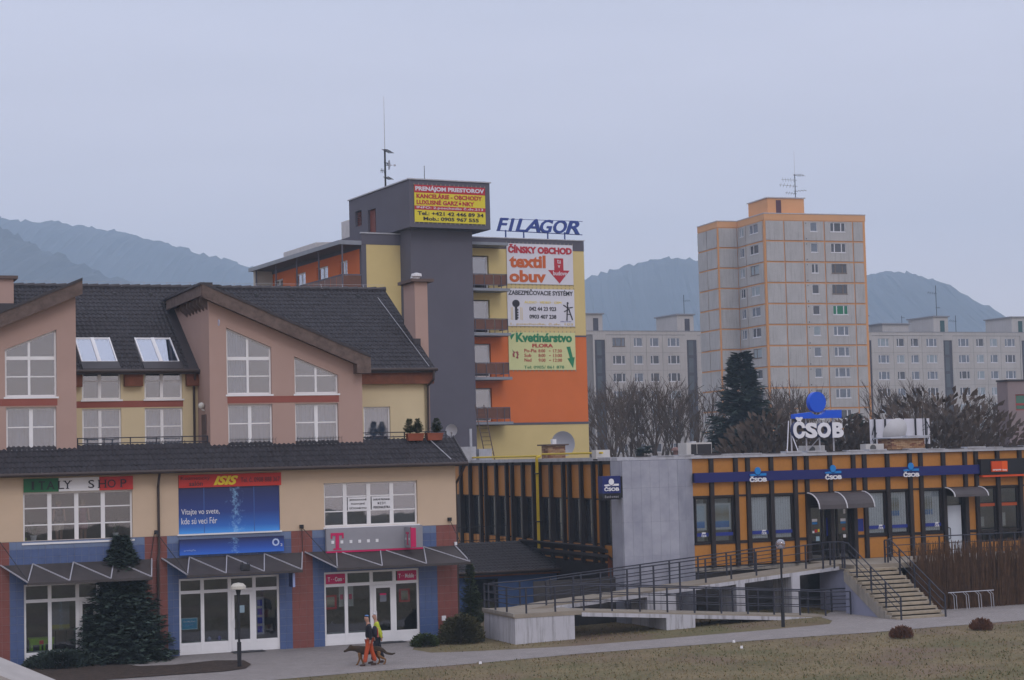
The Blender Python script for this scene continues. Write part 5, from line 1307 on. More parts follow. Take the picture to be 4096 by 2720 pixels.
# rod antenna by the hoarding
u_ = U(3692, 1700, 5); single('rod_antenna', 'black rod antenna rising beside the brick stack', 'antenna', G, (u_, 5, 7), MB().tube((u_, 5, 6.98), (u_, 5, Z(3692, 1622, 5)), .02, 5).tube((u_ + .25, 5, 6.98), (u_ + .25, 5, Z(3700, 1705, 5)), .014, 4).tube((u_ - .05, 5, 8.2), (u_ + .3, 5, 8.4), .012, 4).tube((u_ - .05, 5, 8.0), (u_ + .3, 5, 8.15), .012, 4), BLACK)

# ---- low annex between the shops and the bank
BLUEW = M('blue_plaster', (.06, .11, .26), .8, .08)
AN = Thing('low_annex', 'low blue annex with dark tiled lean-to roof between the shops and the bank', 'annex', G, (20.5, 6.0, 0.1))
ae, az = 6.6, 2.25; at_ = 3.30
def pos(px, py, v): return G.atv(px, py, v)
e0 = G.atv(1842, 2288, ae); e1 = G.atv(2305, 2271, ae); az = (e0[1] + e1[1]) / 2
vt = 10.2; t1 = G.atv(2253, 2158, vt); tz = G.atv(2050, 2170, vt)[1]; sl_a = (tz - az) / (vt - ae)
uE = e1[0]
pl, tha = roof_grid(17.1, uE, ae, az, sl_a, math.hypot(vt - ae, tz - az))
rb = MB(); tiles_into(rb, pl, tha); AN.part('roof_tiles', rb, ROOF, kind='stuff', norm=False)
AN.part('roof_deck', MB().hexa([(17.1, ae, az - .15), (uE, ae, az - .15), (uE + .1, vt, tz - .15), (17.1, vt, tz - .15), (17.1, ae, az - .03), (uE, ae, az - .03), (uE + .1, vt, tz - .03), (17.1, vt, tz - .03)]), ROOFD)
AN.part('eave_gutter', MB().tube((17.1, ae - .05, az - .04), (uE, ae - .05, az - .04), .06, 7), GUTT)
# lean-to along the bank wall, falling to the left
vg = 0.9                                            # gable end towards the viewer
ugl = G.atv(2420, 2290, vg)[0]; zgl = G.atv(2420, 2240, vg)[1]; zr_ = G.atv(2512, 2212, vg)[1]; ur = 24.2
zel = az
def leanp(u, v, h=0): return (u, v, zel + (zr_ - zel) * (u - uE) / (ur - uE) + h)
mb = MB(); ntl = int((vt - vg) / .185); rowL = .36; thL = math.atan((zr_ - zel) / (ur - uE)); ln = math.hypot(ur - uE, zr_ - zel)
for k in range(int(ln / rowL + .99)):
    for i in range(ntl):
        s0 = k * rowL; u_, v_ = uE + s0 * math.cos(thL), vg + i * .185
        n0 = len(mb.v); mb.v += [(u_ + y * math.cos(thL) - zz * math.sin(thL), v_ + .185 - x, zel + (s0 + y) * math.sin(thL) + zz * math.cos(thL)) for x, y, zz in TILE.v]
        mb.f += [tuple(n0 + q for q in f) for f in TILE.f]; mb.m += [0] * len(TILE.f)
AN.part('roof_tiles', mb, ROOF, kind='stuff', norm=False)
AN.part('roof_deck', MB().hexa([leanp(uE, vg, -.16), leanp(ur, vg, -.16), leanp(ur, vt, -.16), leanp(uE, vt, -.16), leanp(uE, vg, -.03), leanp(ur, vg, -.03), leanp(ur, vt, -.03), leanp(uE, vt, -.03)]), ROOFD)
AN.part('ridge_flashing', MB().hexa([leanp(ur - .3, vg, .03), leanp(ur, vg, .03), leanp(ur, vt, .03), leanp(ur - .3, vt, .03), leanp(ur - .3, vg, .09), leanp(ur, vg, .16), leanp(ur, vt, .16), leanp(ur - .3, vt, .09)]), ROOFD)
AN.part('valley_flashing', MB().hexa([(uE - .14, ae - .1, az + .01), (uE + .14, ae - .1, az + .01), (uE + .3, vt, tz + .05), (uE - .1, vt, tz + .05), (uE - .14, ae - .1, az + .07), (uE + .14, ae - .1, az + .07), (uE + .3, vt, tz + .11), (uE - .1, vt, tz + .11)]), ROOFD)
AN.part('gable_boards', MB().slab([leanp(uE + .2, vg, -.03), (uE + .2, vg, zel - .22), (ur, vg, zel - .22), leanp(ur, vg, -.03)], (0, .08, 0)), WOODR)
AN.part('front_wall', MB().wall([(17.1, .0), (uE - .2, .0), (uE - .2, az - .1), (17.1, az - .1)], [rect(17.6, 18.5, .9, 1.85), rect(20.3, 21.6, .12, 1.8)], ae + .5, ae + .7), BLUEW)
AN.part('lean_wall', MB().box(uE + .25, 24.15, vg + .15, vg + .3, .1, zel - .2), BLUEW)
AN.part('lean_side_wall', MB().wall([(vg + .3, .1), (ae + .5, .1), (ae + .5, az - .1), (vg + .3, az - .1)], [rect(2.2, 3.0, 1.0, 1.7), rect(4.2, 5.6, .9, 1.8)], uE + .25, uE + .4, 'u'), BLUEW)
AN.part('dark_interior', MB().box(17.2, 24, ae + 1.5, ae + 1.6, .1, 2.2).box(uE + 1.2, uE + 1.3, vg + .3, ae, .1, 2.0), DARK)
for a, b, c, d in ((17.6, 18.5, .9, 1.85), (20.3, 21.6, .12, 1.8)): window(AN, a, b, c, d, ae + .55, [.5], [], frame=BLACK, sill=False)
AN.part('soffit_board', MB().box(17.1, uE - .2, ae + .1, ae + .45, az - .24, az - .17), WOODR)
AN.part('left_link', MB().box(17.1, 17.25, 2.0, ae + .5, .1, 4.0), BLUEW)
TF = Thing('terrace_fence', 'black bar railing above the annex roof near the ribbed bank wall', 'railing', G, (19.0, vt + .6, tz))
f0, f1 = 17.4, G.atv(2030, 2150, vt + .6)[0]
for l in (.15, .78): TF.part('rail', MB().tube((f0, vt + .6, tz + l), (f1, vt + .6, tz + l), .018, 5), BLACK)
k = f0
while k < f1: TF.part('bar', MB().tube((k, vt + .6, tz), (k, vt + .6, tz + .9), .011, 4), BLACK); k += .17
single('marker_pole', 'thin dark pole with yellow band standing on the annex roof', 'pole', G, (G.atv(2009, 2200, 9)[0], 9, tz - .4), MB().tube((G.atv(2009, 2200, 9)[0], 9, tz - .5), (G.atv(2009, 2200, 9)[0], 9, tz + 1.3), .012, 5), BLACK)

# ---- ramp and stairs
PAINT = M('white_painted_concrete', (.46, .46, .50), .85, .08, 1.2, streak=.75)
DECK = M('ramp_deck', (.27, .235, .19), .9, .12, 1.5, bump=.2)
RP = Thing('access_ramp', 'concrete access ramp doubling back from the corner platform to the bank entrance', 'ramp', G, (24.0, -3.0, 0.1))
LV0, LV1 = -4.26, -2.72; UV0, UV1 = -2.45, -0.95
up0, up1, upz0, upz1 = 20.2, 33.4, 1.36, 2.33
lo0, lo1, loz0, loz1 = 20.6, 31.9, 1.20, .36
RP.part('upper_deck', MB().hexa([(up0, UV0, upz0 - .22), (up1, UV0, upz1 - .22), (up1, UV1, upz1 - .22), (up0, UV1, upz0 - .22), (up0, UV0, upz0), (up1, UV0, upz1), (up1, UV1, upz1), (up0, UV1, upz0)]), DECK)
RP.part('upper_edge', MB().hexa([(up0, UV0 - .03, upz0 - .24), (up1, UV0 - .03, upz1 - .24), (up1, UV0 - .002, upz1 - .24), (up0, UV0 - .002, upz0 - .24), (up0, UV0 - .03, upz0 - .09), (up1, UV0 - .03, upz1 - .09), (up1, UV0 - .002, upz1 - .09), (up0, UV0 - .002, upz0 - .09)]), PAINT)
RP.part('lower_deck', MB().hexa([(lo0, LV0, loz0 - .2), (lo1, LV0, loz1 - .2), (lo1, LV1, loz1 - .2), (lo0, LV1, loz0 - .2), (lo0, LV0, loz0), (lo1, LV0, loz1), (lo1, LV1, loz1), (lo0, LV1, loz0)]), DECK)
RP.part('lower_edge', MB().hexa([(lo0, LV0 - .03, loz0 - .22), (lo1 - 1, LV0 - .03, loz1 - .14), (lo1 - 1, LV0 - .002, loz1 - .14), (lo0, LV0 - .002, loz0 - .22), (lo0, LV0 - .03, loz0 - .07), (lo1 - 1, LV0 - .03, loz1 + .005), (lo1 - 1, LV0 - .002, loz1 + .005), (lo0, LV0 - .002, loz0 - .07)]), PAINT)
pf = 17.75
RP.part('platform', MB().slab([(pf, LV0, 1.05), (20.62, LV0, 1.05), (20.62, UV1, 1.05), (pf - .0, UV1, 1.05)], (0, 0, .16)), DECK)
RP.part('platform_slope', MB().hexa([(19.0, UV0, 1.205), (20.3, UV0, 1.205), (20.3, UV1, 1.205), (19.0, UV1, 1.205), (19.0, UV0, 1.212), (20.3, UV0, 1.37), (20.3, UV1, 1.37), (19.0, UV1, 1.212)]), DECK)
RP.part('platform_wall', MB().box(pf + .06, 20.3, LV0 + .02, LV0 + .3, -.05, 1.05).box(pf + .06, pf + .36, LV0 + .3, UV1, -.05, 1.05).box(20.0, 20.3, LV0 + .3, LV1, -.05, 1.05), PAINT)
RP.part('platform_kerb', MB().box(pf - .03, pf + .05, LV0 - .03, UV1, 1.12, 1.24), CONC)
def pier(u, w, v0, v1, zt): RP.part('pier', MB().box(u, u + w, v0, v1, -.1, zt), PAINT)
p_a, p_b = G.atv(2664, 2480, LV0)[0], G.atv(2779, 2480, LV0)[0]
pier(p_a, p_b - p_a, LV0 - .04, LV1, loz0 + (loz1 - loz0) * (p_a - lo0) / (lo1 - lo0) - .20)
for px0, px1 in ((2588, 2702), (2945, 2979), (3166, 3200)):
    a, b = G.atv(px0, 2400, UV0)[0], G.atv(px1, 2400, UV0)[0]
    pier(a, b - a, UV0 - .04, UV1, upz0 + (upz1 - upz0) * (a - up0) / (up1 - up0) - .21)
RP.part('void_shade_sheet', MB().box(20.4, 33.4, .1, .12, .05, 2.1), M('dark_undercroft', (.05, .045, .045), .8, .3))  # thin dark sheet, its colour stands in for the shade between the piers
# landing with rounded support wall
RP.part('landing', MB().box(33.4, 38.0, -3.65, -.03, 2.13, 2.35), DECK)
RP.part('gallery_slab', MB().box(38.0, 54, -2.2, -.03, 2.13, 2.35), CONC)
cwl = MB()
for k in range(10):
    t0, t1 = R(90) * k / 10, R(90) * (k + 1) / 10
    a, b = (33.3 - 1.6 * math.cos(t0) + 1.5, -1.2 - 2.2 * math.sin(t0)), (33.3 - 1.6 * math.cos(t1) + 1.5, -1.2 - 2.2 * math.sin(t1))
    cwl.face([(a[0], a[1], 0), (b[0], b[1], 0), (b[0], b[1], 2.13), (a[0], a[1], 2.13)])
RP.part('curved_wall', cwl, M('pale_blue_wall', (.25, .26, .35), .8, .06), smooth=True, norm=False)
ST = Thing('staircase', 'concrete flight of outdoor steps up to the bank landing', 'stairs', G, (34.1, -5.4, .3))
NS, RH, RD = 13, (2.35 - .30) / 13, .30
sme = mesh_of('step', MB().box(0, 2.35, 0, .42, -.10, 0), M('step_concrete', (.33, .28, .21), .9, .15, 2.5, bump=.3, streak=.3))
for k in range(1, NS): ST.inst('step', sme, (32.98, -3.65 - (NS - k) * RD, .30 + k * RH))
for s_, u in ((0, 32.9), (1, 35.3)):
    pl_ = [(-3.66 - (NS - 1) * RD, .1)]
    for k in range(1, NS): pl_ += [(-3.65 - (NS - k) * RD + .06, .30 + k * RH - .1), (-3.65 - (NS - k - 1) * RD + .06, .30 + k * RH - .1)]
    pl_ += [(-3.60, 2.13), (-3.60, 1.7), (-6.6, .1)]
    ST.part('stringer', MB().wall(pl_, [], u, u + .12, 'u'), CONC)
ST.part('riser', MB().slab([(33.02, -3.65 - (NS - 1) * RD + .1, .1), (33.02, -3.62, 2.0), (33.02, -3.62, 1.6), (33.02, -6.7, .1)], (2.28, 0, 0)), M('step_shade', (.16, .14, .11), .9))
stair_under = MB().slab([(32.95, -3.62, .05), (32.95, -3.62, 1.75), (32.95, -6.6, .05)], (.04, 0, 0)); ST.part('side_wall', stair_under, M('pale_blue_wall', (.25, .26, .35), .8, .06))

RLM = RAIL
def railing(name, lb, top, h, nposts, levels=(1.0, .68, .36), ends=True, rp=.028, group=None):
    """top: list of deck points the railing follows"""
    c = top[len(top) // 2]; T_ = Thing(name, lb, 'railing', G, c, group)
    for l in levels: T_.part('rail', MB().path([(p[0], p[1], p[2] + h * l) for p in top], .026 if l == 1.0 else .018, 7), RLM)
    segs = []; tot = 0
    for a, b in zip(top[:-1], top[1:]): d = (Vector(b) - Vector(a)).length; segs.append((tot, d, a, b)); tot += d
    for k in range(nposts):
        s0 = tot * k / (nposts - 1)
        for (t0, d, a, b) in segs:
            if s0 <= t0 + d + 1e-6:
                f = (s0 - t0) / d; p = [a[i] + (b[i] - a[i]) * f for i in range(3)]; break
        T_.part('post', MB().box(p[0] - rp, p[0] + rp, p[1] - rp, p[1] + rp, p[2] - .12, p[2] + h - .02), RLM)
    return T_
uz = lambda u: upz0 + (upz1 - upz0) * (u - up0) / (up1 - up0); lz = lambda u: loz0 + (loz1 - loz0) * (u - lo0) / (lo1 - lo0)
railing('ramp_railing', 'dark railing along the front of the upper ramp run', [(19.9, UV0 + .03, 1.3), (20.4, UV0 + .03, uz(20.4)), (33.0, UV0 + .03, uz(33.0))], .98, 12)
railing('ramp_railing', 'dark railing along the bank side of the upper ramp run', [(18.0, UV1 - .05, 1.21), (19.4, UV1 - .05, 1.24), (31.5, UV1 - .05, uz(31.5))], .98, 11)
railing('ramp_railing', 'dark railing round the corner platform and down the front of the lower ramp run', [(pf + .06, UV1 - .05, 1.21), (pf + .06, LV0 + .15, 1.21), (pf + .2, LV0 + .05, 1.21), (20.6, LV0 + .05, 1.2), (lo1, LV0 + .05, lz(lo1)), (lo1 + .9, LV0 + .05, lz(lo1) - .02)], .98, 16)
railing('ramp_railing', 'dark railing along the inner side of the lower ramp run', [(20.9, LV1 - .05, lz(20.9)), (lo1, LV1 - .05, lz(lo1)), (33.4, LV1 + .1, .34), (34.0, LV1 - .1, .33)], .98, 12)
zst = lambda v: .30 + RH * max(0, (v + 3.65 + (NS - 0) * RD) / RD)
railing('stair_railing', 'dark sloping handrail on the left side of the bank steps', [(33.05, -3.3, 2.35), (33.05, -3.75, 2.35), (33.05, -7.3, .42), (33.05, -7.5, .32)], .95, 5)
railing('stair_railing', 'dark sloping handrail on the right side of the bank steps', [(35.22, -3.2, 2.35), (35.22, -3.65, 2.38), (35.22, -7.15, .42), (35.22, -7.4, .30)], .95, 5)
railing('landing_railing', 'short dark railing at the landing edge left of the steps', [(32.6, -2.5, 2.3), (33.0, -3.4, 2.35), (33.0, -3.55, 2.35)], .98, 3)
railing('gallery_railing', 'dark railing on the raised gallery behind the bare hedge', [(35.3, -3.3, 2.35), (36.2, -2.15, 2.35), (52, -2.15, 2.35)], .95, 14)
cu0, cu1 = G.atv(3790, 2350, -1.9)[0], G.atv(3822, 2350, -1.9)[0]
RP.part('gallery_column', MB().box(cu0, cu1, -2.1, -1.6, .2, 2.13), M('pale_column', (.42, .42, .46), .8, .08, streak=.4))
# ------------------------------------------------------------------ orange and yellow office block with grey tower
FO = Frame(4.8307, 118.6, 27)
FY = M('block_yellow', (.60, .48, .22), .9, .04, .7); FOR = M('block_orange', (.62, .155, .04), .85, .04, .7); FG = M('block_grey', (.105, .10, .125), .85, .05, .7)
FT = M('grey_metal_trim', (.22, .24, .28), .5, .1); BROWNP = M('balcony_brown', (.13, .055, .035), .5, .15); CREAM2 = M('end_wall_cream', (.46, .44, .40), .9, .05)
OB = Thing('office_block', 'yellow and orange office block with tall grey stair tower and overhanging head', 'building', FO, (-8, 3, 0))
ux = lambda px, py, v=0.0: FO.atv(px, py, v)[0]
zx = lambda px, py, v=0.0: FO.atv(px, py, v)[1]
uL = -15.65
OB.part('upper_wall', MB().wall(rect(-8.6, 0, 14.95, 20.45), [rect(-9.2 + .65, -6.95, z + .05, z + 2.15) for z in (17.82, 15.0)], 0, .3), FY)
OB.part('middle_wall', MB().wall(rect(-8.6, 0, 9.35, 14.84), [rect(-8.55, -6.95, z + .05, z + 2.15) for z in (12.22, 9.42)], 0, .3), FOR)
OB.part('lower_wall', MB().box(-8.6, 0, 0, .3, 0, 9.20), FY)
OB.part('trim_band', MB().box(-8.6, 0, -.03, .3, 14.845, 14.945), FG); OB.part('trim_band', MB().box(-8.6, 0, -.03, .3, 9.205, 9.345), FG)
OB.part('roof_band', MB().box(uL, .0, -.02, .3, 20.455, 21.12), FG)
OB.part('left_panel_wall', MB().box(uL + .32, -12.9, 0, .3, 8, 20.45), FY)
OB.part('left_corner', MB().box(uL, uL + .318, -.01, .3, 8, 20.45), FG)
OB.part('right_side_wall', MB().box(-.3, -.002, .3, 18, 0, 21.1), FY); OB.part('rear_wall', MB().box(uL, -.3, 17.7, 18, 0, 21.1), FY)
OB.part('roof', MB().box(uL, 0, .3, 18, 20.9, 21.08), M('bitumen_roof', (.10, .10, .11), .9, .3, 1))
OB.part('roof_edging', MB().box(-9, .05, -.07, .1, 21.12, 21.18).box(uL - .05, -12.2, -.07, .1, 21.12, 21.2), GALV)
# stair tower and head
OB.part('stair_tower', MB().box(-13.05, -8.85, -1.6, 3, 0, 21.28), FG)
OB.part('tower_head', MB().wall([(-2.5, 21.3), (7.3, 21.3), (7.3, 24.2), (-2.5, 24.2)], [[(FO.atu(1472, 920, -13.46)[0], 21.32), (FO.atu(1504, 920, -13.46)[0], 21.32), (FO.atu(1504, 920, -13.46)[0], 23.15), (FO.atu(1472, 920, -13.46)[0], 23.15)], [(FO.atu(1421, 850, -13.46)[0], 22.35), (FO.atu(1446, 850, -13.46)[0], 22.35), (FO.atu(1446, 850, -13.46)[0], 23.35), (FO.atu(1421, 850, -13.46)[0], 23.35)]], -13.46, -13.1, 'u')
        .box(-13.098, -8.0, -2.5, -2.2, 21.3, 24.2).box(-8.3, -8.0, -2.198, 7.3, 21.3, 24.2).box(-13.098, -8.302, -2.198, 7.3, 21.3, 21.5).box(-13.098, -8.302, -2.198, 7.3, 24.0, 24.19), FG)
OB.part('head_edging', MB().box(-13.54, -7.92, -2.58, -2.45, 24.205, 24.28).box(-13.54, -13.40, -2.45, 7.36, 24.205, 24.28), GALV)
RDD = M('oxide_red_door', (.16, .04, .028), .6, .12)
va, vb = FO.atu(1472, 920, -13.2)[0], FO.atu(1508, 920, -13.2)[0]; OB.part('roof_door', MB().box(-13.3, -13.25, min(va, vb), max(va, vb), 21.32, 23.15), RDD)
va, vb = FO.atu(1418, 850, -13.2)[0], FO.atu(1450, 850, -13.2)[0]
lv_ = OB.part('louvre', MB().box(-13.22, -13.2, min(va, vb), max(va, vb), 22.3, 23.4), BLACK)
for k in range(7): OB.part('slat', MB().box(-13.3, -13.23, min(va, vb) + .05, max(va, vb) - .05, 22.4 + k * .135, 22.47 + k * .135), RDD, lv_)
OB.part('corner_fin', MB().hexa([(-7.99, -1.6, 22.1), (-7.99, -.6, 22.1), (-7.6, -.9, 22.6), (-7.6, -1.3, 22.6), (-7.99, -1.6, 23.4), (-7.99, -.6, 23.4), (-7.6, -.9, 23.0), (-7.6, -1.3, 23.0)]), M('blue_fin', (.02, .06, .30), .4))
# balconies right of the tower
for i, z in enumerate((17.78, 14.97, 12.20, 9.40)):
    b_ = OB.part('balcony_slab', MB().box(-8.84, -6.15, -1.35, -.035, z - .17, z), FT)
    rm = MB().box(-8.84, -6.32, -1.28, -1.25, z + .86, z + .91).box(-8.84, -6.32, -1.28, -1.25, z + .18, z + .23)
    for u in (-8.6, -7.9, -7.25, -6.72, -6.34): rm.box(u - .02, u + .02, -1.29, -1.25, z, z + .9)
    OB.part('balcony_rail', rm, FG, b_)
    for a, c in ((-8.82, -7.93), (-7.87, -7.28), (-7.22, -6.75), (-6.69, -6.37)): OB.part('rail_panel', MB().box(a, c, -1.245, -1.235, z + .24, z + .85), BROWNP, b_)
    OB.part('side_panel', MB().box(-6.34, -6.32, -1.24, -.04, z + .2, z + .88), BROWNP, b_)
    window(OB, -8.5, -7.0, z + .06, z + 2.12, .12, [.15], [], name='balcony_door', sill=False, mull=.1)
OB.part('eave_slab', MB().box(-8.84, -6.2, -1.35, -.035, 20.5, 20.68), FT)
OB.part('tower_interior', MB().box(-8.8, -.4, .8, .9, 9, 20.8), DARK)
# gallery on the left side
wins = sorted(FO.atu(px, 1090, uL)[0] for px in (1092, 1131, 1180, 1222, 1266, 1312, 1358, 1390))
hol = [rect(wins[2 * i], wins[2 * i + 1], 17.9, 19.75) for i in range(4)]
OB.part('gallery_wall', MB().wall(rect(.31, 16.2, 8, 20.2), hol, uL, uL + .3, 'u'), FOR)
OB.part('gallery_band', MB().box(uL - .02, uL + .3, .31, 16.4, 20.21, 21.12), FG)
for i in range(4):
    a, b = wins[2 * i], wins[2 * i + 1]
    w = OB.part('gallery_window', MB().box(uL + .12, uL + .2, a, a + .1, 17.9, 19.75).box(uL + .12, uL + .2, b - .1, b, 17.9, 19.75).box(uL + .12, uL + .2, (a + b) / 2 - .06, (a + b) / 2 + .06, 17.9, 19.75).box(uL + .12, uL + .2, a + .1, b - .1, 19.65, 19.75), WHITE)
    OB.part('pane', MB().box(uL + .15, uL + .16, a + .1, b - .1, 17.9, 19.65), GLASS, w)
    OB.part('curtain', MB().box(uL + .3, uL + .31, a, a + (b - a) * .5, 17.9, 19.7), M('office_curtain2', (.34, .30, .26), .9, .2, 4), w)
OB.part('gallery_roof', MB().box(uL - 1.45, uL - .022, -.05, 16.9, 20.42, 20.62), FG); OB.part('gallery_roof_edge', MB().box(uL - 1.5, uL - 1.452, -.1, 16.95, 20.40, 20.66).box(uL - 1.45, uL - .02, -.1, -.052, 20.40, 20.66), FT)
OB.part('gallery_floor', MB().box(uL - 1.3, uL - .002, .0, 16.7, 17.35, 17.55), FT)
OB.part('gallery_end_wall', MB().box(uL - 1.3, uL - .002, 16.25, 16.5, 17.56, 20.41), CREAM2)
for v in [.02, 4, 8, 12, 16]: OB.part('gallery_post', MB().box(uL - 1.28, uL - 1.2, v, v + .08, 17.56, 20.41), FG)
OB.part('gallery_rail', MB().box(uL - 1.28, uL - 1.22, .1, 16.2, 18.52, 18.6).box(uL - 1.28, uL - 1.22, .1, 16.2, 17.62, 17.68).box(uL - 1.2, uL - .01, .02, .07, 18.52, 18.6), FG)
v = .12
while v < 16: OB.part('rail_panel', MB().box(uL - 1.26, uL - 1.25, v, v + .92, 17.7, 18.51), BROWNP); v += .98
OB.part('rail_panel', MB().box(uL - 1.18, uL - .04, .03, .04, 17.6, 18.51), BROWNP)
OB.part('gallery_floor', MB().box(uL - 1.3, uL - .002, .0, 16.7, 14.55, 14.75), FT)
# plant boxes on its roof
PW = M('plant_white', (.50, .49, .50), .8, .1, 2)
va, vb = FO.atu(1363, 930, -13.3)[0], 7.31
OB.part('plant_box', MB().box(-13.4, -9, vb, FO.atu(1366, 930, -13.4)[0], 21.1, 23.0), PW)
v0, v1 = FO.atu(1262, 985, -14.8)[0], FO.atu(1134, 1000, -14.8)[0]
OB.part('plant_box', MB().hexa([(-14.8, v0, 21.1), (-12, v0, 21.1), (-12, v1, 21.1), (-14.8, v1, 21.1), (-14.8, v0, 21.75), (-12, v0, 21.9), (-12, v1, 21.9), (-14.8, v1, 21.75)]), PW)
# roof letters
LTB = M('letter_blue', (.03, .06, .26), .45, .05)
RL = Thing('roof_letters', 'dark blue slanted letters on a frame along the yellow block roof edge', 'sign', FO, (-4, .6, 21.15))
lu = [ux(px, 930, .6) for px in (1989, 2035, 2063, 2098, 2160, 2212, 2268, 2316)]
z0, z1 = zx(2150, 930, .6), zx(2150, 879, .6)
spans = [(1989, 2030), (2036, 2054), (2064, 2098), (2096, 2156), (2163, 2208), (2216, 2262), (2264, 2312)]
for ch, (a, b) in zip('FILAGOR', spans):
    zz0, zz1 = zx((a + b) / 2, 924 + (a - 1989) * .042, .6), zx((a + b) / 2, 871 + (a - 1989) * .042, .6)
    RL.part('letter', text_mb(MB(), ch, ux(a, 930, .6), ux(b + 7, 930, .6), zz0, zz1, .6, .12, .02, .28), LTB, norm=False)
RL.part('frame_bar', MB().tube((lu[0], .7, z0 + .05), (lu[-1] + .3, .7, zx(2310, 938, .6)), .03, 5).tube((lu[0] + .25, .7, z1 - .02), (lu[-1] + .35, .7, zx(2310, 884, .6)), .02, 5), LTB)
for px in (2026, 2098, 2194, 2262): RL.part('stand', MB().tube((ux(px, 950, .6), .7, 21.1), (ux(px, 950, .6), .7, z0 + .1), .05, 6), LTB)
# banners
def banner(lb, px0, py0, px1, py1, board, v=-.06, frame=None):
    u0, u1 = ux(px0, (py0 + py1) / 2, v), ux(px1, (py0 + py1) / 2, v); zm1, zm0 = zx((px0 + px1) / 2, py0, v), zx((px0 + px1) / 2, py1, v)
    T_ = Thing('banner', lb, 'banner', FO, ((u0 + u1) / 2, v, zm0)); T_.part('sheet', MB().box(u0, u1, v, v + .03, zm0, zm1), board)
    T_.U = lambda f: u0 + (u1 - u0) * f; T_.Z = lambda f: zm0 + (zm1 - zm0) * f; T_.v = v
    ey = MB()
    for k in range(17): ey.box(T_.U(k / 16) - .02, T_.U(k / 16) + .02, v + .005, v + .02, zm1, zm1 + .1).box(T_.U(k / 16) - .02, T_.U(k / 16) + .02, v + .005, v + .02, zm0 - .1, zm0)
    T_.part('lashing', ey, M('rope_grey', (.3, .28, .22), .9))
    return T_
def put(T_, s, a, b, c, d, m, bold=0, sh=0, space=1.0): T_.part('lettering', text_mb(MB(), s, T_.U(a), T_.U(b), T_.Z(c), T_.Z(d), T_.v - .02, .022, bold, sh, space), m, norm=False)
RB = M('banner_red', (.42, .02, .035), .5, .03); ORB = M('banner_orange', (.52, .11, .02), .5, .03); BW_ = M('banner_white', (.62, .62, .68), .5, .03); GRB = M('banner_green', (.015, .20, .085), .5, .03)
t1 = banner('white banner with red and orange words and red down arrow, topmost of three', 2028, 977, 2292, 1137, BW_)
put(t1, 'ČÍNSKY OBCHOD', .02, .985, .76, .985, RB, .055); put(t1, 'textil', .035, .58, .40, .72, ORB, .04); put(t1, 'obuv', .03, .58, .04, .34, ORB, .04)
ar = MB(); A_ = lambda x, y: (t1.U(x), t1.v - .012, t1.Z(y)); ar.slab([A_(.71, .66), A_(.85, .66), A_(.85, .36), A_(.945, .36), A_(.785, .03), A_(.615, .36), A_(.71, .36)], (0, .011, 0)); t1.part('arrow', ar, RB)
put(t1, 'tu', .755, .81, .53, .63, BW_, .01); put(t1, 'v', .765, .80, .42, .49, BW_, .01); put(t1, 'budove', .69, .90, .23, .34, BW_, .015)
t2 = banner('white banner with black key drawing and phone numbers, middle of three', 2030, 1156, 2298, 1305, BW_)
put(t2, 'ZABEZPEČOVACIE SYSTÉMY', .015, .98, .83, .99, INK, .02); put(t2, 'AUDIO · VIDEO · GSM', .25, .80, .61, .67, SIGNY); put(t2, '042 44 23 923', .32, .72, .41, .52, INK, .02); put(t2, '0903 407 238', .32, .72, .20, .31, INK, .02); put(t2, '1. poschodie, č.dv. 103', .04, .97, .02, .09, M('pale_gold', (.62, .45, .12), .5))
kb = MB(); C2 = (.125, .60)
kb.slab([(t2.U(C2[0] + .055 * math.cos(a * math.pi / 10)), t2.v - .012, t2.Z(C2[1] + .10 * math.sin(a * math.pi / 10))) for a in range(20)], (0, .011, 0)).box(t2.U(.108), t2.U(.142), t2.v - .012, t2.v - .001, t2.Z(.16), t2.Z(.51))
for z in (.2, .27, .34, .41): kb.box(t2.U(.142), t2.U(.158), t2.v - .012, t2.v - .001, t2.Z(z), t2.Z(z + .04))
t2.part('key_picture', kb, INK)
t2.part('key_rays', MB().box(t2.U(.05), t2.U(.056), t2.v - .01, t2.v - .001, t2.Z(.16), t2.Z(.5)).box(t2.U(.07), t2.U(.076), t2.v - .01, t2.v - .001, t2.Z(.16), t2.Z(.5)).box(t2.U(.19), t2.U(.196), t2.v - .01, t2.v - .001, t2.Z(.16), t2.Z(.5)).box(t2.U(.21), t2.U(.216), t2.v - .01, t2.v - .001, t2.Z(.16), t2.Z(.5)), M('pale_gold', (.62, .45, .12), .5))
fg = MB(); F_ = lambda x, y: (t2.U(x), t2.v - .008, t2.Z(y))
for p, q, r_ in (((.89, .62), (.90, .50), .05), ((.83, .58), (.90, .50), .04), ((.90, .50), (.97, .52), .04), ((.84, .40), (.92, .47), .04), ((.89, .50), (.88, .16), .055), ((.91, .48), (.965, .18), .055), ((.88, .33), (.94, .33), .03), ((.895, .66), (.90, .60), .07)): fg.tube(F_(*p), F_(*q), r_ * .9, 5)
t2.part('figure_picture', fg, INK); put(t2, 'JABLOTRON', .78, .94, .11, .15, M('pale_violet_ink', (.3, .3, .5), .5))
t3 = banner('pale green banner with green flower shop words and opening hours, lowest of three', 2035, 1330, 2302, 1480, M('banner_pale_green', (.58, .60, .30), .5, .04))
put(t3, 'Kvetinárstvo', .11, .95, .74, .99, GRB, .04); put(t3, 'FLORA', .35, .66, .60, .70, RB, .03)
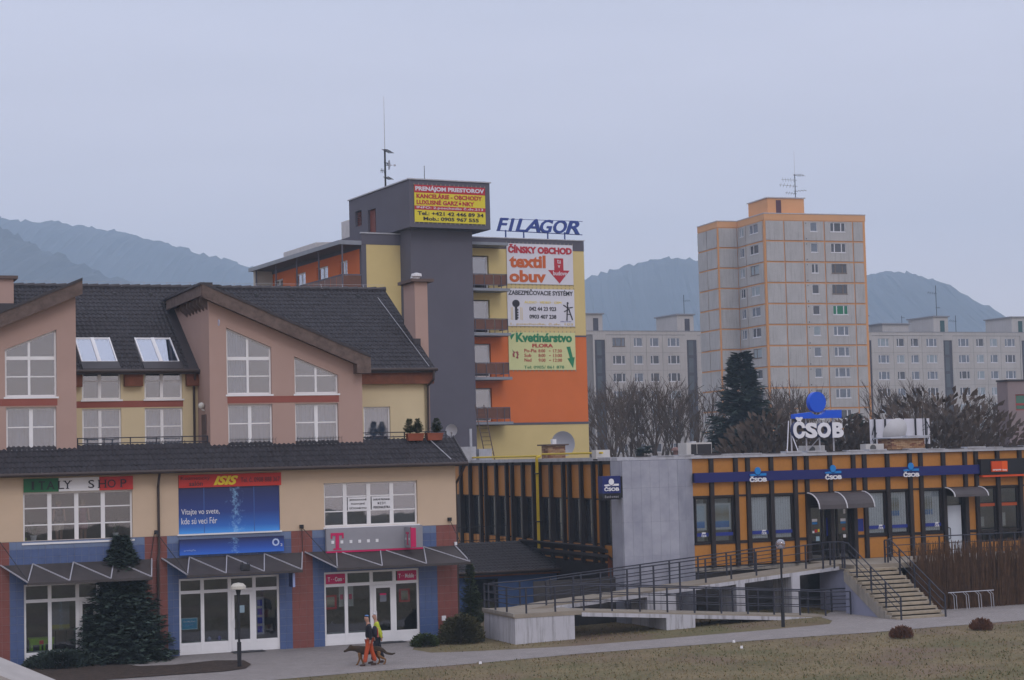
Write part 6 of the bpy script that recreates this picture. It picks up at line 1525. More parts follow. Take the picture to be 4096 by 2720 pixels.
for i, s in enumerate((('Po-Pia', '8:00', '-', '17:30'), ('Sob', '8:00', '-', '13:00'), ('Ned', '9:00', '-', '12:00'))):
    y = .47 - i * .125
    put(t3, s[0], .23, .41 if i == 0 else .33, y, y + .09, RB, .005); put(t3, s[1], .44, .54, y, y + .085, RB); put(t3, s[2], .60, .62, y + .03, y + .05, RB); put(t3, s[3], .66, .79, y, y + .085, RB)
put(t3, 'Tel: 0905/ 861 878', .22, .82, .04, .115, GRB)
ar = MB(); A_ = lambda x, y: (t3.U(x), t3.v - .012, t3.Z(y)); ar.slab([A_(.865, .62), A_(.92, .63), A_(.955, .34), A_(.985, .34), A_(.955, .05), A_(.875, .31), A_(.91, .32)], (0, .011, 0)); t3.part('arrow', ar, GRB)
fl = MB(); rr = random.Random(9)
for k in range(9):
    a = rr.uniform(0, 6.28); x, y = .10 + .03 * math.cos(a), .40 + .09 * math.sin(a); fl.slab([(t3.U(x + .022 * math.cos(a + q * 2.1)), t3.v - .012 - .001 * k, t3.Z(y + .05 * math.sin(a + q * 2.1))) for q in range(3)], (0, .002, 0))
t3.part('flower_picture', fl, M('flower_red', (.30, .06, .07), .6)); t3.part('leaf_picture', MB().slab([(t3.U(.02), t3.v - .008, t3.Z(.93)), (t3.U(.10), t3.v - .008, t3.Z(.97)), (t3.U(.04), t3.v - .008, t3.Z(.80))], (0, .006, 0)).slab([(t3.U(.05), t3.v - .008, t3.Z(.55)), (t3.U(.09), t3.v - .008, t3.Z(.46)), (t3.U(.07), t3.v - .008, t3.Z(.44))], (0, .006, 0)), GRB)
t4 = banner('red and yellow banner with phone numbers on the head of grey tower', 1658, 745, 1941, 892, M('banner_yellow', (.66, .56, .03), .5, .03), -2.56)
t4.part('red_strip', MB().box(t4.U(0), t4.U(1), t4.v - .006, t4.v - .001, t4.Z(.79), t4.Z(1)), RB); t4.part('red_strip', MB().box(t4.U(0), t4.U(1), t4.v - .006, t4.v - .001, t4.Z(.33), t4.Z(.44)), RB)
put(t4, 'PRENÁJOM PRIESTOROV', .015, .985, .81, .985, BW_, .04); put(t4, 'KANCELÁRIE - OBCHODY', .03, .955, .64, .785, RB, .035); put(t4, 'LUXUSNÉ GARZÓNKY', .03, .84, .475, .62, RB, .035)
put(t4, 'INFO: 2.poschodie č.dv.213', .03, .965, .345, .43, BW_, .01); put(t4, 'Tel.: +421 42 446 89 34', .04, .97, .185, .29, INK, .025); put(t4, 'Mob.: 0905 967 555', .12, .90, .045, .145, INK, .025)
# lightning rod clips row and mast on the head
def mast(name, lb, fr, px, pyb, pyt, v, r_, yag, pale=None, pymid=None):
    u, zb = fr.atv(px, pyb, v); zt = fr.atv(px, pyt, v)[1]; T_ = Thing(name, lb, 'antenna', fr, (u, v, zb - .4))
    zm = fr.atv(px, pymid, v)[1] if pymid else zt
    T_.part('mast', MB().tube((u, v, zb - .4), (u, v, zm), r_, 6), BLACK)
    if pymid: T_.part('whip', MB().tube((u, v, zm), (u, v, zt), r_ * .45, 5, r_ * .2), pale or GALV)
    for (h, ang_, ln, ne, el) in yag:
        z = zb + (zm - zb) * h; dx, dy = math.cos(ang_), math.sin(ang_); ya = MB().tube((u - dx * ln * .15, v - dy * ln * .15, z), (u + dx * ln, v + dy * ln, z + ln * .12), r_ * .4, 4)
        for k in range(ne):
            t = (k + .5) / ne; c = Vector((u + dx * ln * t, v + dy * ln * t, z + ln * .12 * t)); w = Vector((-dy, dx, 0)) * el * .5 + Vector((0, 0, el * .25))
            ya.tube(c - w, c + w, r_ * .3, 4)
        T_.part('yagi', ya, BLACK)
    return T_
mast('antenna_mast', 'tall dark antenna mast with whip on the grey tower head', FO, 1542, 742, 387, 1.5, .06, [(.95, .3, .5, 5, .7), (.6, .2, .35, 2, .5), (.2, .3, .5, 5, .5), (.4, 2.8, .3, 3, .4)], None, 598)
d_ = dish; u_, z_ = FO.atv(1555, 660, 1.2)
AM = Thing('mast_dish', 'small horn antenna on arm beside the tall mast of the grey tower', 'antenna', FO, (u_, 1.2, z_)); AM.part('arm', MB().tube((u_ - .2, 1.4, z_), (u_ + .2, 1.2, z_), .02), BLACK); AM.part('horn', MB().hexa([(u_ - .02, 1.0, z_ - .3), (u_ + .05, 1.4, z_ - .3), (u_ + .05, 1.4, z_ + .3), (u_ - .02, 1.0, z_ + .3), (u_ + .1, 1.15, z_ - .05), (u_ + .12, 1.25, z_ - .05), (u_ + .12, 1.25, z_ + .05), (u_ + .1, 1.15, z_ + .05)]).tube((u_ + .1, 1.2, z_), (u_ + .4, 1.2, z_), .015, 4).box(u_ + .36, u_ + .46, 1.15, 1.25, z_ - .05, z_ + .05), GALV)
mast('rod_antenna', 'thin leaning rod above the banner on the grey tower head', FO, 1698, 718, 663, -2.3, .02, [])

# ------------------------------------------------------------------ tower block of flats
FTW = Frame(34.0263, 242, 18)
PAN = M('panel_concrete', (.36, .35, .35), .9, 0, .35, col2=(.44, .43, .43), streak=.35, fine=.06); TOR = M('tower_orange', (.62, .30, .115), .9, .06, .5); TOR2 = M('tower_cornice_orange', (.60, .32, .15), .9, .05, .5)
TB = Thing('tower_block', 'tall grey panel tower block with orange grid lines and orange roof hut', 'building', FTW, (6, 8, 0))
H_ = 38.6; ztop = 37.78; ST_ = 2.805
shell = MB().box(.002, 15.03, 0.0, 14.5, 2, H_ - .02).box(-3.0, .001, 8.45, 15.1, 2, H_ - .02)
TB.part('shell', shell, TOR); TB.part('cornice', MB().box(-.06, 15.1, -.06, .0, ztop, H_).box(-.06, .0, .0, 8.39, ztop, H_).box(-3.06, -.06, 8.39, 8.45, ztop, H_).box(-3.06, -3.0, 8.45, 15.1, ztop, H_), TOR2)
TB.part('roof_edge', MB().box(-.12, 15.16, -.12, .1, H_ + .002, H_ + .12).box(-.12, .1, .1, 8.3, H_ + .002, H_ + .12).box(-3.12, -.12, 8.33, 8.5, H_ + .002, H_ + .12).box(-3.12, -2.9, 8.5, 15.1, H_ + .002, H_ + .12), GALV)
cm = {}
def pmesh(w, h, win=None, axis='v'):
    k = (round(w, 2), round(h, 2), win, axis)
    if k not in cm:
        mb = MB().wall(rect(0, w, 0, h), [rect(*win)] if win else [], -.12, -.001); me = mesh_of('panel', mb, PAN)
        if axis == 'u':
            for v_ in me.vertices: v_.co = (v_.co.y, v_.co.x, v_.co.z)
        fix_normals(me); cm[k] = me
    return cm[k]
FRW = M('window_frame_far', (.60, .60, .64), .5, .1); FRB = M('window_frame_brown', (.16, .12, .10), .6, .2)
PDK = [M('far_pane_dark', (.045, .05, .065), .15, .2, spec=.6), M('far_pane_blue', (.12, .145, .19), .15, .2, spec=.6), M('far_pane_curtain', (.25, .30, .34), .4, .15, spec=.5), M('far_pane_green', (.01, .16, .08), .4, .1)]
wm = {}
def wmesh(w, h, cols, fm):
    k = (round(w, 2), round(h, 2), cols, fm.name)
    if k not in wm:
        f = .07; mb = MB().box(0, w, 0, .06, 0, f).box(0, w, 0, .06, h - f, h).box(0, f, 0, .06, f, h - f).box(w - f, w, 0, .06, f, h - f).box(-.06, w + .06, -.1, -.002, -.1, -.002)
        for c in cols: mb.box(c * w - .07, c * w + .07, -.004, .064, f, h - f)
        a = mesh_of('window', mb, fm); fix_normals(a)
        ps = []
        for m in PDK:
            p = mesh_of('pane', MB().box(f, w - f, .03, .04, f, h - f), m); fix_normals(p); ps.append(p)
        wm[k] = (a, ps)
    return wm[k]
rw = random.Random(12)
def far_window(T_, u, v, z, w, h, cols, rot=0, fm=None, kind=None):
    fm = fm or (FRB if rw.random() < .14 else FRW); a, ps = wmesh(w, h, cols, fm)
    o = T_.inst('window', a, (u, v, z), rot=(0, 0, rot) if rot else None)
    k = kind if kind is not None else rw.choice((0, 0, 1, 1, 1, 2))
    p = bpy.data.objects.new('pane', ps[k]); COL.objects.link(p); p.parent = o
    return o
colsD = [(.15, 2.72, None), (2.9, 5.6, None), (5.8, 8.7, (6.71, 7.75)), (8.9, 13.0, (9.7, 11.96)), (13.2, 14.62, None)]
vC = [FTW.atu(px, 1000, 0)[0] for px in (3056, 2987, 2950)]
wC = [FTW.atu(px, 1000, 0)[0] for px in (3037, 3003, 2979, 2962)]
vA = [FTW.atu(px, 1000, -3)[0] for px in (2870, 2831, 2793)]
for k in range(11):
    zb = ztop - (k + 1) * ST_ + .10; h = ST_ - .22
    for a, b, w in colsD:
        win = (w[0] - a, w[1] - a, 1.22, 2.46) if w else None
        TB.inst('panel', pmesh(b - a, h, win), (a, -.002, zb))
        if w: far_window(TB, w[0], -.06, zb + 1.22, w[1] - w[0], 1.24, ((.25, .72) if w[1] - w[0] > 1.5 else rw.choice(((.5,), (), ()))), kind=3 if (k == 4 and w[0] > 9) else None)
    for (a, b, w) in ((vC[0] + .15, vC[1] - .1, (wC[0], wC[1])), (vC[1] + .1, 8.25, (wC[2], wC[3]))):
        win = (w[0] - a, w[1] - a, 1.22, 2.46)
        TB.inst('panel', pmesh(b - a, h, win, 'u'), (-.002, a, zb))
        far_window(TB, -.06, w[1], zb + 1.22, w[1] - w[0], 1.24, (.4,), rot=-R(90))
    TB.inst('panel', pmesh(2.68, h), (-2.85, 8.448, zb))
    for a, b in ((8.6 + .1, vA[1] - .08), (vA[1] + .1, 15.0)): TB.inst('panel', pmesh(b - a, h, None, 'u'), (-3.002, a, zb))
    TB.part('vent_hole', MB().box(6.02, 6.16, -.14, -.125, zb + .15, zb + .3).box(6.02, 6.14, -.14, -.125, zb + 2.25, zb + 2.38), BLACK)
hut = TB.part('roof_hut', MB().box(1.55, 7.0, 2.0, 8.0, H_, 41.0), TOR2)
TB.part('hut_roof', MB().box(1.4, 7.15, 1.85, 8.15, 41.002, 41.15), GALV, hut); ud = FTW.atv(3113, 820, 2)[0]
TB.part('hut_door', MB().box(ud - .35, ud + .4, 1.95, 1.998, H_ + .3, 40.75), M('maroon_door', (.075, .022, .035), .6), hut)
mast('antenna_mast', 'thin mast with several rooftop aerials on the orange roof hut', FTW, 3182, 795, 605, 3.2, .06, [(.95, .5, 2.2, 6, .8), (.75, 2.6, 1.8, 5, .9), (.5, 2.9, 2.2, 5, .8), (.3, .1, 1.8, 4, .6), (.2, 3.0, 1.4, 4, .6)], None, 697)

# ------------------------------------------------------------------ long panel blocks behind
FS = Frame(20.9673, 289.5, 23)
PAN2 = M('panel_pale', (.40, .38, .37), .9, 0, .3, col2=(.46, .44, .43), streak=.22, fine=.05); STRIP = M('stair_glazing_frame', (.055, .05, .065), .5, .2); SPAN = M('stair_glazing', (.065, .08, .095), .3, .3, .4, spec=.5)
pm2 = {}
def block(lb, secs, u0, u1):
    T_ = Thing('panel_block', lb, 'building', FS, ((u0 + u1) / 2, 6, 0))
    T_.part('shell', MB().box(u0, u1, 0, 12, 0, 26.25), M('panel_joint', (.20, .19, .19), .9)); T_.part('parapet', MB().box(u0, u1, -.14, .2, 25.85, 26.4), PAN2); T_.part('parapet_cap', MB().box(u0 - .05, u1 + .05, -.2, .26, 26.402, 26.5), M('parapet_cap_grey', (.25, .25, .28), .8))
    for s in secs:
        offs = [(1.95, 6.2, (3.1, 5.3)), (6.24, 9.06, (6.85, 8.4)), (9.1, 11.96, (9.75, 11.3)), (12.0, 16.1, (12.9, 15.05))]
        for k in range(7):
            zs_ = 24.0 - 2.8 * k
            for a, b, w in offs:
                if s + b < u0 or s + a > u1: continue
                key = (a, b)
                if key not in pm2:
                    me = mesh_of('panel', MB().wall(rect(0, b - a, 0, 2.77), [rect(w[0] - a, w[1] - a, 1.0, 2.36)], -.13, -.001), PAN2); fix_normals(me); pm2[key] = me
                T_.inst('panel', pm2[key], (s + a, -.002, zs_ - 1.0))
                far_window(T_, s + w[0], -.07, zs_, w[1] - w[0], 1.36, (.24, .72) if w[1] - w[0] > 2 else (.3,))
        T_.part('stair_strip', MB().box(s + .02, s + 1.78, -.05, .0, 3, 25.0), STRIP)
        st_ = T_.part('stair_jamb', MB().box(s - .3, s + .0, -.13, -.001, 3, 25.84).box(s + 1.8, s + 1.93, -.13, -.001, 3, 25.84).box(s, s + 1.8, -.13, -.001, 25.05, 25.84), PAN2)
        for k in range(8): T_.part('stair_pane', MB().box(s + .35, s + 1.2, -.08, -.052, 22.6 - 2.8 * k, 24.9 - 2.8 * k), SPAN)
        # roof hut above each stair
        T_.part('roof_hut', MB().box(s - .9, s + 2.1, 1.2, 8.5, 26.3, 29.15), PAN2); T_.part('hut_roof', MB().box(s - 1.15, s + 2.35, .95, 8.75, 29.152, 29.35), M('parapet_cap_grey', (.25, .25, .28), .8))
        T_.part('hut_door', MB().box(s + .45, s + 1.35, 1.16, 1.198, 26.45, 28.55), M('hut_door_teal', (.03, .08, .085), .6) if s > 30 else STRIP)
    return T_
block('pale panel block of flats left of the orange gridded tower', (-8.75, 7.6), -12, 16)
RBk = block('pale panel block of flats right of the orange gridded tower', (40.9, 57.3, 73.8), 40, 95)
RBk.part('roof_hut', MB().box(46.5, 51.8, 2, 6, 26.3, 27.9), PAN2); RBk.part('hut_roof', MB().box(46.2, 52.1, 1.7, 6.3, 27.902, 28.1), M('parapet_cap_grey', (.25, .25, .28), .8))
mast('antenna_mast', 'thin roof aerial on the stair hut of the left panel block', FS, 2737, 1262, 1180, 2.5, .05, [(.7, .2, 1.3, 4, .7)])
mast('antenna_mast', 'tall roof aerial on the stair hut of the right panel block', FS, 3747, 1270, 1142, 2.5, .06, [(.75, 2.8, 1.5, 4, .8), (.3, .3, 1.0, 3, .6)])
mast('antenna_mast', 'short aerial on the low hut of the right panel block', FS, 3608, 1305, 1263, 3, .05, [(.8, .3, .8, 3, .5)])
mast('antenna_mast', 'braced aerial standing on the flat roof of the right panel block', FS, 3824, 1322, 1262, 3, .05, [(.6, 3.0, 1.3, 4, .8)])
# brown building at the right edge
FB = Frame(*(lambda d: (d.x * 130 / d.y, 130.0))(ray(4037, 1700)), 22)
RE = Thing('brown_building', 'brown rendered building corner with red framed green window at right edge', 'building', FB, (3, 3, 0))
zt = FB.atv(4037, 1525, 0)[1]
w0, w1 = FB.atv(4062, 1600, 0)[0], FB.atv(4092, 1600, 0)[0]; wz1, wz0 = FB.atv(4075, 1577, 0)[1], FB.atv(4075, 1641, 0)[1]
RE.part('wall', MB().wall(rect(0, 12, 0, zt), [rect(w0, w1 + .4, wz0, wz1)], 0, .3), M('brown_render', (.25, .20, .205), .9, .05)); RE.part('side_wall', MB().box(-.02, .3, .301, 1.2, 0, zt - .01), M('brown_render', (.25, .20, .205), .9, .05)); RE.part('roof', MB().box(-.1, 12, -.1, 1.2, zt + .002, zt + .12), ROOFD)
w = RE.part('window', MB().box(w0, w0 + .1, .08, .16, wz0, wz1).box(w0 + .1, w1 + .4, .08, .16, wz1 - .08, wz1).box(w0 + .1, w1 + .4, .08, .16, wz0 + .35, wz0 + .5).box(w0 + .1, w1 + .4, .08, .16, wz0, wz0 + .08), M('red_frame', (.30, .05, .05), .5)); RE.part('pane', MB().box(w0 + .1, w1 + .4, .11, .12, wz0 + .08, wz1 - .08), M('green_pane', (.03, .13, .09), .2, spec=.6), w)
RE.part('pink_canopy', MB().hexa([(.6, -1.2, FB.atv(4065, 1793, 0)[1]), (6, -1.2, FB.atv(4065, 1793, 0)[1]), (6, -.02, FB.atv(4065, 1793, 0)[1]), (.6, -.02, FB.atv(4065, 1793, 0)[1]), (.8, -1.2, FB.atv(4090, 1779, 0)[1] - .2), (6, -1.2, FB.atv(4090, 1779, 0)[1] + .1), (6, -.02, FB.atv(4090, 1779, 0)[1] + .3), (1.2, -.02, FB.atv(4090, 1779, 0)[1] + .1)]), M('pink_sheet', (.40, .18, .24), .7))
# ------------------------------------------------------------------ vegetation, lamps, people, dog, small things
NEED = M('spruce_needles', (.040, .062, .048), .8, .4, 3); NEEDF = M('dark_conifer', (.022, .035, .026), .85, .4, 2); THU = M('thuja_green', (.035, .05, .012), .8, .35, 4); BUSHM = M('olive_bush', (.055, .050, .018), .85, .4, 4)
BARK = M('grey_brown_bark', (.075, .060, .052), .9, .2); TWIG = M('brown_twigs', (.085, .060, .045), .9, .25)
def conifer(name, lb, x, y, z, h, w, n, seed, mat, droop=.25, leaf=.16, cat='tree', group=None):
    rd = random.Random(seed); T_ = Thing(name, lb, cat, W0, (x, y, z), group)
    T_.part('trunk', MB().tube((x, y, z), (x, y, z + h * .95), h * .02, 7, .01), BARK)
    c = MB()
    for i in range(n):
        t = rd.random() ** 1.35 * .97 + .02; a = rd.random() * 6.283; Rm = w * .5 * (1 - t) ** .8 * rd.uniform(.72, 1.12) + .03
        zz = z + h * (.03 + .95 * t); dx, dy = math.cos(a), math.sin(a); m = max(3, int(Rm / leaf * 1.7))
        for k in range(m):
            f = (k + .6) / m; r_ = Rm * f; p = Vector((x + dx * r_, y + dy * r_, zz - droop * Rm * f + .18 * Rm * f * f))
            for s in (-1, 1, 0):
                L = leaf * rd.uniform(.8, 1.7) * (1.2 - .4 * f); q = a + s * rd.uniform(.5, 1.1)
                d = Vector((math.cos(q), math.sin(q), rd.uniform(-.35, .3))) * L; o = Vector((-math.sin(q), math.cos(q), rd.uniform(-.6, .6))) * L * .22
                c.face([p - o, p + d * .6 - o * .8, p + d, p + d * .5 + o])
    T_.part('crown', c, mat, norm=False); return T_
def bush(name, lb, x, y, z, rx, rz, n, seed, mat, leaf=.1, cat='shrub', up=0.3, group=None):
    rd = random.Random(seed); T_ = Thing(name, lb, cat, W0, (x, y, z), group); c = MB()
    T_.part('stem', MB().tube((x, y, z - .05), (x, y, z + rz * .8), .04, 6, .01), BARK)
    for i in range(n):
        a = rd.random() * 6.283; b = math.asin(rd.random()); f = rd.uniform(.55, 1.08) ; p = Vector((x + rx * math.cos(a) * math.cos(b) * f, y + rx * math.sin(a) * math.cos(b) * f, z + rz * math.sin(b) * f))
        d = (Vector((math.cos(a), math.sin(a), up + rd.uniform(-.3, .6)))).normalized() * leaf * rd.uniform(.7, 1.6); o = d.cross(Vector((rd.random() - .5, rd.random() - .5, rd.random() - .5))).normalized() * leaf * .3
        c.face([p - o, p + d * .5 - o, p + d, p + d * .5 + o])
    T_.part('foliage', c, mat, norm=False); return T_
x, y = gpt(490, 2640); conifer('spruce_tree', 'broad blue green spruce standing in the planting bed before the first shop', x, y, 0, 4.75, 3.9, 1700, 1, NEED, .3, .21)
x, y = gpt(1885, 2520); conifer('thuja_tree', 'slim dark green columnar conifer at the right corner of shop building', x, y, .0, 2.9, 1.15, 420, 2, THU, -.5, .10)
x, y = gpt(1845, 2570); bush('round_bush', 'round olive bush beside the slim columnar conifer', x, y, .05, .82, 1.0, 5200, 3, BUSHM, .11)
x, y = gpt(1700, 2585); bush('low_bush', 'small low green bush left of the round olive bush', x, y, .03, .48, .42, 1700, 4, THU, .1)
x, y = gpt(250, 2665); bush('low_bush', 'low dark spreading juniper at the foot of the blue green spruce', x, y, .03, 1.25, .5, 4200, 5, NEEDF, .12)
for i, (px, lb) in enumerate(((1638, 'left clipped dwarf conifer in the left planter box'), (1672, 'right clipped dwarf conifer in the left planter box'), (1747, 'clipped dwarf conifer alone in the right planter box'))):
    u = G.atv(px, 1740, .75)[0]; p = G.xy(u, .75); conifer('dwarf_conifer', lb, p.x, p.y, 8.27, .62, .46, 150, 20 + i, THU, -.4, .06, 'shrub')
def far_xy(px, Y): d = ray(px, 1800); return d.x * Y / d.y, Y
def top_z(px, py, Y): d = ray(px, py); return CAM_H + d.z * Y / d.y
x, y = far_xy(2975, 150); conifer('spruce_tree', 'tall dark spruce rising before the orange gridded tower', x, y, 0, top_z(2965, 1395, 150), 10.5, 800, 31, NEEDF, .05, .65)
for k, (px, py, w, lb) in enumerate(((3425, 1635, 4.0, 'small ragged conifer between roof sign and white hoarding'), (3285, 1720, 6, 'low dark conifer behind the poles of the roof sign'), (2575, 1775, 3.5, 'little dark evergreen behind the marble corner roof'))):
    x, y = far_xy(px, 135); conifer('conifer_tree', lb, x, y, 0, top_z(px, py, 135), w, 190, 40 + k, NEEDF, .05, .45)
def tree_mesh(seed, h):
    rd = random.Random(seed); tr, cr = MB(), MB()
    def grow(p, d, L, r_, lev):
        q = p + d * L; (tr if lev == 0 else cr).tube(p, q, r_, 5 if lev < 2 else 3, r_ * .6, cap=False)
        if lev >= 5 or L < .35: return
        for k in range(3 if lev < 4 else 4):
            nd = (d + Vector((rd.uniform(-1, 1), rd.uniform(-1, 1), rd.uniform(-.1, .75))) * (.42 + .05 * lev)).normalized()
            grow(p + d * L * rd.uniform(.45, 1), nd, L * rd.uniform(.58, .82), max(.017, r_ * .55), lev + 1)
    grow(Vector((0, 0, 0)), Vector((0, 0, 1)), h * .26, h * .012, 0); return tr, cr
protos = []
for s in range(4):
    tr, cr = tree_mesh(60 + s, 14); zm = max(v[2] for v in cr.v); protos.append((mesh_of('trunk', tr, BARK), mesh_of('crown', cr, TWIG), zm))
def bare(px, py, Y, lb, grp, k):
    x, y = far_xy(px, Y); a, b, zm = protos[k % 4]; s = top_z(px, py, Y) / zm
    T_ = Thing('bare_tree', lb, 'tree', W0, (x, y, 0), grp); T_.inst('trunk', a, (x, y, 0)); T_.inst('crown', b, (x, y, 0)); T_.o.scale = (s * .95, s * .95, s); T_.o.rotation_euler = (0, 0, k * 1.7)
rd = random.Random(77); k = 0
for (xs_, y0, y1, lb, grp) in (((2400, 2450, 2490, 2530, 2575, 2620, 2660, 2700, 2740, 2790), 1480, 1580, 'leafless tree in the clump between orange block and dark spruce', 'bare trees before the left panel block'),
                              ((3060, 3100, 3140, 3190, 3235), 1500, 1580, 'leafless tree in the row between dark spruce and roof sign', 'bare trees before the tower'),
                              ((3520, 3560, 3600, 3645, 3690, 3735, 3775, 3815, 3855, 3900, 3945, 3985, 4015), 1500, 1640, 'leafless tree in the clump behind the white hoarding', 'bare trees before the right panel block')):
    for px in xs_:
        bare(px, rd.uniform(y0, y1), rd.uniform(150, 185), lb, grp, k); k += 1
for (px, w, h, lb) in ((3080, 5, 9.0, 'brown rounded bare shrub behind the roof left of the roof sign'), (3390, 4, 8.6, 'brown rounded bare shrub right of the roof sign poles'), (3760, 8, 10.2, 'wide brown rounded bare shrub right of the white hoarding')):
    x, y = far_xy(px, 128); bush('bare_shrub', lb, x, y, 0, w, h, 5200, px, TWIG, .55, up=1.2)
# bare hedge along the gallery, bike rack, dry plants on the lawn
hu0, hu1 = G.atz(3700, 2425, .4)[0], G.atz(4300, 2390, .4)[0]; hvv = -4.2; hb = MB(); rd = random.Random(5)
for i in range(4200):
    u = rd.uniform(36.0, 50); v = hvv + rd.uniform(-.5, .5); h = rd.uniform(1.5, 2.95); hb.tube((u, v, .3), (u + rd.uniform(-.25, .25), v + rd.uniform(-.2, .2), .3 + h), .019, 3, .009, cap=False)
HE = Thing('hedge', 'tall brown leafless hedge of thin stems right of the bank steps', 'hedge', G, (43, hvv, .3)); HE.part('stems', hb, M('hedge_stem', (.10, .055, .03), .9, .4, 4), kind='stuff', norm=False)
BK = Thing('bike_rack', 'pale steel bicycle rack of hoops before the bare hedge', 'bike rack', G, (38.2, -5.1, .36))
for i in range(4):
    u = 37.3 + i * .62
    for d in (0, .12): BK.part('hoop', MB().path([(u + d, -5.1, .36), (u + d - .03, -5.1, .95), (u + d - .2, -5.1, 1.1)], .016, 5), GALV)
BK.part('top_bar', MB().tube((37.0, -5.1, 1.1), (39.3, -5.1, 1.1), .02, 5), GALV)
DRY = M('dry_plant', (.13, .06, .035), .9, .3)
for px, py, lb in ((3605, 2552, 'small dry reddish shrub on lawn, nearer the steps'), (3925, 2520, 'small dry reddish shrub on lawn, farther right')):
    x, y = gpt(px, py); bush('dry_shrub', lb, x, y, gz(x, y), .36, .34, 900, px, DRY, .12, up=1.5)
for px, py, lb in ((2935, 2570, 'white litter scrap on lawn close to the path edge'), (2966, 2593, 'white litter scrap on lawn, a bit farther from path'), (1921, 2656, 'white litter scrap on lawn by the left stretch of path')):
    x, y = gpt(px, py); single('litter', lb, 'litter', W0, (x, y, gz(x, y)), MB().hexa([(x - .05, y - .04, gz(x, y)), (x + .05, y - .04, gz(x, y)), (x + .06, y + .04, gz(x, y)), (x - .04, y + .04, gz(x, y)), (x - .03, y - .03, gz(x, y) + .08), (x + .04, y - .02, gz(x, y) + .1), (x + .05, y + .03, gz(x, y) + .07), (x - .03, y + .03, gz(x, y) + .09)]), SIGNW)
gr_ = MB(); rd = random.Random(8)
for i in range(26000):
    px, py = rd.uniform(-100, 4200), rd.uniform(2440, 2760)
    lo = 2617 - (px - 2300) * .0752 if px > 2300 else 2617 + (2300 - px) * .086
    if not (py > lo + 3 or (1740 < px < 3280 and 2590 - (px - 1740) * .062 - 75 + max(0, 2600 - px) * .05 < py < 2625 - (px - 1740) * .083 - 6)): continue
    x, y = gpt(px, py); z = gz(x, y); a = rd.random() * 6.28; h = rd.uniform(.03, .085); w = rd.uniform(.01, .03)
    gr_.mat(rd.choice((0, 0, 1))).face([(x - w * math.cos(a), y - w * math.sin(a), z), (x + w * math.cos(a), y + w * math.sin(a), z), (x + rd.uniform(-.05, .05), y + rd.uniform(-.05, .05), z + h)])
structure('grass', gr_, [M('dry_grass_blade', (.20, .15, .075), .95, .3), M('green_grass_blade', (.08, .085, .03), .95, .3)], kind='stuff', norm=False)
# street lamps
def lamp(lb, px, py, h, globe):
    x, y = gpt(px, py); z = gz(x, y); T_ = Thing('street_lamp', lb, 'street lamp', W0, (x, y, z))
    T_.part('base', MB().tube((x, y, z), (x, y, z + .9), .075, 10), BLACK); T_.part('pole', MB().tube((x, y, z + .9), (x, y, z + h), .042, 8), BLACK)
    if globe: T_.part('globe', MB().ball((x, y, z + h + .18), .20, 16), glassM('lamp_globe', (.62, .6, .62), .15), smooth=True); T_.part('bulb', MB().ball((x, y, z + h + .08), .08, 10), SIGNW)
    else: T_.part('hood', MB().lathe([(.10, 0), (.28, .03), (.27, .13), (.18, .22), (.02, .25)], (x, y, z + h), 14), M('lamp_hood', (.50, .48, .42), .5)); T_.part('collar', MB().lathe([(.05, -.22), (.10, -.02), (.09, 0)], (x, y, z + h), 10), BLACK)
lamp('dark street lamp with clear round globe before the ramp', 3133, 2508, 3.05, True); lamp('dark street lamp with flat cream hood before the blue shop', 958, 2670, 2.75, False)
# people and dog: skinned bodies
def skin(pts, edges, sub=2):
    me = bpy.data.meshes.new('s'); me.from_pydata([p[:3] for p in pts], edges, []); ob = bpy.data.objects.new('s', me); COL.objects.link(ob)
    ob.modifiers.new('k', 'SKIN'); ob.modifiers.new('b', 'SUBSURF').levels = sub
    for i, p in enumerate(pts): sv = me.skin_vertices[0].data[i]; sv.radius = (p[3], p[4] if len(p) > 4 else p[3]); sv.use_root = i == 0
    bpy.context.view_layer.update(); out = bpy.data.meshes.new_from_object(ob.evaluated_get(bpy.context.evaluated_depsgraph_get()))
    bpy.data.objects.remove(ob); bpy.data.meshes.remove(me); return out
def skinpart(T_, name, pts, edges, mat, sub=2):
    me = skin(pts, edges, sub); me.name = name; me.materials.clear(); me.materials.append(mat); me.polygons.foreach_set('use_smooth', [True] * len(me.polygons)); c = bpy.data.objects.new(name, me); COL.objects.link(c); c.parent = T_.o; return c
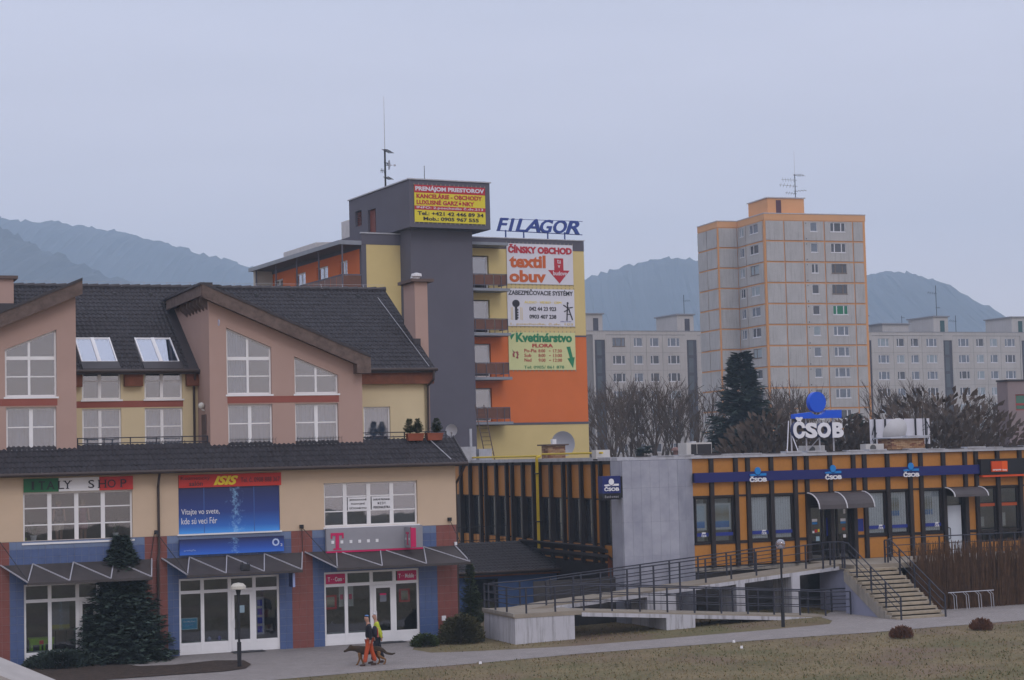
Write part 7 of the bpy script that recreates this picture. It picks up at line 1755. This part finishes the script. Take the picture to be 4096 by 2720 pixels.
def person(lb, x, y, jm, tm, hm, arm):
    T_ = Thing('person', lb, 'person', W0, (x, y, 0)); T_.o.rotation_euler = (0, 0, R(8))
    FL = M('face_skin', (.36, .20, .145), .6); SH = M('shoe_brown', (.06, .035, .03), .7)
    B = [(0, 0, .95, .10), (0, 0, 1.2, .12), (-.01, 0, 1.42, .11), (-.03, 0, 1.52, .05), (-.07, 0, 1.66, .085), (-.075, 0, 1.74, .075), (-.02, -.09, .9, .07), (-.10, -.10, .5, .05), (-.17, -.10, .1, .035), (.03, .09, .9, .07), (.10, .10, .5, .05), (.22, .10, .12, .035),
         (0, -.20, 1.42, .05), (.06, -.25, 1.14, .04), (arm, -.26, .88, .03), (arm - .02, -.26, .80, .03), (0, .20, 1.42, .05), (.12, .25, 1.16, .04), (.20, .25, .93, .03), (.22, .25, .85, .03), (-.155, 0, 1.66, .02)]
    skinpart(T_, 'body', B, [(0, 1), (1, 2), (2, 3), (3, 4), (4, 5), (0, 6), (6, 7), (7, 8), (0, 9), (9, 10), (10, 11), (2, 12), (12, 13), (13, 14), (14, 15), (2, 16), (16, 17), (17, 18), (18, 19), (4, 20)], FL)
    skinpart(T_, 'jacket', [(0, 0, .92, .15, .19), (0, 0, 1.2, .145, .18), (-.01, 0, 1.42, .13, .16), (-.02, 0, 1.50, .075), (0, -.21, 1.40, .075), (.06, -.26, 1.14, .065), (arm, -.265, .92, .05), (0, .21, 1.40, .075), (.12, .26, 1.16, .065), (.20, .26, .97, .05)], [(0, 1), (1, 2), (2, 3), (2, 4), (4, 5), (5, 6), (2, 7), (7, 8), (8, 9)], jm)
    skinpart(T_, 'trousers', [(0, 0, .97, .13, .16), (-.02, -.09, .86, .10), (-.10, -.10, .5, .08), (-.17, -.10, .13, .08), (.03, .09, .86, .10), (.10, .10, .5, .08), (.22, .10, .15, .08)], [(0, 1), (1, 2), (2, 3), (0, 4), (4, 5), (5, 6)], tm)
    for a, b in ((-.17, -.10), (.22, .10)): skinpart(T_, 'shoe', [(a + .03, b, .06, .05), (a - .08, b, .05, .05), (a - .17, b, .04, .035)], [(0, 1), (1, 2)], SH)
    T_.part('beanie', MB(), hm) if False else skinpart(T_, 'beanie', [(-.06, 0, 1.735, .105), (-.055, 0, 1.80, .085)], [(0, 1)], hm)
    return T_
x, y = gpt(1478, 2664)
person('person in light blue beanie, black jacket and orange trousers walking a dog', x, y, M('jacket_black', (.012, .012, .018), .8), M('trousers_orange', (.42, .07, .022), .8), M('beanie_blue', (.10, .20, .42), .9), .03)
person('person mostly hidden behind the walker, with lime sleeves and dark trousers', x + .22, y + .75, M('jacket_lime', (.42, .48, .03), .7), M('trousers_dark', (.02, .02, .03), .8), M('hood_white', (.5, .5, .54), .9), .16)
BP = Thing('backpack', 'dark backpack with red and white stripe on the back of the walker', 'backpack', W0, (x + .22, y, 1.2)); skinpart(BP, 'bag', [(.0, 0, -.22, .10, .13), (.0, 0, .0, .11, .14), (-.02, 0, .22, .09, .12)], [(0, 1), (1, 2)], M('backpack_dark', (.02, .018, .03), .8)); BP.part('stripe', MB().box(x + .315, x + .335, y - .06, y - .02, 1.0, 1.34), SIGNR); BP.part('stripe', MB().box(x + .315, x + .335, y + .0, y + .04, 1.0, 1.34), SIGNW)
DG = Thing('dog', 'black and tan shepherd dog walking beside the orange trousers', 'dog', W0, (x - .08, y + .32, 0))
D1 = M('dog_black', (.022, .018, .015), .9, 0, 5, col2=(.075, .045, .022)); D2 = M('dog_tan', (.20, .10, .04), .9, .2, 6)
skinpart(DG, 'body', [(.10, 0, .50, .13, .16), (.38, 0, .55, .12, .13), (-.22, 0, .52, .14, .17), (-.42, 0, .60, .10, .11), (-.62, 0, .60, .085), (-.74, 0, .53, .05), (-.86, 0, .49, .035), (.50, 0, .55, .07), (.66, 0, .40, .05), (.86, 0, .36, .04), (.98, 0, .40, .02), (-.58, -.05, .72, .025), (-.58, .05, .72, .025)], [(0, 1), (0, 2), (2, 3), (3, 4), (4, 5), (5, 6), (1, 7), (7, 8), (8, 9), (9, 10), (4, 11), (4, 12)], D1)
for a, b, sw in ((-.30, -.07, -.06), (-.26, .07, .10)): skinpart(DG, 'front_leg', [(a, b, .46, .07), (a + .02, b, .24, .04), (a + sw, b, .04, .03), (a + sw - .06, b, .03, .028)], [(0, 1), (1, 2), (2, 3)], D2)
for a, b, sw in ((.40, -.07, .14), (.38, .07, -.06)): skinpart(DG, 'hind_leg', [(a, b, .50, .09), (a - .05 + sw * .3, b, .32, .06), (a + .10 + sw, b, .19, .032), (a + .06 + sw, b, .04, .03), (a + sw, b, .03, .028)], [(0, 1), (1, 2), (2, 3), (3, 4)], D2)
# concrete ledge close to the viewer, lower left
d0 = ray(-150, 2590); d1 = ray(215, 2740); t_ = 14.0
a0 = Vector((d0.x, d0.y, d0.z)) * t_ / d0.y + Vector((0, 0, CAM_H)); a1 = Vector((d1.x, d1.y, d1.z)) * t_ / d1.y + Vector((0, 0, CAM_H))
single('ledge', 'pale concrete ledge corner close to the viewer at lower left', 'ledge', W0, (a0.x, a0.y, a0.z), MB().hexa([(a0.x, 13.6, a0.z - .6), (a1.x, 13.6, a1.z - .6), (a1.x, 14.2, a1.z - .6), (a0.x, 14.2, a0.z - .6), (a0.x, 13.6, a0.z), (a1.x, 13.6, a1.z), (a1.x, 14.2, a1.z), (a0.x, 14.2, a0.z)]), M('ledge_grey', (.34, .32, .31), .85, .1, 5))
